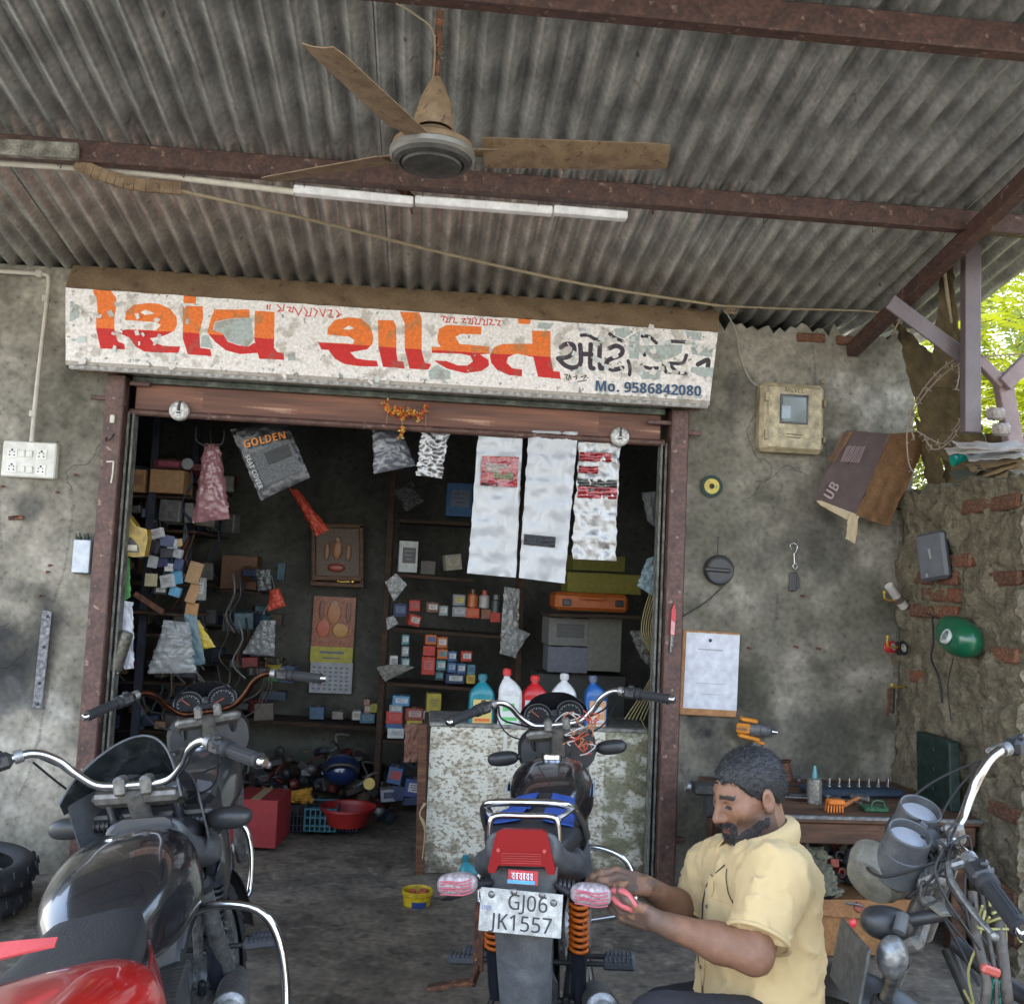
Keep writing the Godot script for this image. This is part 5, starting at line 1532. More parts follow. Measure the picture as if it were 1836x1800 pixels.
func nets(g: G, f: Callable, lo: Vector3, hi: Vector3, h: float, tone = null) -> void:
	var n := Vector3i(((hi - lo) / h).ceil()) + Vector3i(5, 5, 5)
	n = Vector3i(((n.x + 3) / 4) * 4 + 1, ((n.y + 3) / 4) * 4 + 1, ((n.z + 3) / 4) * 4 + 1)
	var vals := PackedFloat32Array()
	vals.resize(n.x * n.y * n.z)
	vals.fill(1.0)
	var sx := 1; var sy := n.x; var sz := n.x * n.y
	for bz in range(0, n.z - 1, 4):
		for by in range(0, n.y - 1, 4):
			for bx in range(0, n.x - 1, 4):
				var c := lo + Vector3(bx + 2, by + 2, bz + 2) * h
				var d: float = f.call(c)
				var near := absf(d) < h * 5.2
				for z in range(bz, mini(bz + 5, n.z)):
					for y in range(by, mini(by + 5, n.y)):
						for x in range(bx, mini(bx + 5, n.x)):
							var k := x + y * sy + z * sz
							if near:
								if vals[k] == 1.0 or absf(vals[k]) == 0.5: vals[k] = f.call(lo + Vector3(x, y, z) * h)
							elif vals[k] == 1.0: vals[k] = 0.5 if d > 0 else -0.5
	var at := PackedInt32Array()
	at.resize(n.x * n.y * n.z)
	at.fill(-1)
	var vs := PackedVector3Array()
	var cs := PackedColorArray()
	for z in n.z - 1:
		for y in n.y - 1:
			for x in n.x - 1:
				var k := x + y * sy + z * sz
				var s := 0
				var e := [vals[k], vals[k + sx], vals[k + sy], vals[k + sx + sy], vals[k + sz], vals[k + sx + sz], vals[k + sy + sz], vals[k + sx + sy + sz]]
				for q in 8: if e[q] < 0: s += 1
				if s == 0 or s == 8: continue
				var o := Vector3.ZERO
				var m := 0
				for q in 8:
					for ax in [1, 2, 4]:
						if q & ax: continue
						var r: int = q | ax
						if (e[q] < 0) != (e[r] < 0):
							var t: float = e[q] / (e[q] - e[r])
							o += Vector3((q & 1) + (t if ax == 1 else 0.0), ((q >> 1) & 1) + (t if ax == 2 else 0.0), ((q >> 2) & 1) + (t if ax == 4 else 0.0))
							m += 1
				at[k] = vs.size()
				var p := lo + (Vector3(x, y, z) + o / m) * h
				vs.append(p)
				cs.append(tone.call(p) if tone != null else g.col)
	var ids := PackedInt32Array()
	for z in range(1, n.z - 1):
		for y in range(1, n.y - 1):
			for x in range(1, n.x - 1):
				var k := x + y * sy + z * sz
				var a := vals[k] < 0
				for ax in 3:
					var st: int = [sx, sy, sz][ax]
					if a == (vals[k + st] < 0): continue
					var u: int = [sy, sz, sx][ax]; var w: int = [sz, sx, sy][ax]
					var q := [at[k - u - w], at[k - w], at[k], at[k - u]]
					if q[0] < 0 or q[1] < 0 or q[2] < 0 or q[3] < 0: continue
					var order := [0, 2, 1, 0, 3, 2] if a else [0, 1, 2, 0, 2, 3]
					for i in order: ids.append(q[i])
	var nn := PackedVector3Array()
	nn.resize(vs.size())
	for i in range(0, ids.size(), 3):
		var f2 := (vs[ids[i + 2]] - vs[ids[i]]).cross(vs[ids[i + 1]] - vs[ids[i]])
		nn[ids[i]] += f2; nn[ids[i + 1]] += f2; nn[ids[i + 2]] += f2
	var b := g.v.size()
	for i in vs.size():
		g.v.append(vs[i]); g.n.append(nn[i].normalized()); g.c.append(cs[i]); g.uv.append(Vector2(vs[i].x, vs[i].y))
	for i in ids: g.ix.append(b + i)

# short hairs standing on a mesh
func fuzz(g: G, n: int, len: float, lean: Vector3, tone: Callable, seed: int) -> void:
	var rng := RandomNumberGenerator.new()
	rng.seed = seed
	var m := g.v.size()
	for k in n:
		var i := rng.randi() % m
		var p := g.v[i]; var nr := g.n[i]
		var d := (nr * rng.randf_range(0.35, 0.9) + lean + V(rng.randfn(), rng.randfn(), rng.randfn()) * 0.28).normalized() * len * rng.randf_range(0.6, 1.2)
		var s := d.cross(nr).normalized() * 0.0009
		g.col = tone.call(p) * rng.randf_range(0.7, 1.8)
		g.col.a = 1.0
		g.tri(p - s, p + s, p + d)

# bones of a hand: wrist, direction to the knuckles, back of the hand, curls for index to little finger, thumb spread
func hand_bones(w: Vector3, d: Vector3, back: Vector3, left: bool, curl: Array, thumb: Vector2) -> Array:
	d = d.normalized()
	back = (back - d * back.dot(d)).normalized()
	var s := d.cross(back) * (1.0 if left else -1.0)       # towards the little finger
	var out := []
	var lens := [0.040, 0.045, 0.041, 0.032]
	for i in 4:
		var off := (i - 1.5) * 0.0195
		var k: Vector3 = w + d * (0.088 - 0.004 * absf(i - 1.2)) + s * off
		out.append([w + s * off * 0.55 + d * 0.005, k, 0.0155, 0.0115])
		var dir := d.rotated(s, 0.0)
		var ang := 0.0
		var p := k
		for e in 3:
			ang += curl[i] * [0.9, 1.1, 0.8][e]
			dir = (d * cos(ang) - back * sin(ang) + s * off * 0.6).normalized()
			var q: Vector3 = p + dir * lens[i] * [1.0, 0.62, 0.5][e]
			out.append([p, q, [0.0100, 0.0092, 0.0084][e] * (0.9 if i == 3 else 1.0), [0.0092, 0.0084, 0.0074][e] * (0.9 if i == 3 else 1.0)])
			p = q
	# thumb leaves the side of the palm near its base
	var t0 := w + d * 0.022 - s * 0.024 - back * 0.006
	var t1 := t0 + (d * 0.75 - s * thumb.x - back * thumb.y).normalized() * 0.042
	var t2 := t1 + (d * 0.9 - s * thumb.x * 0.35 - back * (thumb.y + 0.25)).normalized() * 0.034
	var t3 := t2 + (d * 0.95 + s * 0.1 - back * (thumb.y + 0.35)).normalized() * 0.026
	out.append([t0, t1, 0.017, 0.0125]); out.append([t1, t2, 0.0122, 0.0108]); out.append([t2, t3, 0.0108, 0.0088])
	return out

func person() -> void:
	var shL := V(0.8896, 0.8111, 2.58); var shR := V(0.847, 0.7483, 2.26)
	var hip := V(0.9103, 0.3954, 2.44)
	var side := (shL - shR).normalized()
	side.y *= 0.3
	side = side.normalized()
	var fwd := side.cross(Vector3.UP).normalized()      # the way the chest faces
	if fwd.x > 0: fwd = -fwd
	var elL := V(0.8061, 0.66, 2.68); var wrL := V(0.6045, 0.6914, 2.56)
	var elR := V(0.7787, 0.6, 2.24); var wrR := V(0.6123, 0.7269, 2.4)
	var nb := V(0.9262, 0.8524, 2.42)
	var o := thing("person", "man in a pale yellow shirt crouched on a low stool beside the black motorcycle", "person", V(hip.x, 0, hip.z))
	var base := Color(0.26, 0.128, 0.074)
	# head frame
	var hc := V(0.8722, 0.9709, 2.42)
	var hf := V(-0.93, -0.30, 0.22).normalized()
	var hx := Vector3.UP.cross(hf).normalized()          # the head's left
	var hu := hf.cross(hx).normalized()
	var hb := Basis(hx, hu, hf)
	var hinv := hb.inverse()
	var chin := hc + hb * V(0, -0.08, -0.02)
	var head := func(p: Vector3) -> float:
		var l: Vector3 = hinv * (p - hc) / HS
		var m := Vector3(absf(l.x), l.y, l.z)
		var d := ell(m, V(0, 0.028, -0.012), V(0.076, 0.092, 0.098))
		d = smin(d, ell(m, V(0, -0.042, 0.030), V(0.060, 0.072, 0.062)), 0.04)
		d = smin(d, m.distance_to(V(0.012, -0.098, 0.062)) - 0.024, 0.035)
		d = smin(d, bone_d(m, [V(0.050, -0.062, 0.0), V(0.02, -0.095, 0.055), 0.022, 0.02]), 0.03)
		d = smin(d, m.distance_to(V(0.046, -0.016, 0.058)) - 0.026, 0.03)
		d = smin(d, bone_d(m, [V(0.0, 0.026, 0.083), V(0.045, 0.026, 0.068), 0.012, 0.010]), 0.022)
		d = maxf(d, -(ell(m, V(0.034, 0.004, 0.098), V(0.019, 0.012, 0.020))))
		d = smin(d, m.distance_to(V(0.033, 0.002, 0.072)) - 0.0145, 0.006)
		d = smin(d, bone_d(m, [V(0, 0.012, 0.090), V(0, -0.033, 0.114), 0.0085, 0.0125]), 0.016)
		d = smin(d, m.distance_to(V(0.012, -0.037, 0.100)) - 0.0095, 0.01)
		d = smin(d, bone_d(m, [V(0, -0.060, 0.0955), V(0.022, -0.066, 0.085), 0.0075, 0.005]), 0.010)
		d = smin(d, bone_d(m, [V(0, -0.073, 0.0935), V(0.019, -0.072, 0.085), 0.0085, 0.005]), 0.008)
		# ear: a thin cupped disc
		var ear := ell(Basis(Vector3.UP, -0.35) * (m - V(0.083, -0.006, -0.012)), Vector3.ZERO, V(0.010, 0.036, 0.023))
		ear = maxf(ear, -ell(m, V(0.098, -0.002, -0.006), V(0.014, 0.023, 0.0135)))
		d = smin(d, ear, 0.008)
		return d * HS
	var arms := [[shL, elL, 0.052, 0.042], [elL, elL.lerp(wrL, 0.35), 0.040, 0.042], [elL.lerp(wrL, 0.35), wrL, 0.042, 0.027],
		[shR, elR, 0.052, 0.042], [elR, elR.lerp(wrR, 0.35), 0.040, 0.041], [elR.lerp(wrR, 0.35), wrR, 0.041, 0.027]]
	var hl := hand_bones(wrL, V(0.5156, 0.7123, 2.52) - wrL, V(0.1, -0.45, 0.9), true, [0.55, 0.62, 0.7, 0.75], Vector2(0.35, 0.1))
	var hr := hand_bones(wrR, V(0.5011, 0.755, 2.44) - wrR, V(0.1, 0.75, 0.55), false, [0.5, 0.62, 0.72, 0.8], Vector2(0.25, 0.5))
	var trunk := [[nb + V(0, -0.085, 0), hip + side * 0.05, 0.092, 0.112], [nb - V(0, 0.095, 0) + side * 0.07, hip + side * 0.07, 0.086, 0.106], [nb - V(0, 0.095, 0) - side * 0.07, hip - side * 0.07, 0.086, 0.106], [shL, shR, 0.055, 0.055], [nb - V(0, 0.045, 0), shL, 0.05, 0.05], [nb - V(0, 0.045, 0), shR, 0.05, 0.05]]
	var kneeL := V(0.5826, 0.5134, 2.74); var kneeR := V(0.7206, 0.3206, 2.24)
	var footL := V(kneeL.x + 0.06, 0.07, kneeL.z + 0.03); var footR := V(kneeR.x + 0.10, 0.07, kneeR.z - 0.02)
	var legs := [[hip + side * 0.09, kneeL, 0.088, 0.062], [kneeL, footL, 0.058, 0.042], [hip - side * 0.09, kneeR, 0.088, 0.062], [kneeR, footR, 0.058, 0.042]]
	var thin := []
	for q in legs: thin.append([q[0], q[1], q[2] - 0.03, q[3] - 0.022])
	var feet := []
	for q in [footL, footR]: feet.append([q + V(0.03, -0.035, 0), q + V(-0.16, -0.04, 0.02), 0.035, 0.026])
	var neck := [[chin + V(0.0, 0.015, 0), nb, 0.056, 0.062]]
	var n1 := noise(811, 22.0, 3)
	var grimef := noise(812, 14.0, 4)
	var skin := func(p: Vector3) -> Color:
		var c := base * (1.0 + 0.14 * n1.get_noise_3dv(p))
		var l: Vector3 = hinv * (p - hc) / HS
		if l.length() < 0.16:
			var ax := absf(l.x)
			if l.z > 0.07 and pow((ax - 0.034) / 0.016, 2.0) + pow((l.y + 0.002) / 0.0042, 2.0) < 1.0: c = Color(0.03, 0.02, 0.018)
			if l.z > 0.06 and ax > 0.012 and ax < 0.058 and absf(l.y - 0.027 + 0.10 * (ax - 0.03) * (ax - 0.03) * 20.0) < 0.0058: c = Color(0.022, 0.016, 0.014)
			if l.z > 0.078 and absf(l.y + 0.067) < 0.011 and ax < 0.024: c = base * Color(0.80, 0.62, 0.62)
			if absf(l.y + 0.0675) < 0.0016 and ax < 0.022 and l.z > 0.07: c = Color(0.05, 0.025, 0.02)
			# stubble down the cheek
			if l.y < -0.015 and l.z < 0.08 and l.z > -0.03: c = c.lerp(Color(0.045, 0.035, 0.03), clampf((-0.015 - l.y) / 0.04 + 0.3 * n1.get_noise_3dv(p * 4.0), 0, 0.72))
			if ax > 0.07 and l.z < 0.02: c = c * 1.06
		for w in [wrL, wrR]:
			var r := p.distance_to(w + (V(0.5193, 0.7193, 2.5) - w) * 0.5)
			if r < 0.13 and grimef.get_noise_3dv(p) > -0.12: c = c.lerp(Color(0.07, 0.055, 0.045), 0.6 * clampf((0.13 - r) / 0.06, 0, 1))
		c.a = 1.0
		return c
	var sm := mt("brown skin", Color(1, 1, 1), 0.6, 0, "dust", 9, "fine", 0.06, {"vc": true, "sss": 0.06})
	var g := G.new()
	# lower body and arms on a 12 mm grid, head and hands on finer ones
	var nobody := func(p: Vector3) -> float:
		return smin(bones_d(p, arms, 0.03), smin(bones_d(p, trunk, 0.05), bones_d(p, thin + feet + neck, 0.03), 0.03), 0.03)
	nets(g, nobody, V(minf(kneeL.x, wrR.x) - 0.25, 0.0, 2.05), V(1.62, nb.y + 0.12, 2.95), 0.0125, skin)
	var hn := func(p: Vector3) -> float: return smin(head.call(p), bones_d(p, neck, 0.02), 0.03)
	nets(g, hn, hc - Vector3.ONE * 0.145, hc + Vector3.ONE * 0.145, 0.0031, skin)
	for hh in [hl + [arms[2]], hr + [arms[5]]]:
		var lo := Vector3.ONE * 9; var hi := -Vector3.ONE * 9
		for q in hh.slice(0, hh.size() - 1):
			for e in 2:
				lo = lo.min(q[e]); hi = hi.max(q[e])
		var hs: Array = hh
		nets(g, func(p: Vector3) -> float: return bones_d(p, hs, 0.007), lo - Vector3.ONE * 0.022, hi + Vector3.ONE * 0.022, 0.0034, skin)
	part("body", g, sm, o)
	# hair: a rough shell, greying on top
	var hnz := noise(821, 95.0, 3)
	var hairf := func(p: Vector3) -> float:
		var l: Vector3 = hinv * (p - hc) / HS
		var d: float = ell(l, V(0, 0.030, -0.014), V(0.078, 0.094, 0.100)) - 0.004 - 0.003 * hnz.get_noise_3dv(p) - 0.002 * clampf(l.y / 0.1, 0, 1)
		var line := 0.062 + 0.02 * hnz.get_noise_3dv(p * 0.6)                 # hairline over the forehead
		if l.z < 0.06: line = lerpf(0.062, 0.018, clampf((0.06 - l.z) / 0.03, 0, 1))
		if l.z < 0.025: line = lerpf(0.018, -0.012, clampf((0.025 - l.z) / 0.03, 0, 1))
		if l.z < -0.02: line = lerpf(0.02, -0.075, clampf((-0.02 - l.z) / 0.05, 0, 1))
		return maxf(d, (line - l.y) * 0.8) * HS
	var hairc := func(p: Vector3) -> Color:
		var l: Vector3 = hinv * (p - hc) / HS
		var t := clampf((hnz.get_noise_3d(p.x * 2.2, p.y * 0.9, p.z * 2.2) + 0.15) * 1.4, 0, 1) * clampf((l.y - 0.03) / 0.06, 0.05, 0.75)
		return Color(0.009, 0.0085, 0.009).lerp(Color(0.10, 0.10, 0.11), t * t)
	g = G.new(); nets(g, hairf, hc - Vector3.ONE * 0.135, hc + Vector3.ONE * 0.14, 0.0036, hairc)
	fuzz(g, 5200, 0.0095, hb * V(0, -0.35, -0.55), hairc, 7)
	part("hair", g, mt("greying hair", Color(1, 1, 1), 0.6, 0, "", 1, "fine", 0.15, {"vc": true}), o)
	# beard and moustache
	var beardf := func(p: Vector3) -> float:
		var l: Vector3 = hinv * (p - hc) / HS
		var d: float = head.call(p) - 0.0035 - 0.0035 * hnz.get_noise_3dv(p)
		var ax := absf(l.x)
		var top := -0.078 - 0.0 * ax
		if l.z < 0.075: top = lerpf(-0.078, -0.052, clampf((0.075 - l.z) / 0.05, 0, 1))
		top += 0.010 * hnz.get_noise_3dv(p * 0.7)
		var b := maxf(l.y - top, -0.004 + 0.006 * hnz.get_noise_3dv(p * 0.9) - l.z)
		var m := maxf(maxf(absf(l.y + 0.0525) - 0.0075, ax - 0.031), 0.075 - l.z)
		var s := maxf(maxf(absf(ax - 0.030) - 0.007, absf(l.y + 0.066) - 0.02), 0.06 - l.z)
		return maxf(d, minf(minf(b, m), s) * HS)
	g = G.new(); g.col = Color(0.016, 0.014, 0.014); nets(g, beardf, hc + hb * V(0, -0.07, 0.03) - Vector3.ONE * 0.11, hc + hb * V(0, -0.07, 0.03) + Vector3.ONE * 0.11, 0.0032)
	fuzz(g, 2600, 0.008, hb * V(0, -0.8, 0.2), func(p: Vector3) -> Color: return Color(0.016, 0.014, 0.014), 8)
	part("beard", g, mt("black beard", Color(1, 1, 1), 0.7, 0, "", 1, "fine", 0.15, {"vc": true}), o)
	# shirt
	var wr := noise(831, 5.0, 3)
	var cuffL := shL.lerp(elL, 0.80); var cuffR := shR.lerp(elR, 0.80)
	var shirt_b := []
	for q in trunk: shirt_b.append([q[0], q[1] - V(0, 0.03, 0), q[2] + 0.012, q[3] + 0.017])
	shirt_b.append([nb - V(0, 0.16, 0) + fwd * 0.045, hip + fwd * 0.05 - V(0, 0.0, 0), 0.115, 0.125])
	var hem := hip.y - 0.055
	var shirt := func(p: Vector3) -> float:
		var d := bones_d(p, shirt_b, 0.05)
		var sl := minf(maxf(bone_d(p, [shL, elL + (elL - shL) * 0.3, 0.072, 0.074]), (p - cuffL).dot((elL - shL).normalized())), maxf(bone_d(p, [shR, elR + (elR - shR) * 0.3, 0.070, 0.070]), (p - cuffR).dot((elR - shR).normalized())))
		d = smin(d, sl, 0.035)
		# folds fall from the shoulder and gather at the waist
		d += 0.013 * wr.get_noise_3d(p.x * 1.2 + p.y * 0.9, p.y * 0.8 - p.x * 0.5, p.z * 1.2) + 0.003 * wr.get_noise_3d(p.x * 3.4, p.y * 2.6 + 7.0, p.z * 3.4)
		var rg := 1.0 - absf(wr.get_noise_3d(p.x * 1.5 + p.y * 1.1 + 3.0, p.y * 1.0 - p.x * 0.9, p.z * 1.6)) * 2.6
		if rg > 0.0: d -= 0.009 * rg * rg * rg
		d = maxf(d, hem + 0.02 * wr.get_noise_2d(p.x * 2.0, p.z * 2.0) - p.y)
		d = maxf(d, -(bone_d(p, [nb + V(0, -0.005, 0) + fwd * 0.03, nb + V(0, 0.2, 0) + fwd * 0.09, 0.052, 0.10])))
		return d
	g = G.new(); nets(g, shirt, V(minf(shR.x, elR.x) - 0.16, hem - 0.04, 2.02), V(1.66, nb.y + 0.10, 2.92), 0.0085)
	var cloth := mt("pale yellow cotton", Color(0.54, 0.39, 0.19), 0.85, 0, "", 90, "weave", 0.03, {"rim": 0.25})
	var sh := part("shirt", g, cloth, o)
	# cuffs, collar, placket, pocket lie on the shirt
	for q in [[cuffL, elL - shL, 0.0745], [cuffR, elR - shR, 0.0715]]:
		g = G.new(); var r := ring(q[0], ydir(q[1]).x, ydir(q[1]).z, q[2], q[2], 1.0, 30)
		var loop := []
		for p in r: loop.append(p)
		loop.append(r[0]); loop.append(r[1])
		g.tube(loop, 0.0055, 6, false)
		part("cuff", g, cloth, sh)
	g = G.new()
	var pts := PackedVector3Array()
	for j in 5:
		for i in 29:
			var a := lerpf(0.42, TAU - 0.42, i / 28.0)
			var w := j / 4.0
			var rad := 0.066 + 0.032 * sin(w * 2.2) + (0.012 * w if i < 4 or i > 24 else 0.0)
			var c := nb + V(0.0, 0.012, 0) + fwd * 0.022
			var y := 0.048 - 0.06 * w * w + 0.028 * w * (1 - w) - 0.088 * (0.5 + 0.5 * cos(a)) * (0.6 + 0.5 * w)
			pts.append(c + fwd * cos(a) * rad * 1.05 - side * sin(a) * rad + V(0, y, 0))
	g.slab(pts, 29, 5, 0.004)
	part("collar", g, cloth, sh)
	var onto := func(p: Vector3, dir: Vector3, out: float) -> Vector3:
		for k in 26:
			var d: float = shirt.call(p)
			if d < 0.0008: break
			p += dir * d * 0.8
		return p - dir * out
	g = G.new(); pts = PackedVector3Array()
	for j in 15:
		for i in 3: pts.append(onto.call(nb + fwd * 0.32 + V(0, -0.075 - 0.021 * j, 0) + side * (0.004 + (i - 1) * 0.015), -fwd, 0.003))
	g.slab(pts, 3, 15, 0.003); part("placket", g, cloth, sh)
	for k in 4:
		g = G.new()
		var p: Vector3 = onto.call(nb + fwd * 0.32 + V(0, -0.085 - 0.075 * k, 0) + side * 0.004, -fwd, 0.006)
		g.lathe([Vector2(0.0, 0.001), Vector2(0.0045, 0.001), Vector2(0.0055, 0.0)], 12, Transform3D(ydir(fwd), p)); part("button", g, tint("dark button", Color(0.12, 0.08, 0.05), 0.4), sh)
	g = G.new(); pts = PackedVector3Array()
	for j in 8:
		for i in 7: pts.append(onto.call(nb + fwd * 0.30 + side * (0.06 + i * 0.0155) + V(0, -0.135 - j * 0.0165, 0), (-fwd - side * 0.35).normalized(), 0.003))
	g.slab(pts, 7, 8, 0.003); part("pocket", g, cloth, sh)
	g = G.new(); var line := []
	for j in 12: line.append(onto.call(nb + fwd * 0.32 + side * (0.035 - 0.075 * sin(j / 11.0 * PI) * (1.0 if j < 7 else 0.85)) + V(0, -0.05 - 0.03 * j, 0), -fwd, 0.004))
	g.tube(cr(line, 4), 0.0016, 6)
	line = []
	for j in 6: line.append(onto.call(nb + fwd * 0.30 + side * (0.055 + 0.012 * j) + V(0, -0.055 - 0.018 * j, 0), -fwd, 0.004))
	g.tube(cr(line, 3), 0.0014, 6); part("earphone_cord", g, rubber(), o)
	# trousers and shoes
	var tr_b := []
	for q in legs: tr_b.append([q[0], q[1], q[2] + 0.014, q[3] + 0.018])
	tr_b.append([hip + side * 0.06, hip - side * 0.06, 0.125, 0.125])
	var trf := func(p: Vector3) -> float: return maxf(maxf(bones_d(p, tr_b, 0.04) + 0.008 * wr.get_noise_3d(p.x * 1.6, p.y * 1.3, p.z * 1.6), 0.06 - p.y), p.y - hip.y - 0.2)
	g = G.new(); nets(g, trf, V(kneeL.x - 0.14, 0.02, 2.05), V(1.62, hip.y + 0.26, 2.95), 0.0115)
	part("trousers", g, mt("dark grey trouser cloth", Color(0.026, 0.023, 0.028), 0.85, 0, "dust", 3, "weave", 0.03), o)
	for q in feet:
		g = G.new(); g.bar(q[0] + V(0.03, -0.022, 0), q[1] + V(-0.03, -0.018, 0), 0.09, 0.02, 0.008); g.tube(cr([q[1] + V(0.02, -0.01, -0.04), q[1] + V(0.04, 0.035, 0), q[1] + V(0.02, -0.01, 0.04)], 4), 0.009, 6); part("sandal", g, rubber(), o)
	# low stool under him and the pink pliers in his hands
	var st := thing("low_stool", "low wooden stool the mechanic sits on", "stool", V(hip.x + 0.02, 0, hip.z))
	g = G.new(); g.box(V(hip.x + 0.02, 0.225, hip.z), V(0.30, 0.03, 0.26), 0.006); part("seat", g, mt("worn wood", Color(0.8, 0.8, 0.8), 0.8, 0, "wood", 2, "rough", 0.1), st)
	for sx in [-1, 1]:
		for sz in [-1, 1]:
			g = G.new(); g.bar(V(hip.x + 0.02 + 0.12 * sx, 0.0, hip.z + 0.1 * sz), V(hip.x + 0.02 + 0.11 * sx, 0.212, hip.z + 0.09 * sz), 0.035, 0.035, 0.004, Vector3.BACK); part("leg", g, mt("worn wood", Color(0.8, 0.8, 0.8)), st)
	var pk := thing("pliers", "pink handled pliers held in the man's hands at the indicator wire", "pliers", V(0.5332, 0.7236, 2.5))
	var pink := tint("pink rubber", Color(0.62, 0.13, 0.13), 0.45)
	for q in [[V(0.5036, 0.7389, 2.49), V(0.5289, 0.7491, 2.53), V(0.5538, 0.7247, 2.56)], [V(0.5038, 0.7334, 2.49), V(0.5152, 0.7217, 2.52), V(0.5404, 0.7166, 2.56)]]:
		g = G.new(); g.tube(cr(q, 5), [0.006, 0.0085, 0.0085, 0.0085, 0.0085, 0.0085, 0.008, 0.008, 0.007, 0.006, 0.005], 10); part("handle", g, pink, pk)
	g = G.new(); g.bar(V(0.505, 0.7375, 2.49), V(0.47, 0.7511, 2.47), 0.016, 0.01, 0.003); g.lathe([Vector2(0.0, 0.008), Vector2(0.008, 0.007), Vector2(0.009, -0.007), Vector2(0, -0.008)], 14, Transform3D(Basis(), V(0.5036, 0.7375, 2.49))); part("jaw", g, steel(), pk)

# ---- small builders for goods and packets
func pack(called: String, label: String, category: String, group: String, at: Vector3, size: Vector3, yaw: float, col: Color, lab := Color(0, 0, 0, 0), roll := 0.0, text := "") -> Node3D:
	var o := thing(called, label, category, at - V(0, size.y * 0.5, 0), group, rb(0, yaw, roll))
	var g := G.new(); g.box(V(0, size.y * 0.5, 0), size, minf(0.003, size.y * 0.05))
	part("carton", g, mt("card %s" % col.to_html(), col, 0.7, 0, "dust", 7), o, true)
	if lab.a > 0:
		g = G.new(); g.box(V(size.x * 0.04, size.y * 0.54, size.z * 0.5 + 0.0006), V(size.x * 0.7, size.y * 0.5, 0.0012), 0.0)
		var l := part("printed_label", g, mt("print %s" % lab.to_html(), lab, 0.6, 0, "dust", 9), o, true)
		g = G.new()
		for k in 3: g.box(V(size.x * (0.04 - 0.06 * (k % 2)), size.y * (0.68 - 0.13 * k), size.z * 0.5 + 0.0016), V(size.x * (0.5 - 0.1 * k), size.y * 0.045, 0.0008), 0.0)
		part("print_line", g, mt("print ink %s" % col.to_html(), Color(0.04, 0.04, 0.05).lerp(col, 0.25), 0.6), l, true).set_meta("kind", "stuff")
	if text: words(text, size.y * 0.26, 0.001, tint("dark card ink", Color(0.03, 0.02, 0.02)), Transform3D(Basis(), V(size.x * 0.04, size.y * 0.52, size.z * 0.5 + 0.0024)), o, "lettering", "Droid Sans", 700, true)
	g = G.new(); g.box(V(0, size.y + 0.0004, 0), V(size.x * 0.2, 0.0008, size.z * 0.96), 0.0); part("tape", g, tint("parcel tape", Color(0.35, 0.25, 0.14), 0.3), o, true)
	return o

# a bag or packet over four corners (top left, top right, bottom right, bottom left), puffed out by bulge
var fold := 0.0

func pouch_mesh(c: Array, bulge: float, seed: int, crumple := 0.006, nu := 19, nv := 31, th := 0.002) -> G:
	var g := G.new()
	var f := noise(seed, 9.0, 3)
	var p := PackedVector3Array()
	var nrm: Vector3 = ((c[3] - c[0]).cross(c[1] - c[0])).normalized()
	for j in nv:
		for i in nu:
			var u := float(i) / (nu - 1); var w := float(j) / (nv - 1)
			var q: Vector3 = c[0].lerp(c[1], u).lerp(c[3].lerp(c[2], u), w)
			var edge := sin(u * PI) * sin(w * PI)
			q += nrm * (bulge * pow(maxf(edge, 0.0), 0.6) + crumple * f.get_noise_3dv(q * 3.0) + crumple * 0.5 * f.get_noise_3dv(q * 9.0) + crumple * 0.7 * (0.5 - absf(f.get_noise_3dv(q * 5.0 + Vector3.ONE))))
			if fold > 0: q += nrm * fold * (absf(sin(w * PI * 6.5 + 0.4)) + 0.5 * sin(u * 9.0 + w * 5.0) + 0.6 * absf(sin(u * 2.6 + w * 11.0)))
			if i == 0 or i == nu - 1: q += (c[1] - c[0]).normalized() * crumple * 0.8 * f.get_noise_1d(q.y * 60.0)
			p.append(q)
	if bulge > 0.004:
		g.grid(p, nu, nv)
		var b := PackedVector3Array()
		for j in nv:
			for i in nu:
				var u := float(nu - 1 - i) / (nu - 1); var w := float(j) / (nv - 1)
				var q := p[j * nu + nu - 1 - i]
				b.append(q - nrm * (2.0 * bulge * pow(maxf(sin(u * PI) * sin(w * PI), 0.0), 0.6) + 0.0005))
		g.grid(b, nu, nv)
	else: g.slab(p, nu, nv, th)
	return g

func pouch(called: String, label: String, category: String, group: String, c: Array, bulge: float, m: Material, seed: int, crumple := 0.006) -> Node3D:
	var base: Vector3 = (c[2] + c[3]) * 0.5
	var o := thing(called, label, category, base, group)
	part("bag", pouch_mesh(c, bulge, seed, crumple), m, o)
	return o

# a patch printed on a pouch: rectangle in its own u, v
func patch(o: Node3D, called: String, c: Array, r: Array, m: Material, seed: int, out := 0.008) -> MeshInstance3D:
	var at := func(u: float, w: float) -> Vector3: return c[0].lerp(c[1], u).lerp(c[3].lerp(c[2], u), w)
	var nrm: Vector3 = ((c[3] - c[0]).cross(c[1] - c[0])).normalized() * out
	return part(called, pouch_mesh([at.call(r[0], r[1]) + nrm, at.call(r[2], r[1]) + nrm, at.call(r[2], r[3]) + nrm, at.call(r[0], r[3]) + nrm], 0.0, seed, 0.004, 9, 9, 0.001), m, o)

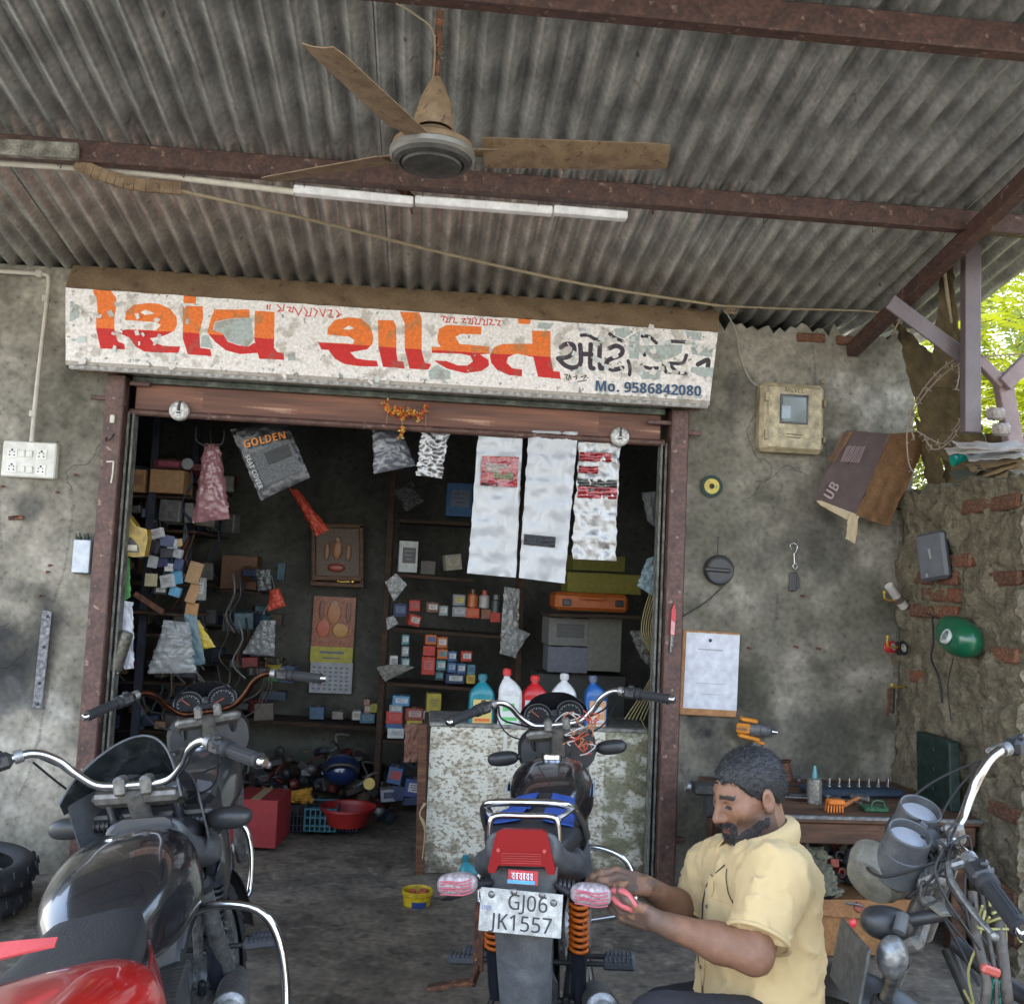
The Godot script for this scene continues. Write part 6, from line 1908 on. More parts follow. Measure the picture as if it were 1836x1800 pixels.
func foil() -> Material: return mt("crumpled foil", Color(0.34, 0.34, 0.34), 0.42, 0.95, "", 3, "rough", 0.12)
func milk_film() -> Material: return mt("milky polythene", Color(0.35, 0.365, 0.385), 0.25, 0, "", 2.2, "crinkle", 0.4, {"coat": 0.7})
func black_film() -> Material: return mt("black polythene", Color(0.02, 0.021, 0.024), 0.34, 0, "", 5, "crinkle", 0.35, {"coat": 0.3})
func grey_film() -> Material: return mt("grey polythene", Color(0.10, 0.105, 0.12), 0.28, 0, "", 5, "crinkle", 0.7, {"coat": 0.6})
func haze_film() -> Material: return mt("hazy clear film", Color(0.26, 0.27, 0.27), 0.28, 0.0, "", 3.5, "crinkle", 0.35, {"coat": 0.8, "alpha": 0.5})

func bottle(called: String, label: String, at: Vector3, s: Vector3, col: Color, cap: Color, lab: Color, accent: Color, neck_off := 0.0, yaw := 0.0) -> Node3D:
	var o := thing(called, label, "oil bottle", at, "engine oil bottles on the counter", rb(0, yaw, 0))
	var g := G.new()
	var rings := []
	for q in [[0.0, 0.94, 0.0], [0.02, 1.0, 0.0], [0.55, 1.0, 0.0], [0.68, 0.93, 0.15], [0.78, 0.62, 0.5], [0.85, 0.30, 0.9], [0.87, 0.24, 1.0], [0.90, 0.24, 1.0]]:
		rings.append(ring(V(neck_off * s.x * q[2], s.y * q[0], 0), Vector3.RIGHT, Vector3.FORWARD, s.x * 0.5 * q[1], s.z * 0.5 * minf(1.0, q[1] * 1.15), 0.55 if q[1] > 0.5 else 0.9, 24))
	g.loft(resample(rings, 3))
	var b := part("bottle_body", g, mt("bottle %s" % col.to_html(), col, 0.32, 0, "dust", 8), o, true)
	g = G.new(); g.lathe([Vector2(s.x * 0.13, 0), Vector2(s.x * 0.16, 0.002), Vector2(s.x * 0.16, s.y * 0.1), Vector2(s.x * 0.13, s.y * 0.115), Vector2(0, s.y * 0.115)], 18, Transform3D(Basis(), V(neck_off * s.x, s.y * 0.885, 0)))
	for k in 14: g.box(V(neck_off * s.x + cos(TAU * k / 14) * s.x * 0.161, s.y * 0.935, sin(TAU * k / 14) * s.x * 0.161), V(0.003, s.y * 0.08, 0.003), 0.001, rb(0, -rad_to_deg(TAU * k / 14), 0))
	part("cap", g, mt("cap %s" % cap.to_html(), cap, 0.35, 0, "dust", 8), o, true)
	g = G.new(); g.box(V(0, s.y * 0.34, s.z * 0.5 + 0.0008), V(s.x * 0.74, s.y * 0.46, 0.002), 0.0008); var l := part("printed_label", g, mt("print %s" % lab.to_html(), lab, 0.4), b, true)
	g = G.new(); g.box(V(-s.x * 0.05, s.y * 0.40, s.z * 0.5 + 0.002), V(s.x * 0.5, s.y * 0.11, 0.001), 0.0, rb(0, 0, 8)); g.box(V(0.0, s.y * 0.22, s.z * 0.5 + 0.002), V(s.x * 0.6, s.y * 0.05, 0.001), 0.0); g.box(V(0.0, s.y * 0.15, s.z * 0.5 + 0.002), V(s.x * 0.4, s.y * 0.025, 0.001), 0.0)
	part("print", g, mt("print %s" % accent.to_html(), accent, 0.4), l, true).set_meta("kind", "stuff")
	return o

# ---- things fixed to the roof
func roof_items() -> void:
	var dusty := mt("dusty beige enamel", Color(0.80, 0.80, 0.79), 0.7, 0, "dustmetal", 3, "rough", 0.06)
	var hub := V(-0.0439, 2.729, 2.17)
	var o := thing("ceiling_fan", "dusty brown three bladed ceiling fan hanging below the corrugated roof", "ceiling fan", hub)
	var g := G.new()
	var top := V(hub.x - 0.0, roof_y(2.17) - 0.15, 2.17)
	g.tube([V(hub.x - 0.005, hub.y + 0.12, 2.17), top], 0.012, 10); part("down_rod", g, rusty(), o)
	g = G.new()
	g.lathe([Vector2(0.012, 0.24), Vector2(0.02, 0.225), Vector2(0.045, 0.17), Vector2(0.058, 0.12), Vector2(0.06, 0.085), Vector2(0.055, 0.08)], 26, Transform3D(Basis(), hub), false)
	part("canopy_cup", g, dusty, o)
	g = G.new()
	g.lathe([Vector2(0.0, 0.075), Vector2(0.05, 0.075), Vector2(0.09, 0.05), Vector2(0.118, 0.032), Vector2(0.122, 0.012), Vector2(0.122, -0.006)], 36, Transform3D(Basis(), hub))
	part("motor_housing", g, dusty, o)
	g = G.new(); g.lathe([Vector2(0.123, 0.014), Vector2(0.126, 0.010), Vector2(0.126, -0.004), Vector2(0.118, -0.012)], 36, Transform3D(Basis(), hub)); part("trim_ring", g, tint("tarnished trim", Color(0.28, 0.27, 0.24), 0.4, 0.5), o)
	g = G.new(); g.lathe([Vector2(0.119, -0.008), Vector2(0.11, -0.022), Vector2(0.096, -0.026), Vector2(0.09, -0.020), Vector2(0.085, -0.032), Vector2(0.05, -0.038), Vector2(0.0, -0.04)], 36, Transform3D(Basis(), hub)); part("bottom_cover", g, mt("grimy cover", Color(0.09, 0.085, 0.075), 0.6, 0.2, "dirt", 6), o)
	for tip in [V(0.6, 2.73, 2.2), V(-0.3, 2.73, 2.7), V(-0.5, 2.73, 1.4)]:
		var d: Vector3 = tip - hub
		d.y = clampf(d.y, -0.03, 0.02)
		var len := minf(d.length(), 0.60)
		d = d.normalized()
		if tip.z > 2.5: d = Vector3(-0.46, 0.0, 0.888)
		if tip.z < 1.5: d = Vector3(-0.86, 0.0, -0.51)
		if tip.x > 0.4: d = Vector3(0.99, 0.0, 0.14)
		len = 0.69 if tip.x > 0.4 else 0.60
		var side := Vector3.UP.cross(d).normalized()
		g = G.new()
		g.bar(hub + d * 0.09 + V(0, 0.012, 0), hub + d * 0.20 + V(0, 0.016, 0), 0.05, 0.006, 0.002); part("blade_iron", g, dusty, o)
		g = G.new()
		var p := PackedVector3Array()
		for j in 4:
			for i in 13:
				var u := i / 12.0; var w := (j / 3.0 - 0.5)
				var wd := lerpf(0.125, 0.105, u) * (1.0 if i < 12 else 0.86)
				p.append(hub + d * lerpf(0.15, len, u) + side * w * wd + V(0, 0.014 + w * wd * -0.28 - 0.006 * (1 - 4 * w * w), 0))
		g.slab(p, 13, 4, 0.003)
		part("blade", g, dusty, o)
	g = G.new()
	for k in 3: g.tube([top + V(0.01 * k - 0.01, -0.08 - 0.03 * k, 0.013), top + V(-0.014, -0.12, 0.012), top + V(0.014, -0.10 - 0.02 * k, -0.012)], 0.003, 5)
	g.tube(cr([top + V(-0.13, 0.0, 0.02), top + V(-0.07, -0.03, 0.02), top + V(-0.012, -0.09, 0.016), top + V(-0.014, -0.3, 0.014), hub + V(-0.02, 0.2, 0.02)], 5), 0.0035, 6)
	part("fan_wire", g, tint("dusty wire", Color(0.22, 0.17, 0.11)), o).set_meta("kind", "stuff")
	# tube light batten in three pieces under the first purlin
	o = thing("light_batten", "white plastic light batten in three lengths strapped under the brown purlin", "light fitting", V(0.0643, 3.012, 1.1))
	for q in [[V(-0.6031, 3.014, 1.1), V(-0.1269, 3.004, 1.1)], [V(-0.1204, 3.009, 1.1), V(0.4387, 3.01, 1.1)], [V(0.4431, 3.015, 1.1), V(0.7488, 3.013, 1.1)]]:
		g = G.new(); g.bar(q[0], q[1], 0.045, 0.034, 0.005); part("batten_length", g, tint("clean white plastic", Color(0.86, 0.85, 0.83), 0.4), o)
	g = G.new(); g.tube(cr([V(-0.1364, 3.048, 1.07), V(-0.1356, 2.992, 1.07), V(-0.1296, 2.964, 1.07)], 3), 0.006, 5)
	for k in 5: g.tube([V(-0.2112, 3.064, 1.09) + V(0.012 * k, 0.005 * (k % 2), 0), V(-0.1647, 3.032, 1.08) + V(0.01 * k, -0.004 * (k % 2), 0)], 0.004, 5)
	part("tie", g, rusty(), o)
	g = G.new(); g.tube([V(-1.736, 3.031, 1.1), V(-1.292, 3.039, 1.1), V(-0.6027, 3.007, 1.1)], 0.013, 10)
	single("wiring_conduit", g, tint("cream conduit", Color(0.62, 0.57, 0.47), 0.5), "cream plastic wiring pipe running along the purlin to the light batten", "conduit")
	o = thing("wooden_board", "weathered grey board lashed to the end of the purlin with a bent strip", "board", V(-1.552, 3.051, 1.2))
	g = G.new(); g.bar(V(-1.817, 3.046, 1.2), V(-1.409, 3.059, 1.2), 0.03, 0.062, 0.003); part("plank", g, mt("grey board", Color(0.30, 0.28, 0.23), 0.8, 0, "scuff", 2.2, "rough", 0.1), o)
	g = G.new()
	var st: Array = cr([V(-1.43, 3.03, 1.16), V(-1.337, 2.998, 1.15), V(-1.214, 2.976, 1.13), V(-1.041, 2.985, 1.1)], 4)
	for i in st.size() - 1: g.bar(st[i], st[i + 1], 0.02, 0.05, 0.002)
	part("bent_strip", g, mt("dusty beige enamel", Color.WHITE), o)
	# the rope that runs down to the wall and its slack end to the meter
	g = G.new()
	g.tube(cr([V(-1.047, 2.975, 1.1), V(-0.5638, 3.005, 0.8), V(0.0189, 3.002, 0.5), V(0.7141, 2.973, 0.28), V(1.429, 2.951, 0.16)], 6), 0.0075, 7)
	single("jute_rope", g, mt("jute rope", Color(0.52, 0.42, 0.27), 0.9, 0, "dust", 20, "fine", 0.3), "tan jute rope slanting from the purlin to the wall above the sign end", "rope")
	g = G.new()
	g.tube(cr([V(1.429, 2.951, 0.16), V(1.752, 2.959, 0.16), V(2.169, 2.977, 0.16), V(2.32, 2.973, 0.16)], 5), 0.005, 7)
	for k in 5: g.tube(cr([V(1.47, 2.988, 0.07) + V(0.012 * k, 0.01, 0), V(1.487, 2.945, 0.07) + V(0.014 * k, -0.01, 0.012), V(1.504, 2.982, 0.07) + V(0.012 * k, 0.012, 0)], 3), 0.004, 5)
	g.tube(cr([V(2.309, 3.001, 0.12), V(2.371, 2.919, 0.12), V(2.482, 2.906, 0.14), V(2.517, 2.948, 0.16), V(2.425, 2.986, 0.16), V(2.362, 2.868, 0.14)], 5), 0.004, 6)
	single("knotted_cord", g, mt("jute rope", Color.WHITE), "knotted tan cord stretched along the broken wall top to the rafter foot", "cord")
	g = G.new(); g.tube(cr([V(1.474, 2.982, 0.06), V(1.555, 2.871, 0.03), V(1.591, 2.725, 0.025), V(1.645, 2.609, 0.025), V(1.708, 2.562, 0.03)], 6), 0.0045, 6)
	single("meter_cable", g, tint("pale cable", Color(0.36, 0.34, 0.28)), "pale grey cable dropping from the rope to the meter box", "cable")

# ---- things on the front wall
func wall_items() -> void:
	var o := thing("switch_board", "cream electric switch board with two sockets above two more on the cement wall", "switch board", V(-1.973, 1.982, 0))
	var g := G.new(); g.box(V(-1.957, 1.979, 0.0125), V(0.2535, 0.1748, 0.045), 0.006); part("cover_plate", g, white_plastic(), o)
	var wp := tint("switch white", Color(0.72, 0.70, 0.64), 0.3)
	for q in [[V(-1.992, 2.007, 0.036), 0], [V(-1.956, 2.006, 0.036), 0], [V(-1.986, 1.93, 0.036), 0], [V(-1.949, 1.929, 0.036), 0]]:
		g = G.new(); g.box(q[0], V(0.032, 0.034, 0.012), 0.003, rb(8, 0, 0)); part("switch", g, wp, o)
	var hole := tint("socket hole", Color(0.02, 0.02, 0.02))
	for q in [V(-2.037, 2.007, 0.036), V(-1.898, 2.006, 0.036), V(-2.034, 1.936, 0.036), V(-1.897, 1.932, 0.036)]:
		g = G.new(); g.box(q, V(0.05, 0.05, 0.004), 0.002); var so := part("socket", g, wp, o)
		g = G.new()
		for e in [[-0.011, -0.010, 0.004], [0.011, -0.010, 0.004], [-0.010, 0.006, 0.0035], [0.010, 0.006, 0.0035], [0.0, 0.015, 0.0055]]: g.lathe([Vector2(0, 0.0005), Vector2(e[2], 0.0005), Vector2(e[2], 0)], 10, Transform3D(rb(90, 0, 0), q + V(e[0], e[1], 0.0022)))
		part("pin_holes", g, hole, so).set_meta("kind", "stuff")
	g = G.new(); g.tube(cr([V(-2.329, 2.906, 0.03), V(-2.064, 2.906, 0.03), V(-1.962, 2.905, 0.03), V(-1.937, 2.884, 0.03), V(-1.936, 2.771, 0.03), V(-1.949, 2.35, 0.03), V(-1.952, 2.067, 0.03)], 5), 0.011, 10)
	o = single("wall_conduit", g, mt("painted conduit", Color(0.50, 0.46, 0.38), 0.5, 0, "dust", 5), "cream pipe elbow running down the cement wall to the switch board", "conduit")
	for q in [V(-1.984, 2.906, 0.03), V(-1.942, 2.785, 0.03), V(-1.956, 2.205, 0.03)]:
		g = G.new(); g.box(q, V(0.034, 0.034, 0.03), 0.005); part("clip", g, mt("painted conduit", Color.WHITE), o)
	# letter box of pens
	o = thing("card_holder", "small pale grey box with pens in it fixed beside the brown shutter post", "holder", V(-1.675, 1.437, 0))
	g = G.new(); g.box(V(-1.67, 1.52, 0.025), V(0.0811, 0.1592, 0.04), 0.003); part("front_card", g, tint("pale blue white", Color(0.55, 0.60, 0.66), 0.4), o)
	g = G.new(); g.box(V(-1.667, 1.526, 0.011), V(0.0841, 0.1818, 0.018), 0.002); part("back_card", g, tint("dark green card", Color(0.04, 0.06, 0.05)), o)
	for k in 4:
		g = G.new(); g.tube([V(-1.704, 1.588, 0.028) + V(0.018 * k, 0, 0), V(-1.71, 1.631, 0.028) + V(0.019 * k, 0.004 * (k % 2), 0)], 0.004, 6); part("pen", g, tint("pen %d" % k, [Color(0.05, 0.08, 0.05), Color(0.03, 0.03, 0.03), Color(0.1, 0.12, 0.1), Color(0.02, 0.02, 0.04)][k]), o)
	# rusty strip hinge and odd nails on the left wall
	g = G.new(); g.bar(V(-1.819, 1.249, 0.012), V(-1.828, 0.7809, 0.012), 0.045, 0.006, 0.002, Vector3.BACK); o = single("steel_strip", g, mt("paint daubed strip", Color(0.30, 0.30, 0.31), 0.7, 0.2, "scuff", 5, "rough", 0.3), "paint daubed steel strip fixed upright in a black smear on the wall", "strip")
	for q in [V(-1.815, 1.223, 0.016), V(-1.819, 1.075, 0.016), V(-1.826, 0.901, 0.016), V(-1.828, 0.8026, 0.016)]:
		g = G.new(); g.ball(q, V(0.008, 0.008, 0.005), 8); part("bolt", g, dark_steel(), o)
	var nails := [V(-1.817, 1.829, 0.01), V(-1.739, 1.919, 0.01), V(-2.075, 1.843, 0.012), V(-1.822, 1.471, 0.01), V(-1.832, 1.438, 0.01), V(-1.862, 1.32, 0.01), V(1.679, 1.21, 0.01), V(1.927, 1.226, 0.012), V(2.048, 1.222, 0.01), V(1.959, 1.49, 0.008)]
	var nail_at := ["on the cement wall just under the switch board's corner", "between the switch board and the brown post", "at the far edge below the switch board", "upper of two above the steel strip's smear", "lower of two above the steel strip's smear", "directly above the steel strip", "first in the row of three beside the notice board", "middle one in the row below the key chain", "last in the row of three past the key chain", "just under the hanging key"]
	for i in nails.size():
		g = G.new(); g.tube([nails[i] - V(0, 0, 0.012), nails[i] + V(0.004, -0.002, 0.022)], 0.0045, 6); g.ball(nails[i] + V(0.004, -0.002, 0.022), V(0.008, 0.008, 0.003), 8)
		single("nail", g, rusty(), "rusty nail %s" % nail_at[i], "nail", "nails in the shop wall")
	g = G.new(); g.bar(V(-2.038, 1.689, 0.012), V(-1.966, 1.698, 0.012), 0.012, 0.02, 0.003); g.box(V(-2.002, 1.696, 0.012), V(0.025, 0.016, 0.012), 0.002); single("wall_clamp", g, rusty(), "small rusty clamp under the switch board", "clamp")
	# cutting disc
	o = thing("cutting_disc", "dark green cutting disc with yellow label hung on the wall", "disc", V(1.465, 1.983, 0))
	g = G.new(); g.lathe([Vector2(0.015, 0.0), Vector2(0.058, 0.0), Vector2(0.058, 0.006), Vector2(0.015, 0.006)], 32, Transform3D(rb(90, 0, 0), V(1.461, 2.035, 0.008))); part("abrasive_rim", g, tint("abrasive green", Color(0.03, 0.055, 0.045), 0.9), o)
	g = G.new(); g.lathe([Vector2(0.014, 0.0075), Vector2(0.04, 0.0075), Vector2(0.04, 0.006)], 28, Transform3D(rb(90, 0, 0), V(1.461, 2.035, 0.008))); var dl := part("paper_label", g, tint("label yellow", Color(0.55, 0.42, 0.06)), o)
	for k in 3:
		g = G.new(); var a := TAU * k / 3.0; g.box(V(1.458, 2.034, 0.0165) + V(cos(a) * 0.027, sin(a) * 0.027, 0), V(0.016, 0.007, 0.0008), 0.0, rb(0, 0, rad_to_deg(a) + 90)); part("label_band", g, tint("label mix %d" % k, [Color(0.1, 0.3, 0.12), Color(0.55, 0.3, 0.2), Color(0.5, 0.5, 0.45)][k]), dl)
	# black cap with its cord
	o = thing("black_cap", "round black plastic cap hanging from a nail with a loose cord", "cap", V(1.511, 1.521, 0))
	g = G.new(); g.lathe([Vector2(0.076, 0.0), Vector2(0.078, 0.03), Vector2(0.07, 0.042), Vector2(0.058, 0.038), Vector2(0.0, 0.038)], 36, Transform3D(rb(90, 0, 0), V(1.509, 1.602, 0))); part("disc", g, black_plastic(), o)
	g = G.new(); g.bar(V(1.429, 1.604, 0.042), V(1.564, 1.599, 0.042), 0.022, 0.018, 0.006, Vector3.BACK); part("grip_bar", g, black_plastic(), o)
	g = G.new(); g.tube([V(1.502, 1.775, 0.015), V(1.502, 1.752, 0.018), V(1.501, 1.671, 0.02)], 0.0025, 5); part("hanger", g, dark_steel(), o)
	g = G.new(); g.tube(cr([V(1.545, 1.529, 0.015), V(1.446, 1.433, 0.012), V(1.326, 1.357, 0.03), V(1.271, 1.321, 0.1)], 5), 0.003, 5); part("cord", g, dark_steel(), o)
	# key on a swivel chain
	o = thing("key_chain", "black key hanging from a silver swivel chain on the cement wall", "key", V(1.923, 1.505, 0))
	g = G.new(); g.tube(cr([V(1.897, 1.728, 0.015), V(1.887, 1.747, 0.015), V(1.905, 1.76, 0.015), V(1.926, 1.749, 0.015), V(1.921, 1.72, 0.015), V(1.909, 1.702, 0.015)], 4), 0.0022, 6); g.tube([V(1.909, 1.708, 0.015), V(1.913, 1.656, 0.015)], 0.003, 6)
	var lk := []
	for k in 13: lk.append(V(1.917, 1.641, 0.015) + V(cos(TAU * k / 12) * 0.012, sin(TAU * k / 12) * 0.014, 0))
	g.tube(lk, 0.002, 6); part("chain", g, chrome(), o)
	g = G.new(); g.box(V(1.908, 1.56, 0.015), V(0.0388, 0.0982, 0.014), 0.005); g.box(V(1.932, 1.555, 0.016), V(0.0179, 0.0578, 0.008), 0.002); part("key_body", g, black_plastic(), o)
	# clipboard with a printed sheet
	o = thing("notice_board", "white printed sheet pinned on a wooden board beside the shutter post", "notice", V(1.487, 0.8534, 0))
	g = G.new(); g.box(V(1.477, 1.071, 0.012), V(0.3004, 0.4293, 0.016), 0.003, rb(0, 0, -1)); part("backing_board", g, mt("raw plywood", Color(1.2, 1.15, 1.1), 0.8, 0, "card", 3), o)
	g = G.new(); g.box(V(1.486, 1.083, 0.0215), V(0.28, 0.3841, 0.002), 0.0, rb(0, 0, -1)); var sh := part("sheet", g, tint("paper white", Color(0.60, 0.62, 0.68), 0.5), o)
	g = G.new(); g.ball(V(1.474, 1.24, 0.026), V(0.009, 0.009, 0.006), 10); part("push_pin", g, black_plastic(), o)
	g = G.new(); g.box(V(1.476, 1.192, 0.0235), V(0.13, 0.007, 0.0006), 0.0, rb(0, 0, -1)); g.box(V(1.481, 1.02, 0.0235), V(0.15, 0.003, 0.0006), 0.0, rb(0, 0, -1)); g.box(V(1.483, 0.9662, 0.0235), V(0.10, 0.003, 0.0006), 0.0, rb(0, 0, -1)); part("print_line", g, tint("grey print", Color(0.35, 0.36, 0.4)), sh).set_meta("kind", "stuff")
	# electric meter box
	o = thing("meter_box", "cream electricity meter box with a dark window on the cement wall", "meter", V(1.893, 2.243, 0))
	var cream := mt("aged cream plastic", Color(0.56, 0.47, 0.29), 0.5, 0, "dirt", 4, "fine", 0.04)
	g = G.new(); g.box(V(1.861, 2.409, 0.035), V(0.3432, 0.3633, 0.09), 0.02); part("case", g, cream, o)
	g = G.new(); g.box(V(1.87, 2.407, 0.08), V(0.298, 0.3304, 0.02), 0.009); part("door", g, cream, o)
	g = G.new(); g.box(V(1.863, 2.452, 0.09), V(0.1519, 0.1551, 0.008), 0.002); var win := part("window_recess", g, tint("meter black", Color(0.02, 0.021, 0.024), 0.2), o)
	g = G.new(); g.box(V(1.863, 2.45, 0.0955), V(0.1251, 0.1287, 0.002), 0.0); part("glass", g, mt("meter glass", Color(0.06, 0.08, 0.10), 0.06, 0, "", 1, "", 0, {"coat": 1.0}), win)
	g = G.new(); g.box(V(1.818, 2.434, 0.0975), V(0.0475, 0.0672, 0.001), 0.0); part("display", g, tint("lcd grey", Color(0.30, 0.36, 0.42), 0.2), win)
	words("MGVCL", 0.022, 0.001, tint("brown print", Color(0.14, 0.09, 0.05)), Transform3D(rb(0, 0, -1.5), V(1.863, 2.551, 0.0905)), o, "lettering")
	g = G.new()
	for k in 2: g.box(V(1.869, 2.32, 0.0905) - V(0.004 * k, 0.016 * k, 0), V(0.085 - 0.012 * k, 0.006, 0.0008), 0.0, rb(0, 0, -1.5))
	part("small_print", g, tint("brown print", Color.WHITE), o).set_meta("kind", "stuff")
	for q in [V(1.717, 2.512, 0.06), V(1.719, 2.313, 0.06)]:
		g = G.new(); g.box(q, V(0.02, 0.05, 0.08), 0.004); part("hinge", g, cream, o)
	g = G.new(); g.box(V(2.029, 2.494, 0.07), V(0.014, 0.04, 0.05), 0.003); g.box(V(2.03, 2.3, 0.07), V(0.012, 0.03, 0.05), 0.003); g.box(V(2.029, 2.617, 0.05), V(0.02, 0.025, 0.02), 0.003); part("latch", g, mt("worn brown latch", Color(0.2, 0.15, 0.09), 0.6), o)
	# red folding ruler on the post
	o = thing("red_feeler_case", "narrow red and white case with keys hooked on the brown shutter post", "case", V(1.261, 1.189, 0.1))
	g = G.new(); g.extrude(PackedVector2Array([Vector2(-0.012, -0.085), Vector2(0.010, -0.085), Vector2(0.014, 0.03), Vector2(0.004, 0.075), Vector2(-0.01, 0.04)]), 0.012, Transform3D(Basis(), V(1.256, 1.348, 0.1))); part("sleeve", g, tint("case red", Color(0.5, 0.03, 0.04), 0.3), o)
	g = G.new(); g.extrude(PackedVector2Array([Vector2(-0.010, -0.06), Vector2(0.008, -0.06), Vector2(0.011, 0.0), Vector2(-0.009, 0.012)]), 0.003, Transform3D(Basis(), V(1.254, 1.326, 0.108))); part("pale_band", g, tint("case pink", Color(0.65, 0.32, 0.33), 0.3), o)
	g = G.new(); g.bar(V(1.253, 1.264, 0.1), V(1.25, 1.175, 0.1), 0.01, 0.006, 0.002, Vector3.BACK); g.tube([V(1.261, 1.273, 0.1), V(1.258, 1.203, 0.1)], 0.003, 6); part("keys", g, steel(), o)
	# impact wrench hanging by its grip, nose to the side
	o = thing("impact_wrench", "orange and grey cordless impact wrench hung on the wall above the man's head", "power tool", V(1.734, 0.7176, 0))
	var grey := mt("tool grey", Color(0.14, 0.14, 0.145), 0.45, 0, "dirt", 6)
	var org := mt("tool orange", Color(0.68, 0.24, 0.015), 0.4, 0, "dust", 6)
	g = G.new(); g.T = Transform3D(rb(0, 0, -95), V(1.699, 0.8034, 0.07))
	g.lathe([Vector2(0.0, -0.075), Vector2(0.03, -0.072), Vector2(0.036, -0.05), Vector2(0.036, 0.02), Vector2(0.034, 0.025), Vector2(0.034, 0.05), Vector2(0.03, 0.075), Vector2(0.022, 0.09), Vector2(0.0, 0.09)], 22); part("motor_body", g, grey, o)
	g = G.new(); g.box(V(1.636, 0.8107, 0.095), V(0.07, 0.05, 0.03), 0.008, rb(0, 0, -5)); g.box(V(1.669, 0.8512, 0.08), V(0.085, 0.02, 0.05), 0.006, rb(0, 0, -8)); g.box(V(1.669, 0.7659, 0.085), V(0.11, 0.02, 0.05), 0.006, rb(0, 0, -12)); part("orange_shell", g, org, o)
	g = G.new(); g.box(V(1.627, 0.8131, 0.112), V(0.06, 0.028, 0.003), 0.001, rb(0, 0, -5)); part("name_panel", g, tint("panel amber", Color(0.5, 0.20, 0.03)), o)
	for k in 6:
		g = G.new(); g.box(V(1.598, 0.8125, 0.1145) + V(0.0095 * k, -0.001 * k, 0), V(0.005, 0.013 if k % 2 else 0.010, 0.001), 0.0, rb(0, 0, -5)); part("panel_mark", g, tint("panel brown", Color(0.12, 0.05, 0.02)), o)
	g = G.new(); g.T = Transform3D(rb(0, 0, -95), V(1.699, 0.8034, 0.07)); g.lathe([Vector2(0.012, 0.085), Vector2(0.012, 0.10), Vector2(0.008, 0.102), Vector2(0.008, 0.122), Vector2(0.0, 0.122)], 14); part("anvil", g, chrome(), o)
	g = G.new(); g.box(V(1.719, 0.7317, 0.07), V(0.05, 0.07, 0.04), 0.012, rb(0, 0, -20)); part("grip", g, grey, o)
	g = G.new(); g.box(V(1.726, 0.7422, 0.082), V(0.05, 0.016, 0.03), 0.005, rb(0, 0, -14)); part("trigger", g, org, o)
	# torn carton flattened on the wall corner
	var card := mt("old carton", Color(0.62, 0.6, 0.58), 0.9, 0, "card", 2.5, "rough", 0.15)
	o = thing("torn_carton", "torn brown carton flattened and hung in the corner under the meter box", "carton", V(2.255, 1.784, 0.15))
	part("plum_panel", pouch_mesh([V(2.124, 2.348, 0.14), V(2.342, 2.341, 0.16), V(2.163, 1.914, 0.19), V(1.946, 1.982, 0.16)], 0.0, 51, 0.014, 13, 13, 0.004), mt("plum printed carton", Color(0.095, 0.062, 0.058), 0.8, 0, "dust", 4, "rough", 0.1), o)
	part("brown_panel", pouch_mesh([V(2.342, 2.341, 0.16), V(2.608, 2.383, 0.1), V(2.353, 1.864, 0.14), V(2.158, 1.905, 0.19)], 0.0, 52, 0.016, 13, 13, 0.004), card, o)
	part("torn_strip", pouch_mesh([V(2.123, 1.917, 0.2), V(2.171, 1.905, 0.2), V(2.157, 1.764, 0.19), V(2.111, 1.79, 0.18)], 0.0, 53, 0.012, 6, 9, 0.003), mt("pale torn paper", Color(0.42, 0.33, 0.21), 0.9), o)
	part("torn_edge", pouch_mesh([V(1.95, 1.987, 0.165), V(2.161, 1.914, 0.195), V(2.132, 1.875, 0.19), V(1.98, 1.955, 0.165)], 0.0, 54, 0.014, 13, 4, 0.003), mt("pale torn paper", Color(0.42, 0.33, 0.21), 0.9), o)
	part("side_flap", pouch_mesh([V(2.111, 2.343, 0.13), V(2.156, 2.34, 0.15), V(2.048, 2.168, 0.16), V(2.047, 2.201, 0.12)], 0.0, 55, 0.008, 5, 7, 0.004), card, o)
	g = G.new()
	for k in 12: g.bar(V(2.116, 2.262, 0.175) + V(0.0085 * k, 0.003 * (k % 3), 0.002), V(2.079, 2.178, 0.182) + V(0.0085 * k, 0.002 * (k % 2), 0.002), 0.003, 0.001, 0.0, Vector3.BACK)
	part("barcode", g, tint("faded print", Color(0.34, 0.24, 0.24)), o).set_meta("kind", "stuff")
	words("UB", 0.05, 0.001, tint("faded print", Color(0.34, 0.24, 0.24)), Transform3D(rb(0, 0, 62), V(2.033, 2.027, 0.187)), o)

# ---- goods inside the shop
func shelf(g: G, a: Vector3, b: Vector3, depth: float, th := 0.022) -> void:
	g.bar(a - V(0, th * 0.5, depth * 0.5), b - V(0, th * 0.5, depth * 0.5), depth, th, 0.002)

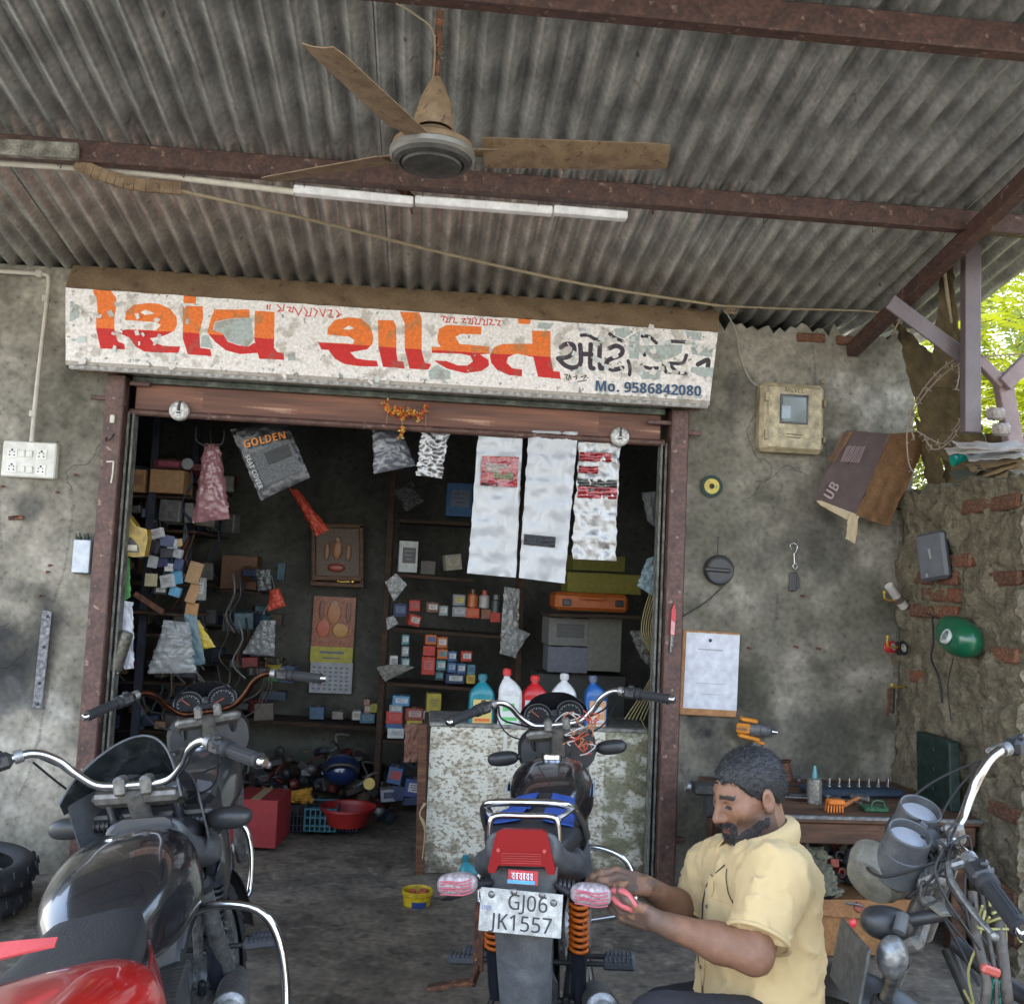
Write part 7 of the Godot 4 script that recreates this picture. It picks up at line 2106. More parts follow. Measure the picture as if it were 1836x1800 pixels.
func interior() -> void:
	var wood := mt("dark wood", Color(0.26, 0.25, 0.23), 0.85, 0, "wood", 2, "rough", 0.1)  # one dark tone for all the shelf wood
	var iron := mt("navy painted angle", Color(0.035, 0.04, 0.06), 0.6, 0.2, "dirt", 4)
	# rack along the back right: shelves and uprights
	var o := thing("parts_rack", "dark wooden rack of shelves stacked with spare part boxes inside the shop", "rack", V(0.2092, 0.1654, -1.6))
	var g := G.new()
	for q in [[V(-0.1922, 1.87, -1.5), V(0.3418, 1.868, -1.5)], [V(-0.2088, 1.51, -1.5), V(0.3229, 1.498, -1.5)], [V(-0.251, 1.159, -1.5), V(0.6358, 1.13, -1.5)], [V(-0.2241, 0.807, -1.5), V(0.4678, 0.7817, -1.5)], [V(-0.2248, 0.4357, -1.5), V(0.0489, 0.4301, -1.5)]]:
		g = G.new(); shelf(g, q[0], q[1], 0.30); part("shelf", g, wood, o)
	for x in [V(-0.2446, 1.174, -1.5).x, V(0.6429, 1.137, -1.5).x]:
		g = G.new(); g.bar(V(x, 0, -1.5), V(x, 2.2, -1.5), 0.04, 0.04, 0.003, Vector3.BACK); part("upright", g, wood, o)
		g = G.new(); g.bar(V(x, 0, -1.78), V(x, 2.2, -1.78), 0.04, 0.04, 0.003, Vector3.BACK); part("upright", g, wood, o)
	var red := Color(0.42, 0.05, 0.035); var blue := Color(0.05, 0.11, 0.24); var grey := Color(0.24, 0.26, 0.27); var org := Color(0.45, 0.12, 0.03); var pale := Color(0.50, 0.52, 0.50); var teal := Color(0.09, 0.22, 0.25); var brown := Color(0.20, 0.10, 0.06); var gold := Color(0.42, 0.34, 0.05); var navy := Color(0.03, 0.045, 0.10)
	var no := Color(0, 0, 0, 0)
	var gr := "spare part boxes on the back rack"
	pack("part_box", "blue framed box with red base on the rack's top shelf", "box", gr, V(0.1981, 2.018, -1.58), V(0.1703, 0.2231, 0.12), 0, Color(0.03, 0.10, 0.22), Color(0.10, 0.12, 0.16))
	pack("part_box", "white box with a dark photo panel standing on the second shelf", "box", gr, V(-0.1206, 1.624, -1.57), V(0.1242, 0.2054, 0.1), 4, pale, Color(0.10, 0.09, 0.10))
	pack("part_box", "low dark box lying beside the photo box on the second shelf", "box", gr, V(0.0204, 1.557, -1.56), V(0.0989, 0.088, 0.08), -6, Color(0.10, 0.09, 0.08), no)
	pack("part_box", "tilted pale carton beside the hanging white sleeve on the second shelf", "box", gr, V(0.1814, 1.601, -1.54), V(0.1101, 0.1027, 0.08), 12, Color(0.30, 0.28, 0.22), Color(0.4, 0.36, 0.26), 8)
	pack("part_box", "navy box with white letters on the third shelf's end", "box", gr, V(-0.1557, 1.272, -1.54), V(0.0869, 0.087, 0.08), 6, navy, Color(0.1, 0.13, 0.24))
	pack("part_box", "small red cube box beside the navy one on the third shelf", "box", gr, V(-0.0559, 1.304, -1.56), V(0.0729, 0.0728, 0.08), -4, red, Color(0.35, 0.1, 0.08))
	pack("part_box", "red and white triangular fronted carton low on the third shelf", "box", gr, V(-0.0684, 1.212, -1.49), V(0.0793, 0.072, 0.06), 18, red, Color(0.5, 0.46, 0.42), -14)
	pack("part_box", "white and brown striped box near the middle of the third shelf", "box", gr, V(0.0577, 1.299, -1.54), V(0.0802, 0.0654, 0.08), 3, brown, pale)
	pack("part_box", "small silver grey box in a gap on the third shelf", "box", gr, V(0.1354, 1.281, -1.54), V(0.0584, 0.0655, 0.08), -5, grey, pale)
	pack("part_box", "dark carton with a yellow picture stacked on a silver one", "box", gr, V(0.2306, 1.354, -1.54), V(0.0806, 0.073, 0.08), 2, grey, Color(0.5, 0.42, 0.10))
	pack("part_box", "silver carton under the yellow pictured box", "box", gr, V(0.2363, 1.278, -1.54), V(0.0915, 0.0656, 0.08), 0, grey, Color(0.42, 0.40, 0.44))
	pack("part_box", "bright red carton at the foot of the orange tins", "box", gr, V(0.3265, 1.274, -1.54), V(0.0881, 0.0656, 0.08), -2, Color(0.5, 0.08, 0.03), Color(0.52, 0.14, 0.06))
	pack("part_box", "maroon carton under the white labelled tin", "box", gr, V(0.4113, 1.27, -1.54), V(0.0662, 0.0657, 0.08), 3, brown, Color(0.28, 0.10, 0.06))
	pack("part_box", "red and black carton at the far end of the third shelf", "box", gr, V(0.4772, 1.252, -1.52), V(0.0661, 0.0655, 0.08), -3, Color(0.45, 0.06, 0.04), no)
	for q in [["tin", "orange tin with dark lid on the third shelf", V(0.3218, 1.313, -1.52), org, Color(0.10, 0.04, 0.03)], ["tin", "white labelled spray tin with red cap on the third shelf", V(0.3996, 1.31, -1.52), Color(0.40, 0.38, 0.36), Color(0.4, 0.05, 0.03)], ["tin", "dark green tin with grey cap at the third shelf's end", V(0.4785, 1.284, -1.52), Color(0.05, 0.07, 0.07), Color(0.2, 0.2, 0.19)]]:
		var t := thing(q[0], q[1], "tin", q[2], "tins on the third shelf")
		g = G.new(); g.lathe([Vector2(0, 0), Vector2(0.035, 0), Vector2(0.036, 0.075), Vector2(0.028, 0.085), Vector2(0, 0.085)], 18, Transform3D(Basis(), q[2])); part("body", g, tint("tin %s" % q[3].to_html(), q[3], 0.35), t)
		g = G.new(); g.lathe([Vector2(0.02, 0.084), Vector2(0.02, 0.115), Vector2(0, 0.117)], 14, Transform3D(Basis(), q[2])); part("cap", g, tint("tin cap %s" % q[4].to_html(), q[4], 0.4), t)
	# fourth shelf: columns of small cartons
	var col := 0
	for q in [[[-0.1308, 1.049, -0.0801, 1.114], pale, teal, "pale carton on top of the first column of three"], [[-0.1267, 0.9735, -0.0797, 1.038], pale, grey, "pale carton in the middle of the first column"], [[-0.1263, 0.9016, -0.0721, 0.9627], pale, teal, "pale carton at the foot of the first column"], [[-0.2025, 0.9022, -0.152, 0.9741], grey, pale, "grey white carton standing alone by the rack upright"]]:
		col += 1
		var r: Array = q[0]
		pack("part_box", q[3], "box", gr, box_of(r, -1.5, 0.07)[0], box_of(r, -1.5, 0.07)[1], col * 2.0 - 4.0, q[2], q[1])
	for q in [[[0.0214, 1.056, 0.0941, 1.121], org, blue, "orange and blue carton on top of the red tower"], [[0.1023, 1.037, 0.1715, 1.109], org, pale, "orange carton with white stripe at the tower's top"], [[0.0107, 0.9831, 0.0906, 1.048], red, no, "plain red carton below the orange and blue one"], [[0.1026, 0.9647, 0.1717, 1.03], org, teal, "orange carton with green band in the second tower"], [[0.0086, 0.8605, 0.0957, 0.9757], red, Color(0.46, 0.10, 0.08), "tall red carton with white word on the fourth shelf"],
		[[0.1027, 0.8923, 0.1645, 0.9572], teal, pale, "green and white carton below the orange tower"], [[0.1798, 0.953, 0.2381, 1.018], blue, pale, "blue white carton on top of a blue pair"], [[0.1762, 0.8806, 0.2344, 0.9455], blue, Color(0.24, 0.32, 0.42), "blue carton under the blue white one"], [[0.26, 0.9564, 0.3331, 1.022], red, pale, "round red and white carton above the blue row"], [[0.2421, 0.8758, 0.3005, 0.9408], blue, pale, "pale blue carton in the middle of the blue row"], [[0.3081, 0.8709, 0.3593, 0.936], teal, blue, "teal carton at the end of the blue row"], [[0.1653, 0.8092, 0.2891, 0.874], navy, pale, "long navy carton at the foot of the blue row"], [[0.099, 0.8272, 0.1571, 0.8848], Color(0.03, 0.05, 0.05), teal, "dark green carton on the shelf boards"], [[0.3039, 0.813, 0.3623, 0.8708], gold, Color(0.36, 0.22, 0.04), "round mustard carton behind the teal bottle"]]:
		var r: Array = q[0]
		col += 1
		pack("part_box", q[3], "box", gr, box_of(r, -1.5, 0.08)[0], box_of(r, -1.5, 0.08)[1], (col * 37 % 11) - 5.0, q[1], q[2])
	for q in [[[-0.1658, 0.6587, -0.0548, 0.7226], Color(0.08, 0.25, 0.40), Color(0.5, 0.52, 0.55), "sky blue box with white lid on the bottom stack"], [[-0.1844, 0.615, -0.0987, 0.6646], grey, pale, "flat silver box under the sky blue one"], [[-0.2027, 0.5438, -0.0956, 0.6217], red, Color(0.5, 0.08, 0.06), "bright red box in the bottom stack"], [[-0.1997, 0.5156, -0.0927, 0.5438], blue, no, "thin blue box under the bright red one"], [[-0.19, 0.4522, -0.083, 0.5158], pale, Color(0.42, 0.42, 0.40), "white box at the foot of the bottom stack"], [[-0.0824, 0.5692, 0.0322, 0.6473], Color(0.26, 0.06, 0.04), Color(0.45, 0.32, 0.28), "dark red box with pale label beside the bottom stack"], [[-0.0713, 0.4984, 0.029, 0.5692], gold, brown, "brown yellow box under the dark red one"], [[0.0502, 0.616, 0.1437, 0.7442], gold, Color(0.34, 0.28, 0.05), "tall yellow printed packet near the counter"], [[0.0397, 0.5799, 0.126, 0.6296], pale, gold, "small cream carton under the yellow packet"]]:
		var r: Array = q[0]
		col += 1
		pack("part_box", q[3], "box", gr, box_of(r, -1.46, 0.10)[0], box_of(r, -1.46, 0.10)[1], (col * 37 % 9) - 4.0, q[1], q[2])
	# shelf on the back wall, left of the rack
	g = G.new(); shelf(g, V(-1.377, 0.4974, -1.85), V(-0.2416, 0.4604, -1.85), 0.28, 0.03)
	single("wall_shelf", g, wood, "long dark plank shelf on the back wall below the calendar", "shelf")
	gr = "boxes on the plank shelf below the calendar"
	for q in [[[-1.339, 0.4941, -1.198, 0.5986], Color(0.26, 0.10, 0.05), no, "rust brown box at the plank's end by the handlebar"], [[-1.105, 0.5082, -1.041, 0.5755], blue, Color(0.3, 0.38, 0.44), "small light blue box beside the silver grip"], [[-1.077, 0.6085, -0.9053, 0.6686], Color(0.05, 0.07, 0.10), no, "flat slate box lying on the plank"], [[-0.7366, 0.491, -0.6388, 0.5737], Color(0.07, 0.12, 0.2), no, "blue box with knobs on top on the plank shelf"], [[-0.5813, 0.4958, -0.5058, 0.5485], Color(0.25, 0.22, 0.2), no, "dull brown box on the plank shelf"], [[-0.4528, 0.496, -0.396, 0.5563], pale, Color(0.42, 0.40, 0.24), "cream carton on the plank shelf near the rack"], [[-0.3987, 0.4759, -0.2962, 0.5438], Color(0.09, 0.17, 0.24), Color(0.16, 0.26, 0.34), "steel blue box at the plank's rack end"], [[-0.372, 0.5439, -0.3264, 0.6005], Color(0.4, 0.2, 0.15), pale, "pink carton standing on the steel blue box"], [[-0.3747, 0.6005, -0.3329, 0.6383], Color(0.36, 0.22, 0.18), no, "small salmon carton topping the pink one"], [[-0.3267, 0.5493, -0.2735, 0.6098], Color(0.34, 0.36, 0.06), gold, "lime carton leaning against the pink one"]]:
		var r: Array = q[0]
		col += 1
		pack("part_box", q[3], "box", gr, box_of(r, -1.9, 0.10)[0], box_of(r, -1.9, 0.10)[1], (col * 37 % 13) - 6.0, q[1], q[2])
	pack("part_box", "yellow carton stack front above the silver grip", "box", "", V(-0.9898, 0.8559, -1.81), V(0.1099, 0.1033, 0.12), 5, gold, no)
	pack("part_box", "green footed carton under the yellow one", "box", "", V(-0.9958, 0.7781, -1.81), V(0.1025, 0.0515, 0.12), 5, Color(0.06, 0.16, 0.05), no)
	pack("part_box", "plain slate blue carton beside the yellow one", "box", "", V(-0.8835, 0.8044, -1.81), V(0.0955, 0.1107, 0.12), -4, Color(0.06, 0.09, 0.16), no)
	# rack by the left wall with cartons on top
	o = thing("side_rack", "navy angle iron rack by the side wall holding cartons and packets", "rack", V(-1.46, 0.2721, -0.85))
	for q in [[V(-1.768, 1.889, -0.8), V(-1.361, 1.898, -0.8)], [V(-1.599, 1.24, -0.6), V(-1.253, 1.231, -0.6)], [V(-1.31, 1.358, -1.5), V(-1.044, 1.348, -1.5)], [V(-1.335, 0.9067, -1.6), V(-0.9225, 0.8937, -1.6)]]:
		g = G.new(); shelf(g, q[0], q[1], 0.35, 0.016); part("shelf", g, wood, o)
	for q in [V(-1.582, 1.853, -0.78), V(-1.477, 1.897, -1.3)]:
		g = G.new(); g.bar(V(q.x, 0, q.z), V(q.x, 2.55, q.z), 0.04, 0.04, 0.002, Vector3.BACK); part("upright", g, iron, o)
	g = G.new(); g.bar(V(-1.548, 1.337, -0.45), V(-1.402, 1.24, -0.5), 0.02, 0.03, 0.002); part("rusty_arm", g, rusty(), o)
	pack("carton", "small tan carton with an arrow mark on the side rack", "carton", "cartons on the side rack", V(-1.663, 1.966, -0.81), V(0.092, 0.13, 0.18), 3, Color(0.36, 0.2, 0.09), Color(0.28, 0.13, 0.05))
	pack("carton", "larger plain tan carton on the side rack", "carton", "cartons on the side rack", V(-1.49, 1.971, -0.82), V(0.1912, 0.1335, 0.2), -2, Color(0.42, 0.24, 0.11), no)
	pack("carton", "flat pink lettered box lying on the tan carton", "box", "", V(-1.5, 2.071, -0.82), V(0.1611, 0.0512, 0.16), 0, Color(0.10, 0.02, 0.03), Color(0.42, 0.06, 0.12))
	pack("carton", "big brown carton at the back behind the hanging packets", "carton", "", V(-1.23, 1.47, -1.745), V(0.2301, 0.2194, 0.25), 3, Color(0.13, 0.06, 0.03), no)
	o = thing("wall_clock", "small round white dial standing beside the tan carton", "clock", V(-1.386, 2.046, -0.74))
	g = G.new(); g.lathe([Vector2(0, 0.012), Vector2(0.03, 0.012), Vector2(0.034, 0.008), Vector2(0.034, 0)], 22, Transform3D(rb(90, 0, 0), V(-1.388, 2.078, -0.74))); part("dial", g, tint("dial grey", Color(0.3, 0.32, 0.32)), o)
	# loose packets, cards and tins heaped on the wire shelf
	var rng := RandomNumberGenerator.new()
	rng.seed = 31
	var heap := [[[-1.504, 1.628, -1.383, 1.681],0.52,0.51,0.52,"white tag with red corner"], [[-1.489, 1.562, -1.422, 1.627],0.04,0.04,0.05,"black round capped packet"], [[-1.421, 1.595, -1.346, 1.654],0.08,0.09,0.16,"navy card with white edge"], [[-1.38, 1.584, -1.327, 1.638],0.35,0.38,0.42,"silver blister card"], [[-1.345, 1.598, -1.304, 1.639],0.4,0.26,0.1,"small kraft carton"], [[-1.417, 1.535, -1.353, 1.589],0.06,0.06,0.07,"black card with white strip"], [[-1.359, 1.538, -1.312, 1.585],0.42,0.44,0.46,"pale blister card"], [[-1.494, 1.478, -1.442, 1.543],0.36,0.37,0.36,"crumpled white wrapper"], [[-1.442, 1.486, -1.384, 1.534],0.05,0.05,0.14,"purple blue packet"], [[-1.405, 1.464, -1.359, 1.505],0.5,0.5,0.5,"white square carton"], [[-1.372, 1.472, -1.32, 1.537],0.04,0.06,0.14,"dark blue pouch"], [[-1.51, 1.377, -1.446, 1.447],0.40,0.36,0.22,"yellow printed card"], [[-1.423, 1.375, -1.348, 1.446],0.48,0.5,0.52,"white labelled pack with black rim"], [[-1.367, 1.395, -1.315, 1.478],0.10,0.32,0.5,"curved sky blue packet"], [[-1.39, 1.329, -1.332, 1.382],0.14,0.36,0.55,"bright blue card"], [[-1.471, 1.337, -1.402, 1.378],0.03,0.03,0.03,"black tin"], [[-1.317, 1.403, -1.241, 1.522],0.34,0.21,0.10,"crumpled kraft bag"], [[-1.314, 1.296, -1.256, 1.403],0.36,0.20,0.09,"torn kraft envelope"], [[-1.258, 1.311, -1.2, 1.435],0.26,0.28,0.25,"clear bag of small parts"], [[-1.313, 1.208, -1.244, 1.296],0.38,0.2,0.08,"orange brown folded card"]]
	for i in heap.size():
		var r: Array = heap[i]
		var bx := box_of(r[0], -0.35 - 0.012 * i, 0.03)
		pack("packet", "%s in the heap behind the yellow oil can" % r[4], "packet", "packets heaped behind the yellow oil can", bx[0], bx[1], rng.randf_range(-25, 25), Color(r[1], r[2], r[3]), Color(0.45, 0.44, 0.42) if i % 3 == 0 else no, rng.randf_range(-18, 18))
	# dim bags, cables and cartons crowding the side rack, past counting
	g = G.new()
	for k in 190:
		var c := V(rng.randf_range(-1.86, -0.95), [0.58, 0.86, 1.14, 1.44, 1.76, 2.06][rng.randi() % 6] + rng.randf() * 0.05, rng.randf_range(-1.95, -0.75))
		if c.x > -1.5 and c.y > 1.5: c.x -= 0.35
		if c.x > -1.3 and c.z > -1.4: c.z -= 0.5
		g.col = [Color(0.05, 0.05, 0.055), Color(0.12, 0.11, 0.10), Color(0.03, 0.04, 0.09), Color(0.16, 0.09, 0.04), Color(0.2, 0.2, 0.19), Color(0.22, 0.03, 0.02), Color(0.04, 0.10, 0.13), Color(0.09, 0.07, 0.05)][rng.randi() % 8]
		var bs := rb(0, rng.randf_range(-30, 30), rng.randf_range(-4, 4))
		if k % 3 < 2: g.box(c, V(rng.randf_range(0.05, 0.13), rng.randf_range(0.04, 0.13), rng.randf_range(0.03, 0.08)), 0.004, bs)
		else: g.tube(cr([c, c + bs * V(0.03, -0.12, 0.02), c + bs * V(-0.03, -0.26, 0), c + bs * V(0.05, -0.36, 0.02)], 3), 0.007, 5)
	single("rack_clutter", g, mt("scrap paint", Color(1, 1, 1), 0.5, 0.2, "dirt", 6, "", 0, {"vc": true}), "dim clutter of cartons, cables and packets crowding the side rack", "clutter").set_meta("kind", "stuff")
	for y in [0.52, 0.80, 1.08, 1.38, 1.70, 2.0]:
		g = G.new(); g.box(V(-1.65, y, -1.5), V(0.55, 0.018, 1.0), 0.003); part("shelf", g, wood, get_node("side_rack"))
	# yellow oil can
	o = thing("oil_can", "yellow plastic oil can with a black print beside the shutter guide", "oil can", V(-1.455, 1.531, -0.06))
	g = G.new()
	var pr := p2([-1.521, 1.544, -1.535, 1.619, -1.514, 1.74, -1.487, 1.741, -1.439, 1.682, -1.389, 1.668, -1.381, 1.626, -1.39, 1.534, -1.449, 1.528])
	var cen := V(-1.462, 1.622, -0.06)
	var pp := PackedVector2Array()
	for q in pr: pp.append(q - Vector2(cen.x, cen.y))
	g.extrude(pp, 0.075, Transform3D(Basis(), cen)); part("can_body", g, mt("yellow can", Color(0.48, 0.32, 0.05), 0.4, 0, "dirt", 6), o)
	g = G.new(); g.extrude(PackedVector2Array([Vector2(-0.05, -0.035), Vector2(0.045, -0.035), Vector2(0.04, 0.0), Vector2(0.0, 0.04), Vector2(-0.015, 0.03)]), 0.002, Transform3D(Basis(), cen + V(0, -0.035, 0.0385))); part("black_print", g, black_plastic(), o)
	g = G.new(); g.box(cen + V(0.01, -0.045, 0.041), V(0.05, 0.022, 0.001), 0.0); g.box(cen + V(0.0, -0.06, 0.041), V(0.075, 0.005, 0.001), 0.0); part("white_print", g, tint("print cream", Color(0.55, 0.5, 0.4)), o)
	# chrome rod in the shutter guide, paper sheets, cylinder
	g = G.new(); g.tube([V(-1.506, 2.15, -0.03), V(-1.509, 2.079, -0.03), V(-1.504, 1.73, -0.03)], [0.011, 0.007, 0.007], 10); g.ball(V(-1.507, 2.158, -0.03), V(0.016, 0.018, 0.016), 10)
	single("chrome_rod", g, chrome(), "slim chrome rod standing in the shutter guide above the yellow can", "rod")
	pouch("paper_sheet", "curled white paper hanging below the yellow can", "paper", "", p3([-1.495, 1.313, -0.05, -1.435, 1.305, -0.05, -1.406, 0.9828, -0.05, -1.453, 0.9755, -0.05]), 0.0, tint("paper white", Color.WHITE), 61, 0.012)
	pouch("green_wrapper", "green plastic wrapper hanging under the yellow can", "wrapper", "", p3([-1.528, 1.522, -0.08, -1.477, 1.525, -0.08, -1.457, 1.331, -0.08, -1.503, 1.296, -0.08]), 0.006, mt("green film", Color(0.07, 0.26, 0.07), 0.3, 0, "", 8, "rough", 0.5), 62)
	o = thing("metal_cylinder", "grey metal cylinder tied upside down to the shutter guide", "cylinder", V(-1.475, 0.964, -0.02))
	g = G.new(); g.tube([V(-1.437, 1.162, 0), V(-1.441, 1.151, -0), V(-1.481, 0.9792, 0), V(-1.483, 0.9683, 0)], [0.026, 0.033, 0.033, 0.024], 18); part("barrel", g, mt("olive metal", Color(0.20, 0.19, 0.15), 0.45, 0.5, "scuff", 6), o)
	g = G.new(); g.tube([V(-1.48, 0.9711, 0), V(-1.491, 0.9411, 0)], 0.008, 8); g.ball(V(-1.463, 0.9629, 0.02), V(0.01, 0.01, 0.01), 8); part("valve", g, steel(), o)
	# bags and packets hung from the shutter plate
	pouch("pink_bag", "pink polythene bag hanging full behind the shutter plate", "bag", "", p3([-1.214, 2.154, -0.35, -1.132, 2.156, -0.35, -1.052, 1.758, -0.35, -1.248, 1.724, -0.35]), 0.05, mt("pink polythene", Color(0.22, 0.105, 0.11), 0.28, 0, "", 6, "crinkle", 0.9, {"coat": 0.5}), 63, 0.016)
	g = G.new(); g.tube(cr([V(-1.261, 2.242, -0.35), V(-1.253, 2.165, -0.34), V(-1.184, 2.139, -0.34), V(-1.119, 2.158, -0.34), V(-1.114, 2.235, -0.35)], 4), 0.006, 6); g.tube([V(-1.174, 2.151, -0.33), V(-1.19, 2.225, -0.35)], 0.004, 6)
	single("hanging_loop", g, dark_steel(), "dark rubber loop from which the pink bag hangs", "loop")
	pouch("seat_cover_pack", "second black packet showing under the lettered black one", "packet", "", p3([-1.081, 2.234, -0.33, -0.9127, 2.268, -0.33, -0.7456, 1.958, -0.33, -0.892, 1.861, -0.33]), 0.01, black_film(), 64)
	var c4: Array = p3([-1.033, 2.209, -0.24, -0.7907, 2.312, -0.24, -0.6311, 1.992, -0.24, -0.8604, 1.867, -0.24])
	o = pouch("seat_cover_pack", "black lettered plastic packet hanging tilted under the shutter plate", "packet", "", c4, 0.012, black_film(), 65)
	patch(o, "grey_picture", c4, [0.12, 0.36, 0.92, 0.86], mt("grey picture print", Color(0.085, 0.09, 0.095), 0.5, 0, "scuff", 9), 66, 0.016)
	patch(o, "bike_print", c4, [0.35, 0.42, 0.85, 0.60], mt("dark picture print", Color(0.02, 0.02, 0.022), 0.55, 0, "scuff", 16), 67, 0.02)
	words("GOLDEN", 0.040, 0.001, tint("orange print", Color(0.62, 0.20, 0.02)), Transform3D(rb(0, 0, 17), V(-0.8756, 2.175, -0.21)), o, "lettering")
	words("SEAT COVER", 0.024, 0.001, tint("pale print", Color(0.4, 0.41, 0.42)), Transform3D(rb(0, 0, -64), V(-0.9197, 2.003, -0.215)), o, "lettering")
	pouch("grey_bag", "smoky grey polythene bag hanging under the dried garland", "bag", "", p3([-0.3147, 2.267, -0.15, -0.1758, 2.279, -0.15, -0.0803, 2.075, -0.15, -0.2947, 2.019, -0.15]), 0.03, grey_film(), 68, 0.012)
	pouch("foil_strip", "crumpled silver foil strip hanging beside the garland", "packet strip", "", p3([-0.0516, 2.255, -0.02, 0.0851, 2.263, -0.02, 0.0585, 2.002, -0.02, -0.0756, 2.011, -0.02]), 0.008, foil(), 69, 0.02)
	fold = 0.006
	c4 = p3([0.2332, 2.265, 0, 0.4631, 2.273, 0, 0.4603, 1.514, 0, 0.2126, 1.525, 0])
	o = pouch("white_sleeve", "milky plastic sleeve with a red packet stuck on it", "sleeve", "hanging milky sleeves", c4, 0.01, milk_film(), 70, 0.007)
	var pk := patch(o, "red_packet", c4, [0.12, 0.19, 0.92, 0.395], mt("glossy red packet", Color(0.46, 0.03, 0.04), 0.2, 0, "scuff", 10, "crinkle", 0.5, {"coat": 1.0}), 71, 0.022)
	for q in [[0.2, 0.24, 0.75, 0.3, Color(0.55, 0.48, 0.44)], [0.14, 0.375, 0.5, 0.395, Color(0.04, 0.04, 0.05)], [0.4, 0.3, 0.82, 0.345, Color(0.30, 0.32, 0.2)]]:
		patch(o, "packet_print", c4, q.slice(0, 4), mt("packet print %s" % q[4].to_html(), q[4], 0.25, 0, "scuff", 14, "crinkle", 0.5), 72, 0.026)
	c4 = p3([0.4901, 2.269, 0.02, 0.7445, 2.276, 0.02, 0.7075, 1.496, 0.02, 0.4727, 1.514, 0.02])
	o = pouch("white_sleeve", "milky plastic sleeve with a dark label near its foot", "sleeve", "hanging milky sleeves", c4, 0.01, milk_film(), 73, 0.007)
	patch(o, "dark_label", c4, [0.04, 0.705, 0.72, 0.775], mt("dark foil label", Color(0.06, 0.065, 0.075), 0.3, 0.3, "scuff", 10, "rough", 0.4), 74, 0.018)
	c4 = p3([0.7533, 2.279, 0, 0.9699, 2.283, 0, 0.9656, 1.623, 0, 0.7396, 1.623, 0])
	o = pouch("foil_strip", "long strip of red and silver foil packets beside the white sleeves", "packet strip", "", c4, 0.008, foil(), 75, 0.018)
	for q in [[0.02, 0.02, 0.97, 0.08, 0], [0.03, 0.16, 0.8, 0.23, 1], [0.03, 0.27, 0.5, 0.325, 1], [0.03, 0.37, 0.96, 0.43, 0], [0.04, 0.43, 0.97, 0.52, 1], [0.3, 0.44, 0.8, 0.49, 0]]:
		patch(o, "packet_panel", c4, q.slice(0, 4), mt("strip print %d" % q[4], [Color(0.05, 0.055, 0.05), Color(0.42, 0.02, 0.03)][q[4]], 0.2, 0.2, "scuff", 8, "crinkle", 0.5, {"coat": 1.0}), 76, 0.016)
	fold = 0.0
	g = G.new(); g.tube([V(-0.3849, 2.235, -0.02), V(0.0686, 2.25, -0.02), V(0.9916, 2.284, -0.02)], 0.006, 6)
	single("hanging_rail", g, dark_steel(), "thin rail behind the shutter plate that carries the sleeves and packets", "rail")
	pouch("clear_bag", "clear polythene bag of loose parts hanging by the bike dials", "bag", "", p3([-1.311, 1.216, -0.2, -1.194, 1.209, -0.2, -1.137, 0.9565, -0.2, -1.385, 0.9416, -0.2]), 0.03, haze_film(), 77, 0.016)
	pouch("yellow_packet", "yellow edged packet hanging behind the clear bag", "packet", "", p3([-1.235, 1.21, -0.4, -1.188, 1.212, -0.4, -1.092, 1.074, -0.4, -1.16, 1.06, -0.4]), 0.008, tint("packet yellow", Color(0.5, 0.36, 0.02), 0.4), 78)
	pouch("teal_packet", "blue grey packet hanging behind the clear bag", "packet", "", p3([-1.262, 1.245, -0.38, -1.197, 1.236, -0.38, -1.133, 0.9859, -0.38, -1.224, 0.9649, -0.38]), 0.01, tint("packet teal", Color(0.09, 0.16, 0.19), 0.4), 79)
	pouch("red_pouch", "red orange cloth bundle hanging from the rack middle", "pouch", "", p3([-0.8667, 2.011, -1.1, -0.7977, 1.987, -1.1, -0.601, 1.757, -1.1, -0.6794, 1.712, -1.1]), 0.04, tint("pouch red", Color(0.48, 0.06, 0.03), 0.5), 80, 0.02)
	pouch("red_pouch", "small red pouch hanging over a silver one", "pouch", "", p3([-0.9641, 1.369, -1.3, -0.91, 1.386, -1.3, -0.8616, 1.276, -1.3, -0.9693, 1.237, -1.3]), 0.02, tint("pouch red", Color.WHITE), 81, 0.01)
	pouch("silver_pouch", "silver triangular pouch hanging near the back wall", "pouch", "", p3([-1.015, 1.177, -1.35, -0.925, 1.181, -1.35, -0.9176, 0.9574, -1.35, -1.118, 0.9635, -1.35]), 0.02, haze_film(), 82, 0.012)
	pouch("silver_pouch", "dark framed silver packet hanging above the red pouch", "pouch", "", p3([-1.062, 1.49, -1.3, -0.9726, 1.502, -1.3, -0.9577, 1.377, -1.3, -1.039, 1.359, -1.3]), 0.006, tint("dark packet", Color(0.06, 0.065, 0.065), 0.3), 83)
	pouch("silver_pouch", "dark glossy packet hanging at the rack's top shelf", "pouch", "", p3([-0.2242, 2.027, -1.2, -0.1161, 2.096, -1.2, -0.0254, 1.974, -1.2, -0.1403, 1.897, -1.2]), 0.012, mt("dark glossy packet", Color(0.06, 0.06, 0.06), 0.2, 0.4, "scuff", 8, "rough", 0.5), 84, 0.012)
	pouch("silver_pouch", "pale square gasket packet hanging at the rack upright", "pouch", "", p3([-0.2519, 1.45, -1.3, -0.1848, 1.51, -1.3, -0.1105, 1.443, -1.3, -0.1891, 1.333, -1.3]), 0.004, haze_film(), 85)
	pouch("silver_pouch", "small pale packet hanging below the square gasket one", "pouch", "", p3([-0.2324, 1.226, -1.3, -0.1841, 1.242, -1.3, -0.1533, 1.194, -1.3, -0.2211, 1.149, -1.3]), 0.004, haze_film(), 86)
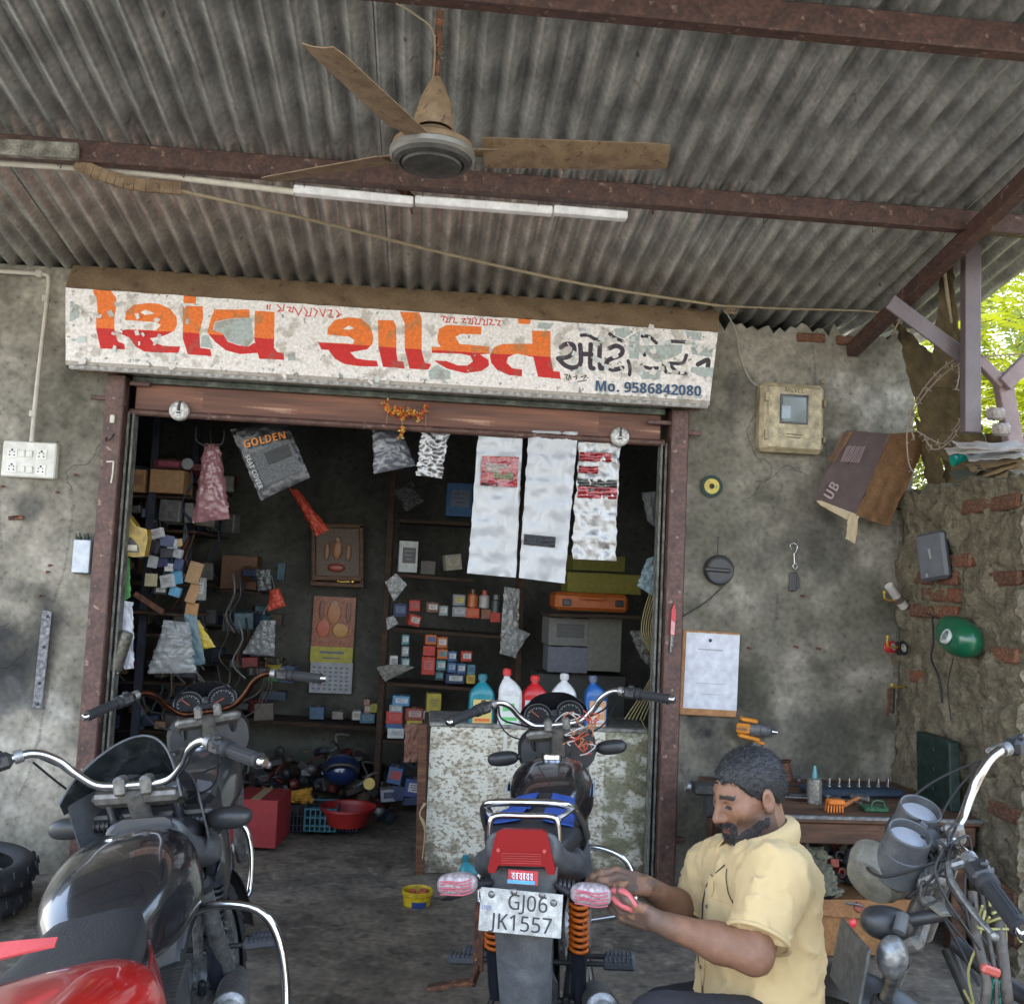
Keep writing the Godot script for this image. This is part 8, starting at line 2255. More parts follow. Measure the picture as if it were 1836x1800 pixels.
	pouch("kraft_paper", "folded grey paper lying over the fourth shelf's edge", "paper", "", p3([-0.2797, 0.9129, -1.34, -0.1615, 0.9384, -1.34, -0.0336, 0.9222, -1.34, -0.2185, 0.8242, -1.34]), 0.008, mt("grey paper", Color(0.24, 0.23, 0.2), 0.85, 0, "dirt", 6), 87, 0.012)
	pouch("blister_strip", "strip of blister packs hanging at the rack's far end", "packet strip", "", p3([0.5083, 1.457, -1.3, 0.6094, 1.447, -1.3, 0.6079, 1.007, -1.3, 0.4996, 1.031, -1.3]), 0.008, haze_film(), 88, 0.01)
	pouch("silver_pouch", "folded silver pouch at the end of the blister strip", "pouch", "", p3([0.5654, 1.213, -1.25, 0.6813, 1.168, -1.25, 0.5886, 1.017, -1.25, 0.4923, 1.104, -1.25]), 0.012, haze_film(), 89, 0.012)
	pouch("clear_bag", "grey plastic bag hanging inside the shutter post", "bag", "", p3([1.181, 2.02, -0.4, 1.269, 2.037, -0.4, 1.289, 1.819, -0.4, 1.224, 1.859, -0.4]), 0.02, haze_film(), 90, 0.014)
	pouch("checked_cloth", "pale blue checked cloth hanging inside the shutter post", "cloth", "", p3([1.168, 1.646, -0.15, 1.234, 1.673, -0.15, 1.23, 1.437, -0.15, 1.119, 1.502, -0.15]), 0.008, mt("pale blue cloth", Color(0.28, 0.38, 0.42), 0.85, 0, "scuff", 16), 91, 0.016)
	pouch("clear_bag", "dusty clear bag with yellow ties hanging above the counter", "bag", "", p3([1.118, 1.259, -0.3, 1.272, 1.259, -0.3, 1.274, 1.025, -0.3, 1.191, 1.112, -0.3]), 0.025, mt("dim film", Color(0.12, 0.12, 0.10), 0.3, 0, "scuff", 9, "rough", 0.5), 92, 0.014)
	g = G.new()
	for k in 6: g.tube(cr([V(1.185, 1.476, -0.12) + V(0.012 * k, 0, 0), V(1.145, 1.27, -0.12) + V(0.01 * k, 0, 0.01 * k), V(1.218, 1.07, -0.12) + V(0.008 * k, 0, 0), V(1.069, 0.8082, -0.1) + V(0.02 * k, 0, 0)], 5), 0.0028, 5)
	g.tube(cr([V(1.21, 0.767, -0.12), V(1.105, 0.578, -0.12), V(1.115, 0.4647, -0.12), V(1.204, 0.4388, -0.12), V(1.232, 0.6389, -0.12), V(1.161, 0.8084, -0.12)], 6), 0.003, 5)
	single("tangled_wire", g, tint("yellow wire", Color(0.25, 0.2, 0.08)), "tangle of yellow and dark wires hanging inside the shutter post", "wire")
	# shrine frame and calendar on the back wall
	o = thing("shrine_frame", "small wooden shrine with a garlanded picture on the back wall", "shrine", V(-0.6166, 1.406, -2))
	var gw := mt("golden wood", Color(0.75, 0.62, 0.4), 0.6, 0, "wood", 4)
	for q in [[V(-0.8011, 1.829, -2), V(-0.7747, 1.399, -2)], [V(-0.4667, 1.838, -2), V(-0.4418, 1.406, -2)], [V(-0.8161, 1.82, -2), V(-0.4506, 1.831, -2)], [V(-0.7942, 1.414, -1.96), V(-0.4242, 1.415, -1.96)], [V(-0.779, 1.454, -1.94), V(-0.4411, 1.461, -1.94)]]:
		g = G.new(); g.bar(q[0], q[1], 0.03, 0.03, 0.003); part("frame_rail", g, gw, o)
	g = G.new(); g.box(V(-0.624, 1.638, -2.03), V(0.3343, 0.3848, 0.02), 0.0); part("back_picture", g, mt("sepia print", Color(0.16, 0.09, 0.05), 0.5, 0, "scuff", 8), o)
	for q in [[0.0, 0.02, 0.035, 0.07, Color(0.40, 0.16, 0.06)], [-0.07, 0.0, 0.02, 0.06, Color(0.36, 0.2, 0.1)], [0.08, 0.0, 0.02, 0.06, Color(0.36, 0.2, 0.1)], [0.0, 0.09, 0.022, 0.022, Color(0.42, 0.28, 0.18)], [0.0, -0.11, 0.06, 0.03, Color(0.34, 0.06, 0.03)]]:
		g = G.new(); g.ball(V(-0.6267, 1.641, -2) + V(q[0], q[1], 0), V(q[2], q[3], 0.012), 14); part("relief_shape", g, tint("relief %s" % q[4].to_html(), q[4], 0.4), o)
	g = G.new(); g.ball(V(-0.5001, 1.439, -1.92), V(0.02, 0.014, 0.012), 10); g.ball(V(-0.5998, 1.439, -1.92), V(0.014, 0.008, 0.01), 10); g.bar(V(-0.6001, 1.435, -1.925), V(-0.5004, 1.439, -1.925), 0.012, 0.004, 0.001); part("brass_bell", g, mt("brass", Color(0.6, 0.42, 0.1), 0.3, 0.9), o)
	o = thing("wall_calendar", "wall calendar with an orange picture above yellow and white date sheets", "calendar", V(-0.6234, 0.6508, -2.1))
	g = G.new(); g.box(V(-0.6294, 1.148, -2.104), V(0.2971, 0.3536, 0.008), 0.0); part("picture_sheet", g, mt("orange picture", Color(0.40, 0.10, 0.02), 0.4, 0, "scuff", 7), o)
	for q in [[0, 0.06, 0.05, 0.07, Color(0.46, 0.16, 0.04)], [-0.07, -0.05, 0.05, 0.06, Color(0.5, 0.09, 0.03)], [0.05, -0.06, 0.06, 0.05, Color(0.5, 0.24, 0.04)], [0.0, 0.12, 0.03, 0.03, Color(0.42, 0.2, 0.1)], [-0.09, 0.08, 0.02, 0.07, Color(0.2, 0.05, 0.03)], [0.1, 0.07, 0.02, 0.08, Color(0.2, 0.06, 0.02)]]:
		g = G.new(); g.ball(V(-0.6294, 1.148, -2.096) + V(q[0], q[1], 0), V(q[2], q[3], 0.0025), 14); part("picture_blotch", g, tint("blotch %s" % q[4].to_html(), q[4], 0.4), o)
	g = G.new(); g.box(V(-0.6303, 0.917, -2.094), V(0.2959, 0.1093, 0.008), 0.0); part("yellow_band", g, tint("calendar yellow", Color(0.42, 0.38, 0.03), 0.5), o)
	g = G.new(); g.box(V(-0.624, 0.7558, -2.089), V(0.2952, 0.2137, 0.008), 0.0); var ds := part("date_sheet", g, tint("date grey", Color(0.34, 0.35, 0.38), 0.5), o)
	var tl := V(-0.7452, 0.8272, -2.084); var dx := (V(-0.5152, 0.8242, -2.084) - tl) / 6.0; var dy := (V(-0.7439, 0.6794, -2.084) - tl) / 5.0
	for j in 6:
		for i in 7:
			g = G.new(); g.box(tl + dx * i + dy * j, V(0.02, 0.012, 0.0012), 0.0); part("date_figure", g, tint("date ink %d" % (1 if i == 3 else 0), Color(0.05, 0.2, 0.14) if i == 3 else Color(0.14, 0.15, 0.2)), ds)
	g = G.new(); g.box(V(-0.6313, 0.9327, -2.088), V(0.17, 0.016, 0.001), 0.0); g.box(V(-0.629, 0.8937, -2.088), V(0.12, 0.01, 0.001), 0.0); part("band_print", g, tint("date ink 0", Color.WHITE), ds).set_meta("kind", "stuff")
	# cartons and case at the back right
	o = thing("tool_case", "orange plastic tool case lying on a shelf at the back of the shop", "case", V(1.027, 1.326, -1))
	g = G.new(); g.box(V(1.032, 1.388, -1.15), V(0.4571, 0.1091, 0.3), 0.02); part("case_body", g, tint("case orange", Color(0.40, 0.10, 0.015), 0.5), o)
	g = G.new(); g.bar(V(0.9491, 1.412, -0.97), V(1.108, 1.412, -0.97), 0.025, 0.02, 0.006); part("handle", g, tint("case orange", Color.WHITE), o)
	for q in [V(0.8707, 1.381, -0.99), V(1.196, 1.388, -0.99)]:
		g = G.new(); g.box(q, V(0.05, 0.04, 0.02), 0.004); part("latch", g, black_plastic(), o)
	g = G.new(); shelf(g, V(0.7491, 1.313, -0.85), V(1.306, 1.323, -0.85), 0.4, 0.02); single("case_shelf", g, wood, "dark shelf under the orange tool case", "shelf")
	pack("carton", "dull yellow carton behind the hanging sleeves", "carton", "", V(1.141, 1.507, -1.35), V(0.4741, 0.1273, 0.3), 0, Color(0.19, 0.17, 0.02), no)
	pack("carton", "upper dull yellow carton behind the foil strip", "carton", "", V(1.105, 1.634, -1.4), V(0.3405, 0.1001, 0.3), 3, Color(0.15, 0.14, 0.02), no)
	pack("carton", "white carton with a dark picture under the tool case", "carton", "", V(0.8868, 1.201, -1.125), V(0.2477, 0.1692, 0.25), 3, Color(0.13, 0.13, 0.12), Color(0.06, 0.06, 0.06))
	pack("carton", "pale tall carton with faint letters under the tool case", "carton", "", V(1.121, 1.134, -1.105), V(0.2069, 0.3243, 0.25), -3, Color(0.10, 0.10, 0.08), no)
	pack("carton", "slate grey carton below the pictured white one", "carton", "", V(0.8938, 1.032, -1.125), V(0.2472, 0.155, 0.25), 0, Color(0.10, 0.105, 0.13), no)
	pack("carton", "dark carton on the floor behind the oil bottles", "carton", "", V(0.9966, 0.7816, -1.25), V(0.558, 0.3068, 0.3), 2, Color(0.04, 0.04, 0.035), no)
	# counter
	o = thing("counter", "white painted sheet metal counter, badly stained, closing half the doorway", "counter", V(0.6659, -0.1054, -0.3))
	var w := 640
	var fa := field(w, w, 901, 0.010, 5); var fb := field(w, w, 902, 0.05, 4); var fc := field(w, w, 903, 0.1, 3)
	var d := PackedByteArray()
	d.resize(w * w * 3)
	for j in w:
		for i in w:
			var k := j * w + i
			var q := Color(0.80, 0.79, 0.73)
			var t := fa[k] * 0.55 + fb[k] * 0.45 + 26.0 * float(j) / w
			if t > 116: q = q.lerp(Color(0.63, 0.59, 0.51), clampf((t - 116) / 60.0, 0, 0.75))
			if fb[k] > 138: q = q.lerp(Color(0.40, 0.35, 0.28), clampf((fb[k] - 138) / 75.0, 0, 0.6) * clampf((t - 108) / 30.0, 0, 1))
			if fc[k] > 186: q = q.lerp(Color(0.30, 0.26, 0.20), 0.35)
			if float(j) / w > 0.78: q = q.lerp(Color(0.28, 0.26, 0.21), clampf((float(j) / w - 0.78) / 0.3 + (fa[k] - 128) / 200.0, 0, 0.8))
			if i > w * 0.80: q = q.lerp(Color(0.42, 0.42, 0.31), clampf((fa[k] - 70) / 110.0, 0, 0.7))
			d[k * 3] = int(q.r * 255); d[k * 3 + 1] = int(q.g * 255); d[k * 3 + 2] = int(q.b * 255)
	tx.counter = image_of(d, w, w)
	g = G.new()
	var cp := PackedVector3Array()
	var cf := noise(905, 2.5, 3)
	for j in 13:
		for i in 21:
			var u := i / 20.0; var v := j / 12.0
			cp.append(V(lerpf(0.07, 1.205, u), lerpf(0.735, 0.0, v), -0.15 + 0.006 * cf.get_noise_2d(u * 3, v * 3)))
	g.grid(cp, 21, 13)
	part("front_sheet", g, mt("stained counter paint", Color(0.95, 0.95, 0.95), 0.55, 0, "counter", 1, "", 0, {"uv": true}), o)
	g = G.new(); g.box(V(0.64, 0.744, -0.37), V(1.16, 0.02, 0.46), 0.004); part("top", g, mt("worn counter top", Color(0.30, 0.29, 0.26), 0.6, 0, "scuff", 3), o)
	g = G.new(); g.box(V(0.052, 0.38, -0.35), V(0.03, 0.74, 0.42), 0.003); g.box(V(1.215, 0.38, -0.35), V(0.02, 0.74, 0.42), 0.003); part("side_panel", g, wood, o)
	g = G.new(); g.bar(V(0.0281, 0.7467, -0.13), V(0.0542, -0.0646, -0.13), 0.045, 0.03, 0.003, Vector3.BACK); part("edge_post", g, mt("splintered brown wood", Color(0.75, 0.62, 0.52), 0.8, 0, "wood", 3), o)
	g = G.new(); g.box(V(0.4566, 0.6251, -0.145), V(0.02, 0.21, 0.006), 0.001); part("white_strip", g, white_plastic(), o)
	pouch("brown_card", "reddish brown card hanging over the counter's edge", "card", "", p3([-0.0649, 0.7184, -0.3, 0.0472, 0.7105, -0.3, 0.0453, 0.5247, -0.3, -0.06, 0.5216, -0.3]), 0.0, mt("red brown card", Color(0.20, 0.09, 0.06), 0.8, 0, "dust", 4), 93, 0.01)
	g = G.new()
	for k in 4: g.tube(cr([V(0.0544, 0.3567, -0.1) + V(0.004 * k, 0, 0), V(0.0348, 0.3034, -0.09), V(0.0657, 0.2491, -0.09) - V(0, 0.01 * k, 0), V(0.0606, 0.0815, -0.1)], 4), 0.003, 5)
	single("string_tuft", g, tint("straw string", Color.WHITE), "tuft of straw string tied round the counter's edge post", "string")
	bottle("oil_bottle", "teal oil bottle with orange label at the counter's end", V(0.33, 0.703, -0.22), V(0.135, 0.30, 0.07), Color(0.01, 0.20, 0.25), Color(0.02, 0.16, 0.2), Color(0.50, 0.38, 0.12), Color(0.55, 0.12, 0.03), 0.0, 6)
	bottle("oil_bottle", "white oil bottle with red cap and slanted shoulder on the counter", V(0.4766, 0.7124, -0.19), V(0.125, 0.325, 0.07), Color(0.62, 0.62, 0.62), Color(0.58, 0.03, 0.03), Color(0.56, 0.58, 0.56), Color(0.10, 0.42, 0.12), -0.18, -4)
	bottle("oil_bottle", "all red oil bottle behind the dials on the counter", V(0.6083, 0.7088, -0.24), V(0.145, 0.295, 0.075), Color(0.56, 0.02, 0.025), Color(0.60, 0.03, 0.03), Color(0.55, 0.5, 0.5), Color(0.5, 0.03, 0.03), 0.0, 3)
	bottle("oil_bottle", "plain white oil bottle on the counter behind the dials", V(0.7627, 0.7169, -0.22), V(0.135, 0.305, 0.075), Color(0.66, 0.67, 0.68), Color(0.56, 0.57, 0.58), Color(0.6, 0.6, 0.62), Color(0.35, 0.37, 0.4), 0.0, -3)
	bottle("oil_bottle", "blue and white oil bottle near the shutter post on the counter", V(0.9353, 0.7166, -0.22), V(0.125, 0.30, 0.07), Color(0.015, 0.11, 0.36), Color(0.10, 0.14, 0.2), Color(0.50, 0.28, 0.14), Color(0.5, 0.55, 0.6), -0.15, 10)
	# on the shop floor
	pack("red_crate", "red plastic chest on the shop floor behind the bikes", "crate", "", V(-0.8258, 0.1473, -0.6), V(0.2506, 0.2494, 0.3), -6, Color(0.20, 0.008, 0.01), no)
	o = thing("red_basket", "round red plastic basket of parts on the shop floor", "basket", V(-0.3697, 0.0687, -0.8))
	g = G.new(); g.lathe([Vector2(0.11, 0.0), Vector2(0.15, 0.10), Vector2(0.16, 0.105), Vector2(0.16, 0.09), Vector2(0.145, 0.085), Vector2(0.10, 0.01), Vector2(0, 0.01)], 30, Transform3D(Basis(), V(-0.3697, 0.0687, -0.8))); part("bowl", g, tint("basket red", Color(0.22, 0.008, 0.008), 0.5), o)
	for q in [["crate", "teal lattice crate on the shop floor beside the red basket", V(-0.5188, 0.0991, -0.875), V(0.1773, 0.1293, 0.25), Color(0.02, 0.10, 0.13)], ["crate", "dark blue crate under the red basket", V(-0.3798, 0.0534, -1), V(0.1219, 0.1077, 0.2), Color(0.01, 0.025, 0.09)], ["crate", "dark lidded crate beside the red chest", V(-0.6785, 0.0803, -0.975), V(0.1386, 0.1501, 0.25), Color(0.015, 0.016, 0.03)]]: pack_crate(q)
	o = thing("yellow_cloth", "yellow and orange crumpled cloth lying on the crates", "cloth", V(-0.6561, 0.1283, -1))
	part("folds", pouch_mesh(p3([-0.7384, 0.2078, -0.95, -0.605, 0.237, -0.95, -0.5798, 0.1416, -0.95, -0.7536, 0.1435, -0.95]), 0.03, 94, 0.03), tint("cloth amber", Color(0.42, 0.2, 0.02), 0.8), o)
	o = thing("blue_helmet", "dark blue helmet on the junk heap below the plank shelf", "helmet", V(-0.4657, 0.16, -1.5))
	g = G.new(); g.ball(V(-0.4702, 0.2373, -1.5), V(0.12, 0.10, 0.12), 22); part("shell", g, gloss("navy helmet", Color(0.015, 0.03, 0.10)), o)
	g = G.new(); g.tube(cr([V(-0.5588, 0.2579, -1.38), V(-0.5102, 0.2908, -1.36), V(-0.4131, 0.2936, -1.36), V(-0.3566, 0.2568, -1.38)], 4), 0.015, 8); part("rim", g, black_plastic(), o)
	# a scrap heap no one could count
	g = G.new()
	for k in 170:
		var x := rng.randf_range(-1.25, -0.15); var z := rng.randf_range(-2.05, -1.15)
		var y := (0.30 * (1.0 - absf(x + 0.7) * 0.9) * clampf((-z - 0.9) / 0.7, 0, 1)) * rng.randf()
		var c := V(x, maxf(0.02, y + 0.02), z)
		var bs := rb(rng.randf() * 360, rng.randf() * 360, rng.randf() * 360)
		g.col = [Color(0.03, 0.03, 0.035), Color(0.10, 0.10, 0.10), Color(0.05, 0.06, 0.09), Color(0.12, 0.09, 0.06), Color(0.25, 0.25, 0.24), Color(0.16, 0.03, 0.02), Color(0.05, 0.03, 0.02)][rng.randi() % 7]
		if k % 3 == 0: g.box(c, V(0.08, 0.05, 0.03) * rng.randf_range(0.6, 1.6), 0.004, bs)
		elif k % 3 == 1: g.lathe([Vector2(0.0, 0.0), Vector2(0.03, 0.0), Vector2(0.035, 0.03), Vector2(0.02, 0.05), Vector2(0, 0.05)], 10, Transform3D(bs, c))
		else: g.tube(cr([c, c + bs * V(0.06, 0.03, 0), c + bs * V(0.12, -0.02, 0.04), c + bs * V(0.18, 0.04, 0.0)], 3), 0.008, 6)
	var hp := single("scrap_heap", g, mt("scrap paint", Color(1, 1, 1), 0.5, 0.2, "dirt", 6, "", 0, {"vc": true}), "heap of used engine parts and wrappers on the floor below the plank shelf", "scrap")
	hp.set_meta("kind", "stuff")
	gr = "boxes at the foot of the rack"
	for q in [[[-0.1694, 0.2073, -0.08, 0.3091], blue, red, "blue box with a red corner at the rack's foot"], [[-0.2037, 0.0979, -0.1146, 0.1723], Color(0.3, 0.3, 0.34), navy, "white and navy box tipped at the rack's foot"], [[-0.129, 0.1064, -0.0534, 0.1945], navy, no, "navy box at the rack's foot"], [[-0.0689, 0.1289, 0.0483, 0.2375], Color(0.05, 0.08, 0.22), pale, "blue box with a white label beside the counter"], [[-0.0577, 0.0816, 0.0525, 0.129], navy, no, "flat navy box lying beside the counter"]]:
		var r: Array = q[0]
		col += 1
		pack("part_box", q[3], "box", gr, box_of(r, -1.25, 0.10)[0], box_of(r, -1.25, 0.10)[1], (col * 37 % 25) - 12.0, q[1], q[2], (col * 13 % 19) - 9.0)
	g = G.new(); g.lathe([Vector2(0, 0), Vector2(0.035, 0), Vector2(0.036, 0.02), Vector2(0, 0.022)], 18, Transform3D(rb(80, 0, 0), V(-0.2742, 0.2168, -1.2))); single("yellow_disc", g, tint("lid yellow", Color(0.5, 0.36, 0.08)), "round yellow lid leaning at the end of the scrap heap", "lid")
	o = thing("carburettor", "white and grey carburettor lying in front of the red chest", "carburettor", V(-0.8691, 0.0889, -0.1))
	g = G.new(); g.box(V(-0.9139, 0.1095, -0.1), V(0.09, 0.07, 0.06), 0.015, rb(0, 15, 8)); g.lathe([Vector2(0.0, 0), Vector2(0.03, 0), Vector2(0.03, 0.06), Vector2(0.024, 0.06), Vector2(0.024, 0.02)], 16, Transform3D(rb(80, 0, 0), V(-0.8891, 0.1208, -0.08))); part("casting", g, mt("pale cast alloy", Color(0.5, 0.48, 0.42), 0.5, 0.3, "scuff", 12), o)
	g = G.new(); g.tube([V(-0.842, 0.1706, -0.1), V(-0.8203, 0.0899, -0.1)], [0.02, 0.024], 14); part("throat", g, mt("pale cast alloy", Color.WHITE), o)
	# yellow pail, dark bottle, teal bottle, foam
	var pb := V(0.0412, -0.0612, 0.32)
	o = thing("yellow_pail", "small yellow paint pail with blue label in front of the counter", "pail", pb)
	g = G.new(); g.lathe([Vector2(0, 0.0), Vector2(0.055, 0.0), Vector2(0.066, 0.105), Vector2(0.072, 0.107), Vector2(0.072, 0.122), Vector2(0.068, 0.125), Vector2(0.066, 0.122), Vector2(0.060, 0.09), Vector2(0, 0.09)], 30, Transform3D(Basis(), pb)); part("pail_body", g, mt("pail yellow", Color(0.62, 0.43, 0.01), 0.4, 0, "dirt", 7), o)
	g = G.new()
	var lp := PackedVector3Array()
	for j in 2:
		for i in 7: lp.append(pb + V(sin(-0.35 + 0.17 * i) * (0.0605 + 0.009 * j), 0.025 + 0.06 * j, cos(-0.35 + 0.17 * i) * (0.0605 + 0.009 * j)))
	g.slab(lp, 7, 2, 0.001); part("blue_label", g, mt("pail blue", Color(0.03, 0.07, 0.25), 0.4, 0, "scuff", 16), o)
	g = G.new(); for k in 9: g.ball(pb + V(rng.randf_range(-0.045, 0.045), 0.108, rng.randf_range(-0.045, 0.045)), V(0.02, 0.012, 0.018), 7)
	part("red_contents", g, mt("red grit", Color(0.34, 0.07, 0.03), 0.9), o).set_meta("kind", "stuff")
	o = thing("dark_bottle", "dark rubber bottle lying by the yellow pail", "bottle", V(0.1817, -0.0724, 0.25))
	g = G.new(); g.tube([V(0.1081, -0.0635, 0.28), V(0.1155, -0.0559, 0.28), V(0.1954, -0.0297, 0.24), V(0.2267, -0.0152, 0.22), V(0.2483, -0.0109, 0.2)], [0.03, 0.042, 0.04, 0.018, 0.014], 16); part("body", g, rubber(), o)
	bottle("oil_bottle", "teal oil bottle standing on the floor at the counter's foot", V(0.2934, -0.106, 0), V(0.10, 0.24, 0.06), Color(0.02, 0.24, 0.30), Color(0.02, 0.2, 0.25), Color(0.04, 0.3, 0.36), Color(0.2, 0.4, 0.4), -0.2, 10)
	o = thing("foam_offcut", "blue grey foam offcut lying on the yard floor", "foam", V(-0.0183, -0.0726, 0.95))
	var fbx := G.new(); fbx.box(V(-0.0194, -0.0513, 0.95), V(0.17, 0.035, 0.085), 0.008, rb(4, 8, -3))
	var ff := noise(907, 40.0, 3)
	for i in fbx.v.size(): fbx.v[i] += Vector3.ONE * 0.004 * ff.get_noise_3dv(fbx.v[i])
	part("foam_block", fbx, mt("blue foam", Color(0.20, 0.25, 0.33), 0.95, 0, "scuff", 9, "rough", 0.5), o)

func box_of(r: Array, z: float, depth: float) -> Array:
	return [V((r[0] + r[2]) * 0.5, (r[1] + r[3]) * 0.5, z - depth * 0.5), V(r[2] - r[0], r[3] - r[1], depth)]

func pack_crate(q: Array) -> void:
	var at: Vector3 = q[2]; var s: Vector3 = q[3]
	var o := thing(q[0], q[1], "crate", at - V(0, s.y * 0.5, 0))
	var m := tint("crate %s" % q[4].to_html(), q[4], 0.5)
	var g := G.new(); g.box(at - V(0, s.y * 0.47, 0), V(s.x, s.y * 0.06, s.z), 0.004); part("floor", g, m, o)
	for e in [-0.25, 0.1, 0.46]:
		g = G.new(); g.box(at + V(0, s.y * e, s.z * 0.5 - 0.006), V(s.x, 0.012, 0.012), 0.003); part("slat", g, m, o)
		g = G.new(); g.box(at + V(0, s.y * e, -s.z * 0.5 + 0.006), V(s.x, 0.012, 0.012), 0.003); part("slat", g, m, o)
	for k in 7:
		g = G.new(); g.box(at + V(s.x * (k / 6.0 - 0.5) * 0.95, 0, s.z * 0.5 - 0.002), V(0.010, s.y, 0.008), 0.002); part("slat", g, m, o)
	for sx in [-0.5, 0.5]:
		g = G.new(); g.box(at + V(s.x * sx, 0, 0), V(0.01, s.y, s.z), 0.002); part("end_panel", g, m, o)

# ---- the corner: workbench, things on the broken wall, the world outside
func workbench() -> void:
	var wood := mt("greasy bench wood", Color(0.62, 0.55, 0.5), 0.75, 0, "wood", 1.6, "rough", 0.12)
	var o := thing("workbench", "greasy wooden workbench in the corner piled with hand tools", "workbench", V(1.987, -0.1764, 0.45))
	var y := V(1.75, 0.5645, 0.85).y
	var x0 := 1.42
	var g := G.new()
	for k in 3:
		g = G.new(); g.box(V((x0 + 2.44) * 0.5, y - 0.014, 0.20 + 0.27 * k), V(2.44 - x0, 0.028, 0.262), 0.004); part("plank", g, wood, o)
	g = G.new(); g.box(V((x0 + 2.44) * 0.5, y - 0.075, 0.84), V(2.40 - x0, 0.085, 0.03), 0.004); part("apron", g, wood, o)
	g = G.new(); g.box(V((x0 + 2.44) * 0.5, y - 0.006, 0.866), V(2.44 - x0, 0.016, 0.02), 0.003); part("edge_strip", g, mt("worn zinc edge", Color(0.25, 0.25, 0.25), 0.5, 0.6, "scuff", 6), o)
	for q in [[1.5, 0.8], [2.36, 0.8], [1.5, 0.12], [2.36, 0.12]]:
		g = G.new(); g.box(V(q[0], (y - 0.03) * 0.5, q[1]), V(0.07, y - 0.03, 0.07), 0.005); part("leg", g, wood, o)
	# tools on it
	var oc := V(V(1.795, 0.5525, 0.62).x, y, 0.62)
	var t := thing("oil_squirt_can", "grey oil squirt can with a teal nozzle standing on the workbench", "oil can", oc)
	g = G.new(); g.lathe([Vector2(0, 0), Vector2(0.033, 0), Vector2(0.034, 0.004), Vector2(0.033, 0.10), Vector2(0.029, 0.108), Vector2(0.012, 0.112)], 24, Transform3D(Basis(), oc)); part("can_body", g, mt("dented tin", Color(0.36, 0.34, 0.29), 0.45, 0.6, "scuff", 8), t)
	g = G.new(); g.lathe([Vector2(0.013, 0.11), Vector2(0.012, 0.125), Vector2(0.005, 0.165), Vector2(0.0, 0.166)], 14, Transform3D(Basis(), oc)); part("nozzle", g, tint("nozzle teal", Color(0.08, 0.25, 0.27), 0.4), t)
	t = thing("orange_brush", "orange plastic brush lying at the bench edge", "brush", V(V(1.82, 0.5944, 0.8).x, y, 0.78))
	var bx := V(1.82, 0.5944, 0.8).x
	g = G.new(); g.box(V(bx, y + 0.045, 0.79), V(0.075, 0.022, 0.045), 0.006); part("brush_back", g, tint("brush orange", Color(0.62, 0.16, 0.01), 0.5), t)
	g = G.new(); for k in 12: g.bar(V(bx - 0.034 + 0.012 * (k % 6), y + 0.036, 0.776 + 0.024 * (k / 6)), V(bx - 0.038 + 0.0134 * (k % 6), y + 0.002, 0.774 + 0.028 * (k / 6)), 0.006, 0.006, 0.001, Vector3.BACK)
	part("bristle", g, tint("brush orange", Color.WHITE), t).set_meta("kind", "stuff")
	t = thing("hammer", "hammer with an orange brown handle lying on the workbench", "hammer", V(V(1.943, 0.6154, 0.72).x, y, 0.7))
	var h0 := V(V(1.871, 0.5921, 0.7).x, y + 0.016, 0.74); var h1 := V(V(2.006, 0.6369, 0.7).x, y + 0.03, 0.62)
	g = G.new(); g.tube([h0, h0.lerp(h1, 0.4), h1], [0.011, 0.009, 0.008], 8); part("handle", g, mt("varnished handle", Color(0.42, 0.15, 0.05), 0.45), t)
	g = G.new(); g.bar(h1 + V(-0.03, 0, -0.03), h1 + V(0.035, 0.0, 0.03), 0.024, 0.024, 0.005); part("head", g, steel(), t)
	t = thing("green_tray", "green metal tray of small parts on the workbench", "tray", V(V(2.017, 0.5948, 0.78).x, y, 0.72))
	var gx := V(2.017, 0.6067, 0.78).x
	g = G.new(); g.box(V(gx, y + 0.012, 0.74), V(0.11, 0.024, 0.07), 0.006); g.tube(cr([V(gx - 0.03, y + 0.024, 0.78), V(gx - 0.02, y + 0.05, 0.78), V(gx + 0.02, y + 0.05, 0.78), V(gx + 0.03, y + 0.024, 0.78)], 4), 0.005, 6); part("tray", g, mt("tray green", Color(0.03, 0.13, 0.06), 0.4, 0.2, "scuff", 8), t)
	t = thing("socket_case", "long blue black socket case lying open on the workbench", "tool case", V(2.05, y, 0.45))
	g = G.new(); g.box(V(2.06, y + 0.02, 0.42), V(0.46, 0.035, 0.16), 0.01, rb(0, 6, 0)); part("case", g, mt("case blue", Color(0.02, 0.04, 0.07), 0.5, 0, "dirt", 5), t)
	for k in 8:
		g = G.new(); g.lathe([Vector2(0, 0.035), Vector2(0.008, 0.035), Vector2(0.0085, 0.0), Vector2(0.011, -0.004)], 12, Transform3D(Basis(), V(1.88 + 0.05 * k, y + 0.05, 0.47 - 0.005 * k))); part("socket", g, chrome(), t)
	var rng := RandomNumberGenerator.new()
	rng.seed = 77
	var kinds := ["ring spanner", "open spanner", "screwdriver", "ratchet", "long bolt", "flat chisel", "wire brush", "feeler rod"]
	for k in 12:
		var c := V(1.50 + 0.085 * (k % 6) + rng.randf_range(-0.02, 0.02), y + 0.008 + 0.008 * (k % 3), 0.28 + 0.30 * (k / 6) + rng.randf_range(-0.05, 0.1))
		var d := rb(0, rng.randf_range(-40, 40) + (90 if k % 2 else 0), rng.randf_range(-4, 4)) * V(rng.randf_range(0.06, 0.11), 0, 0)
		var lab := "%s %s lying among the tools on the workbench" % [["chrome", "dark", "oily"][k % 3], kinds[k % 8]]
		t = thing("hand_tool", lab, "tool", c, "hand tools scattered on the workbench")
		g = G.new(); g.bar(c - d, c + d, 0.012, 0.007, 0.002); part("shank", g, [chrome(), dark_steel(), steel()][k % 3], t)
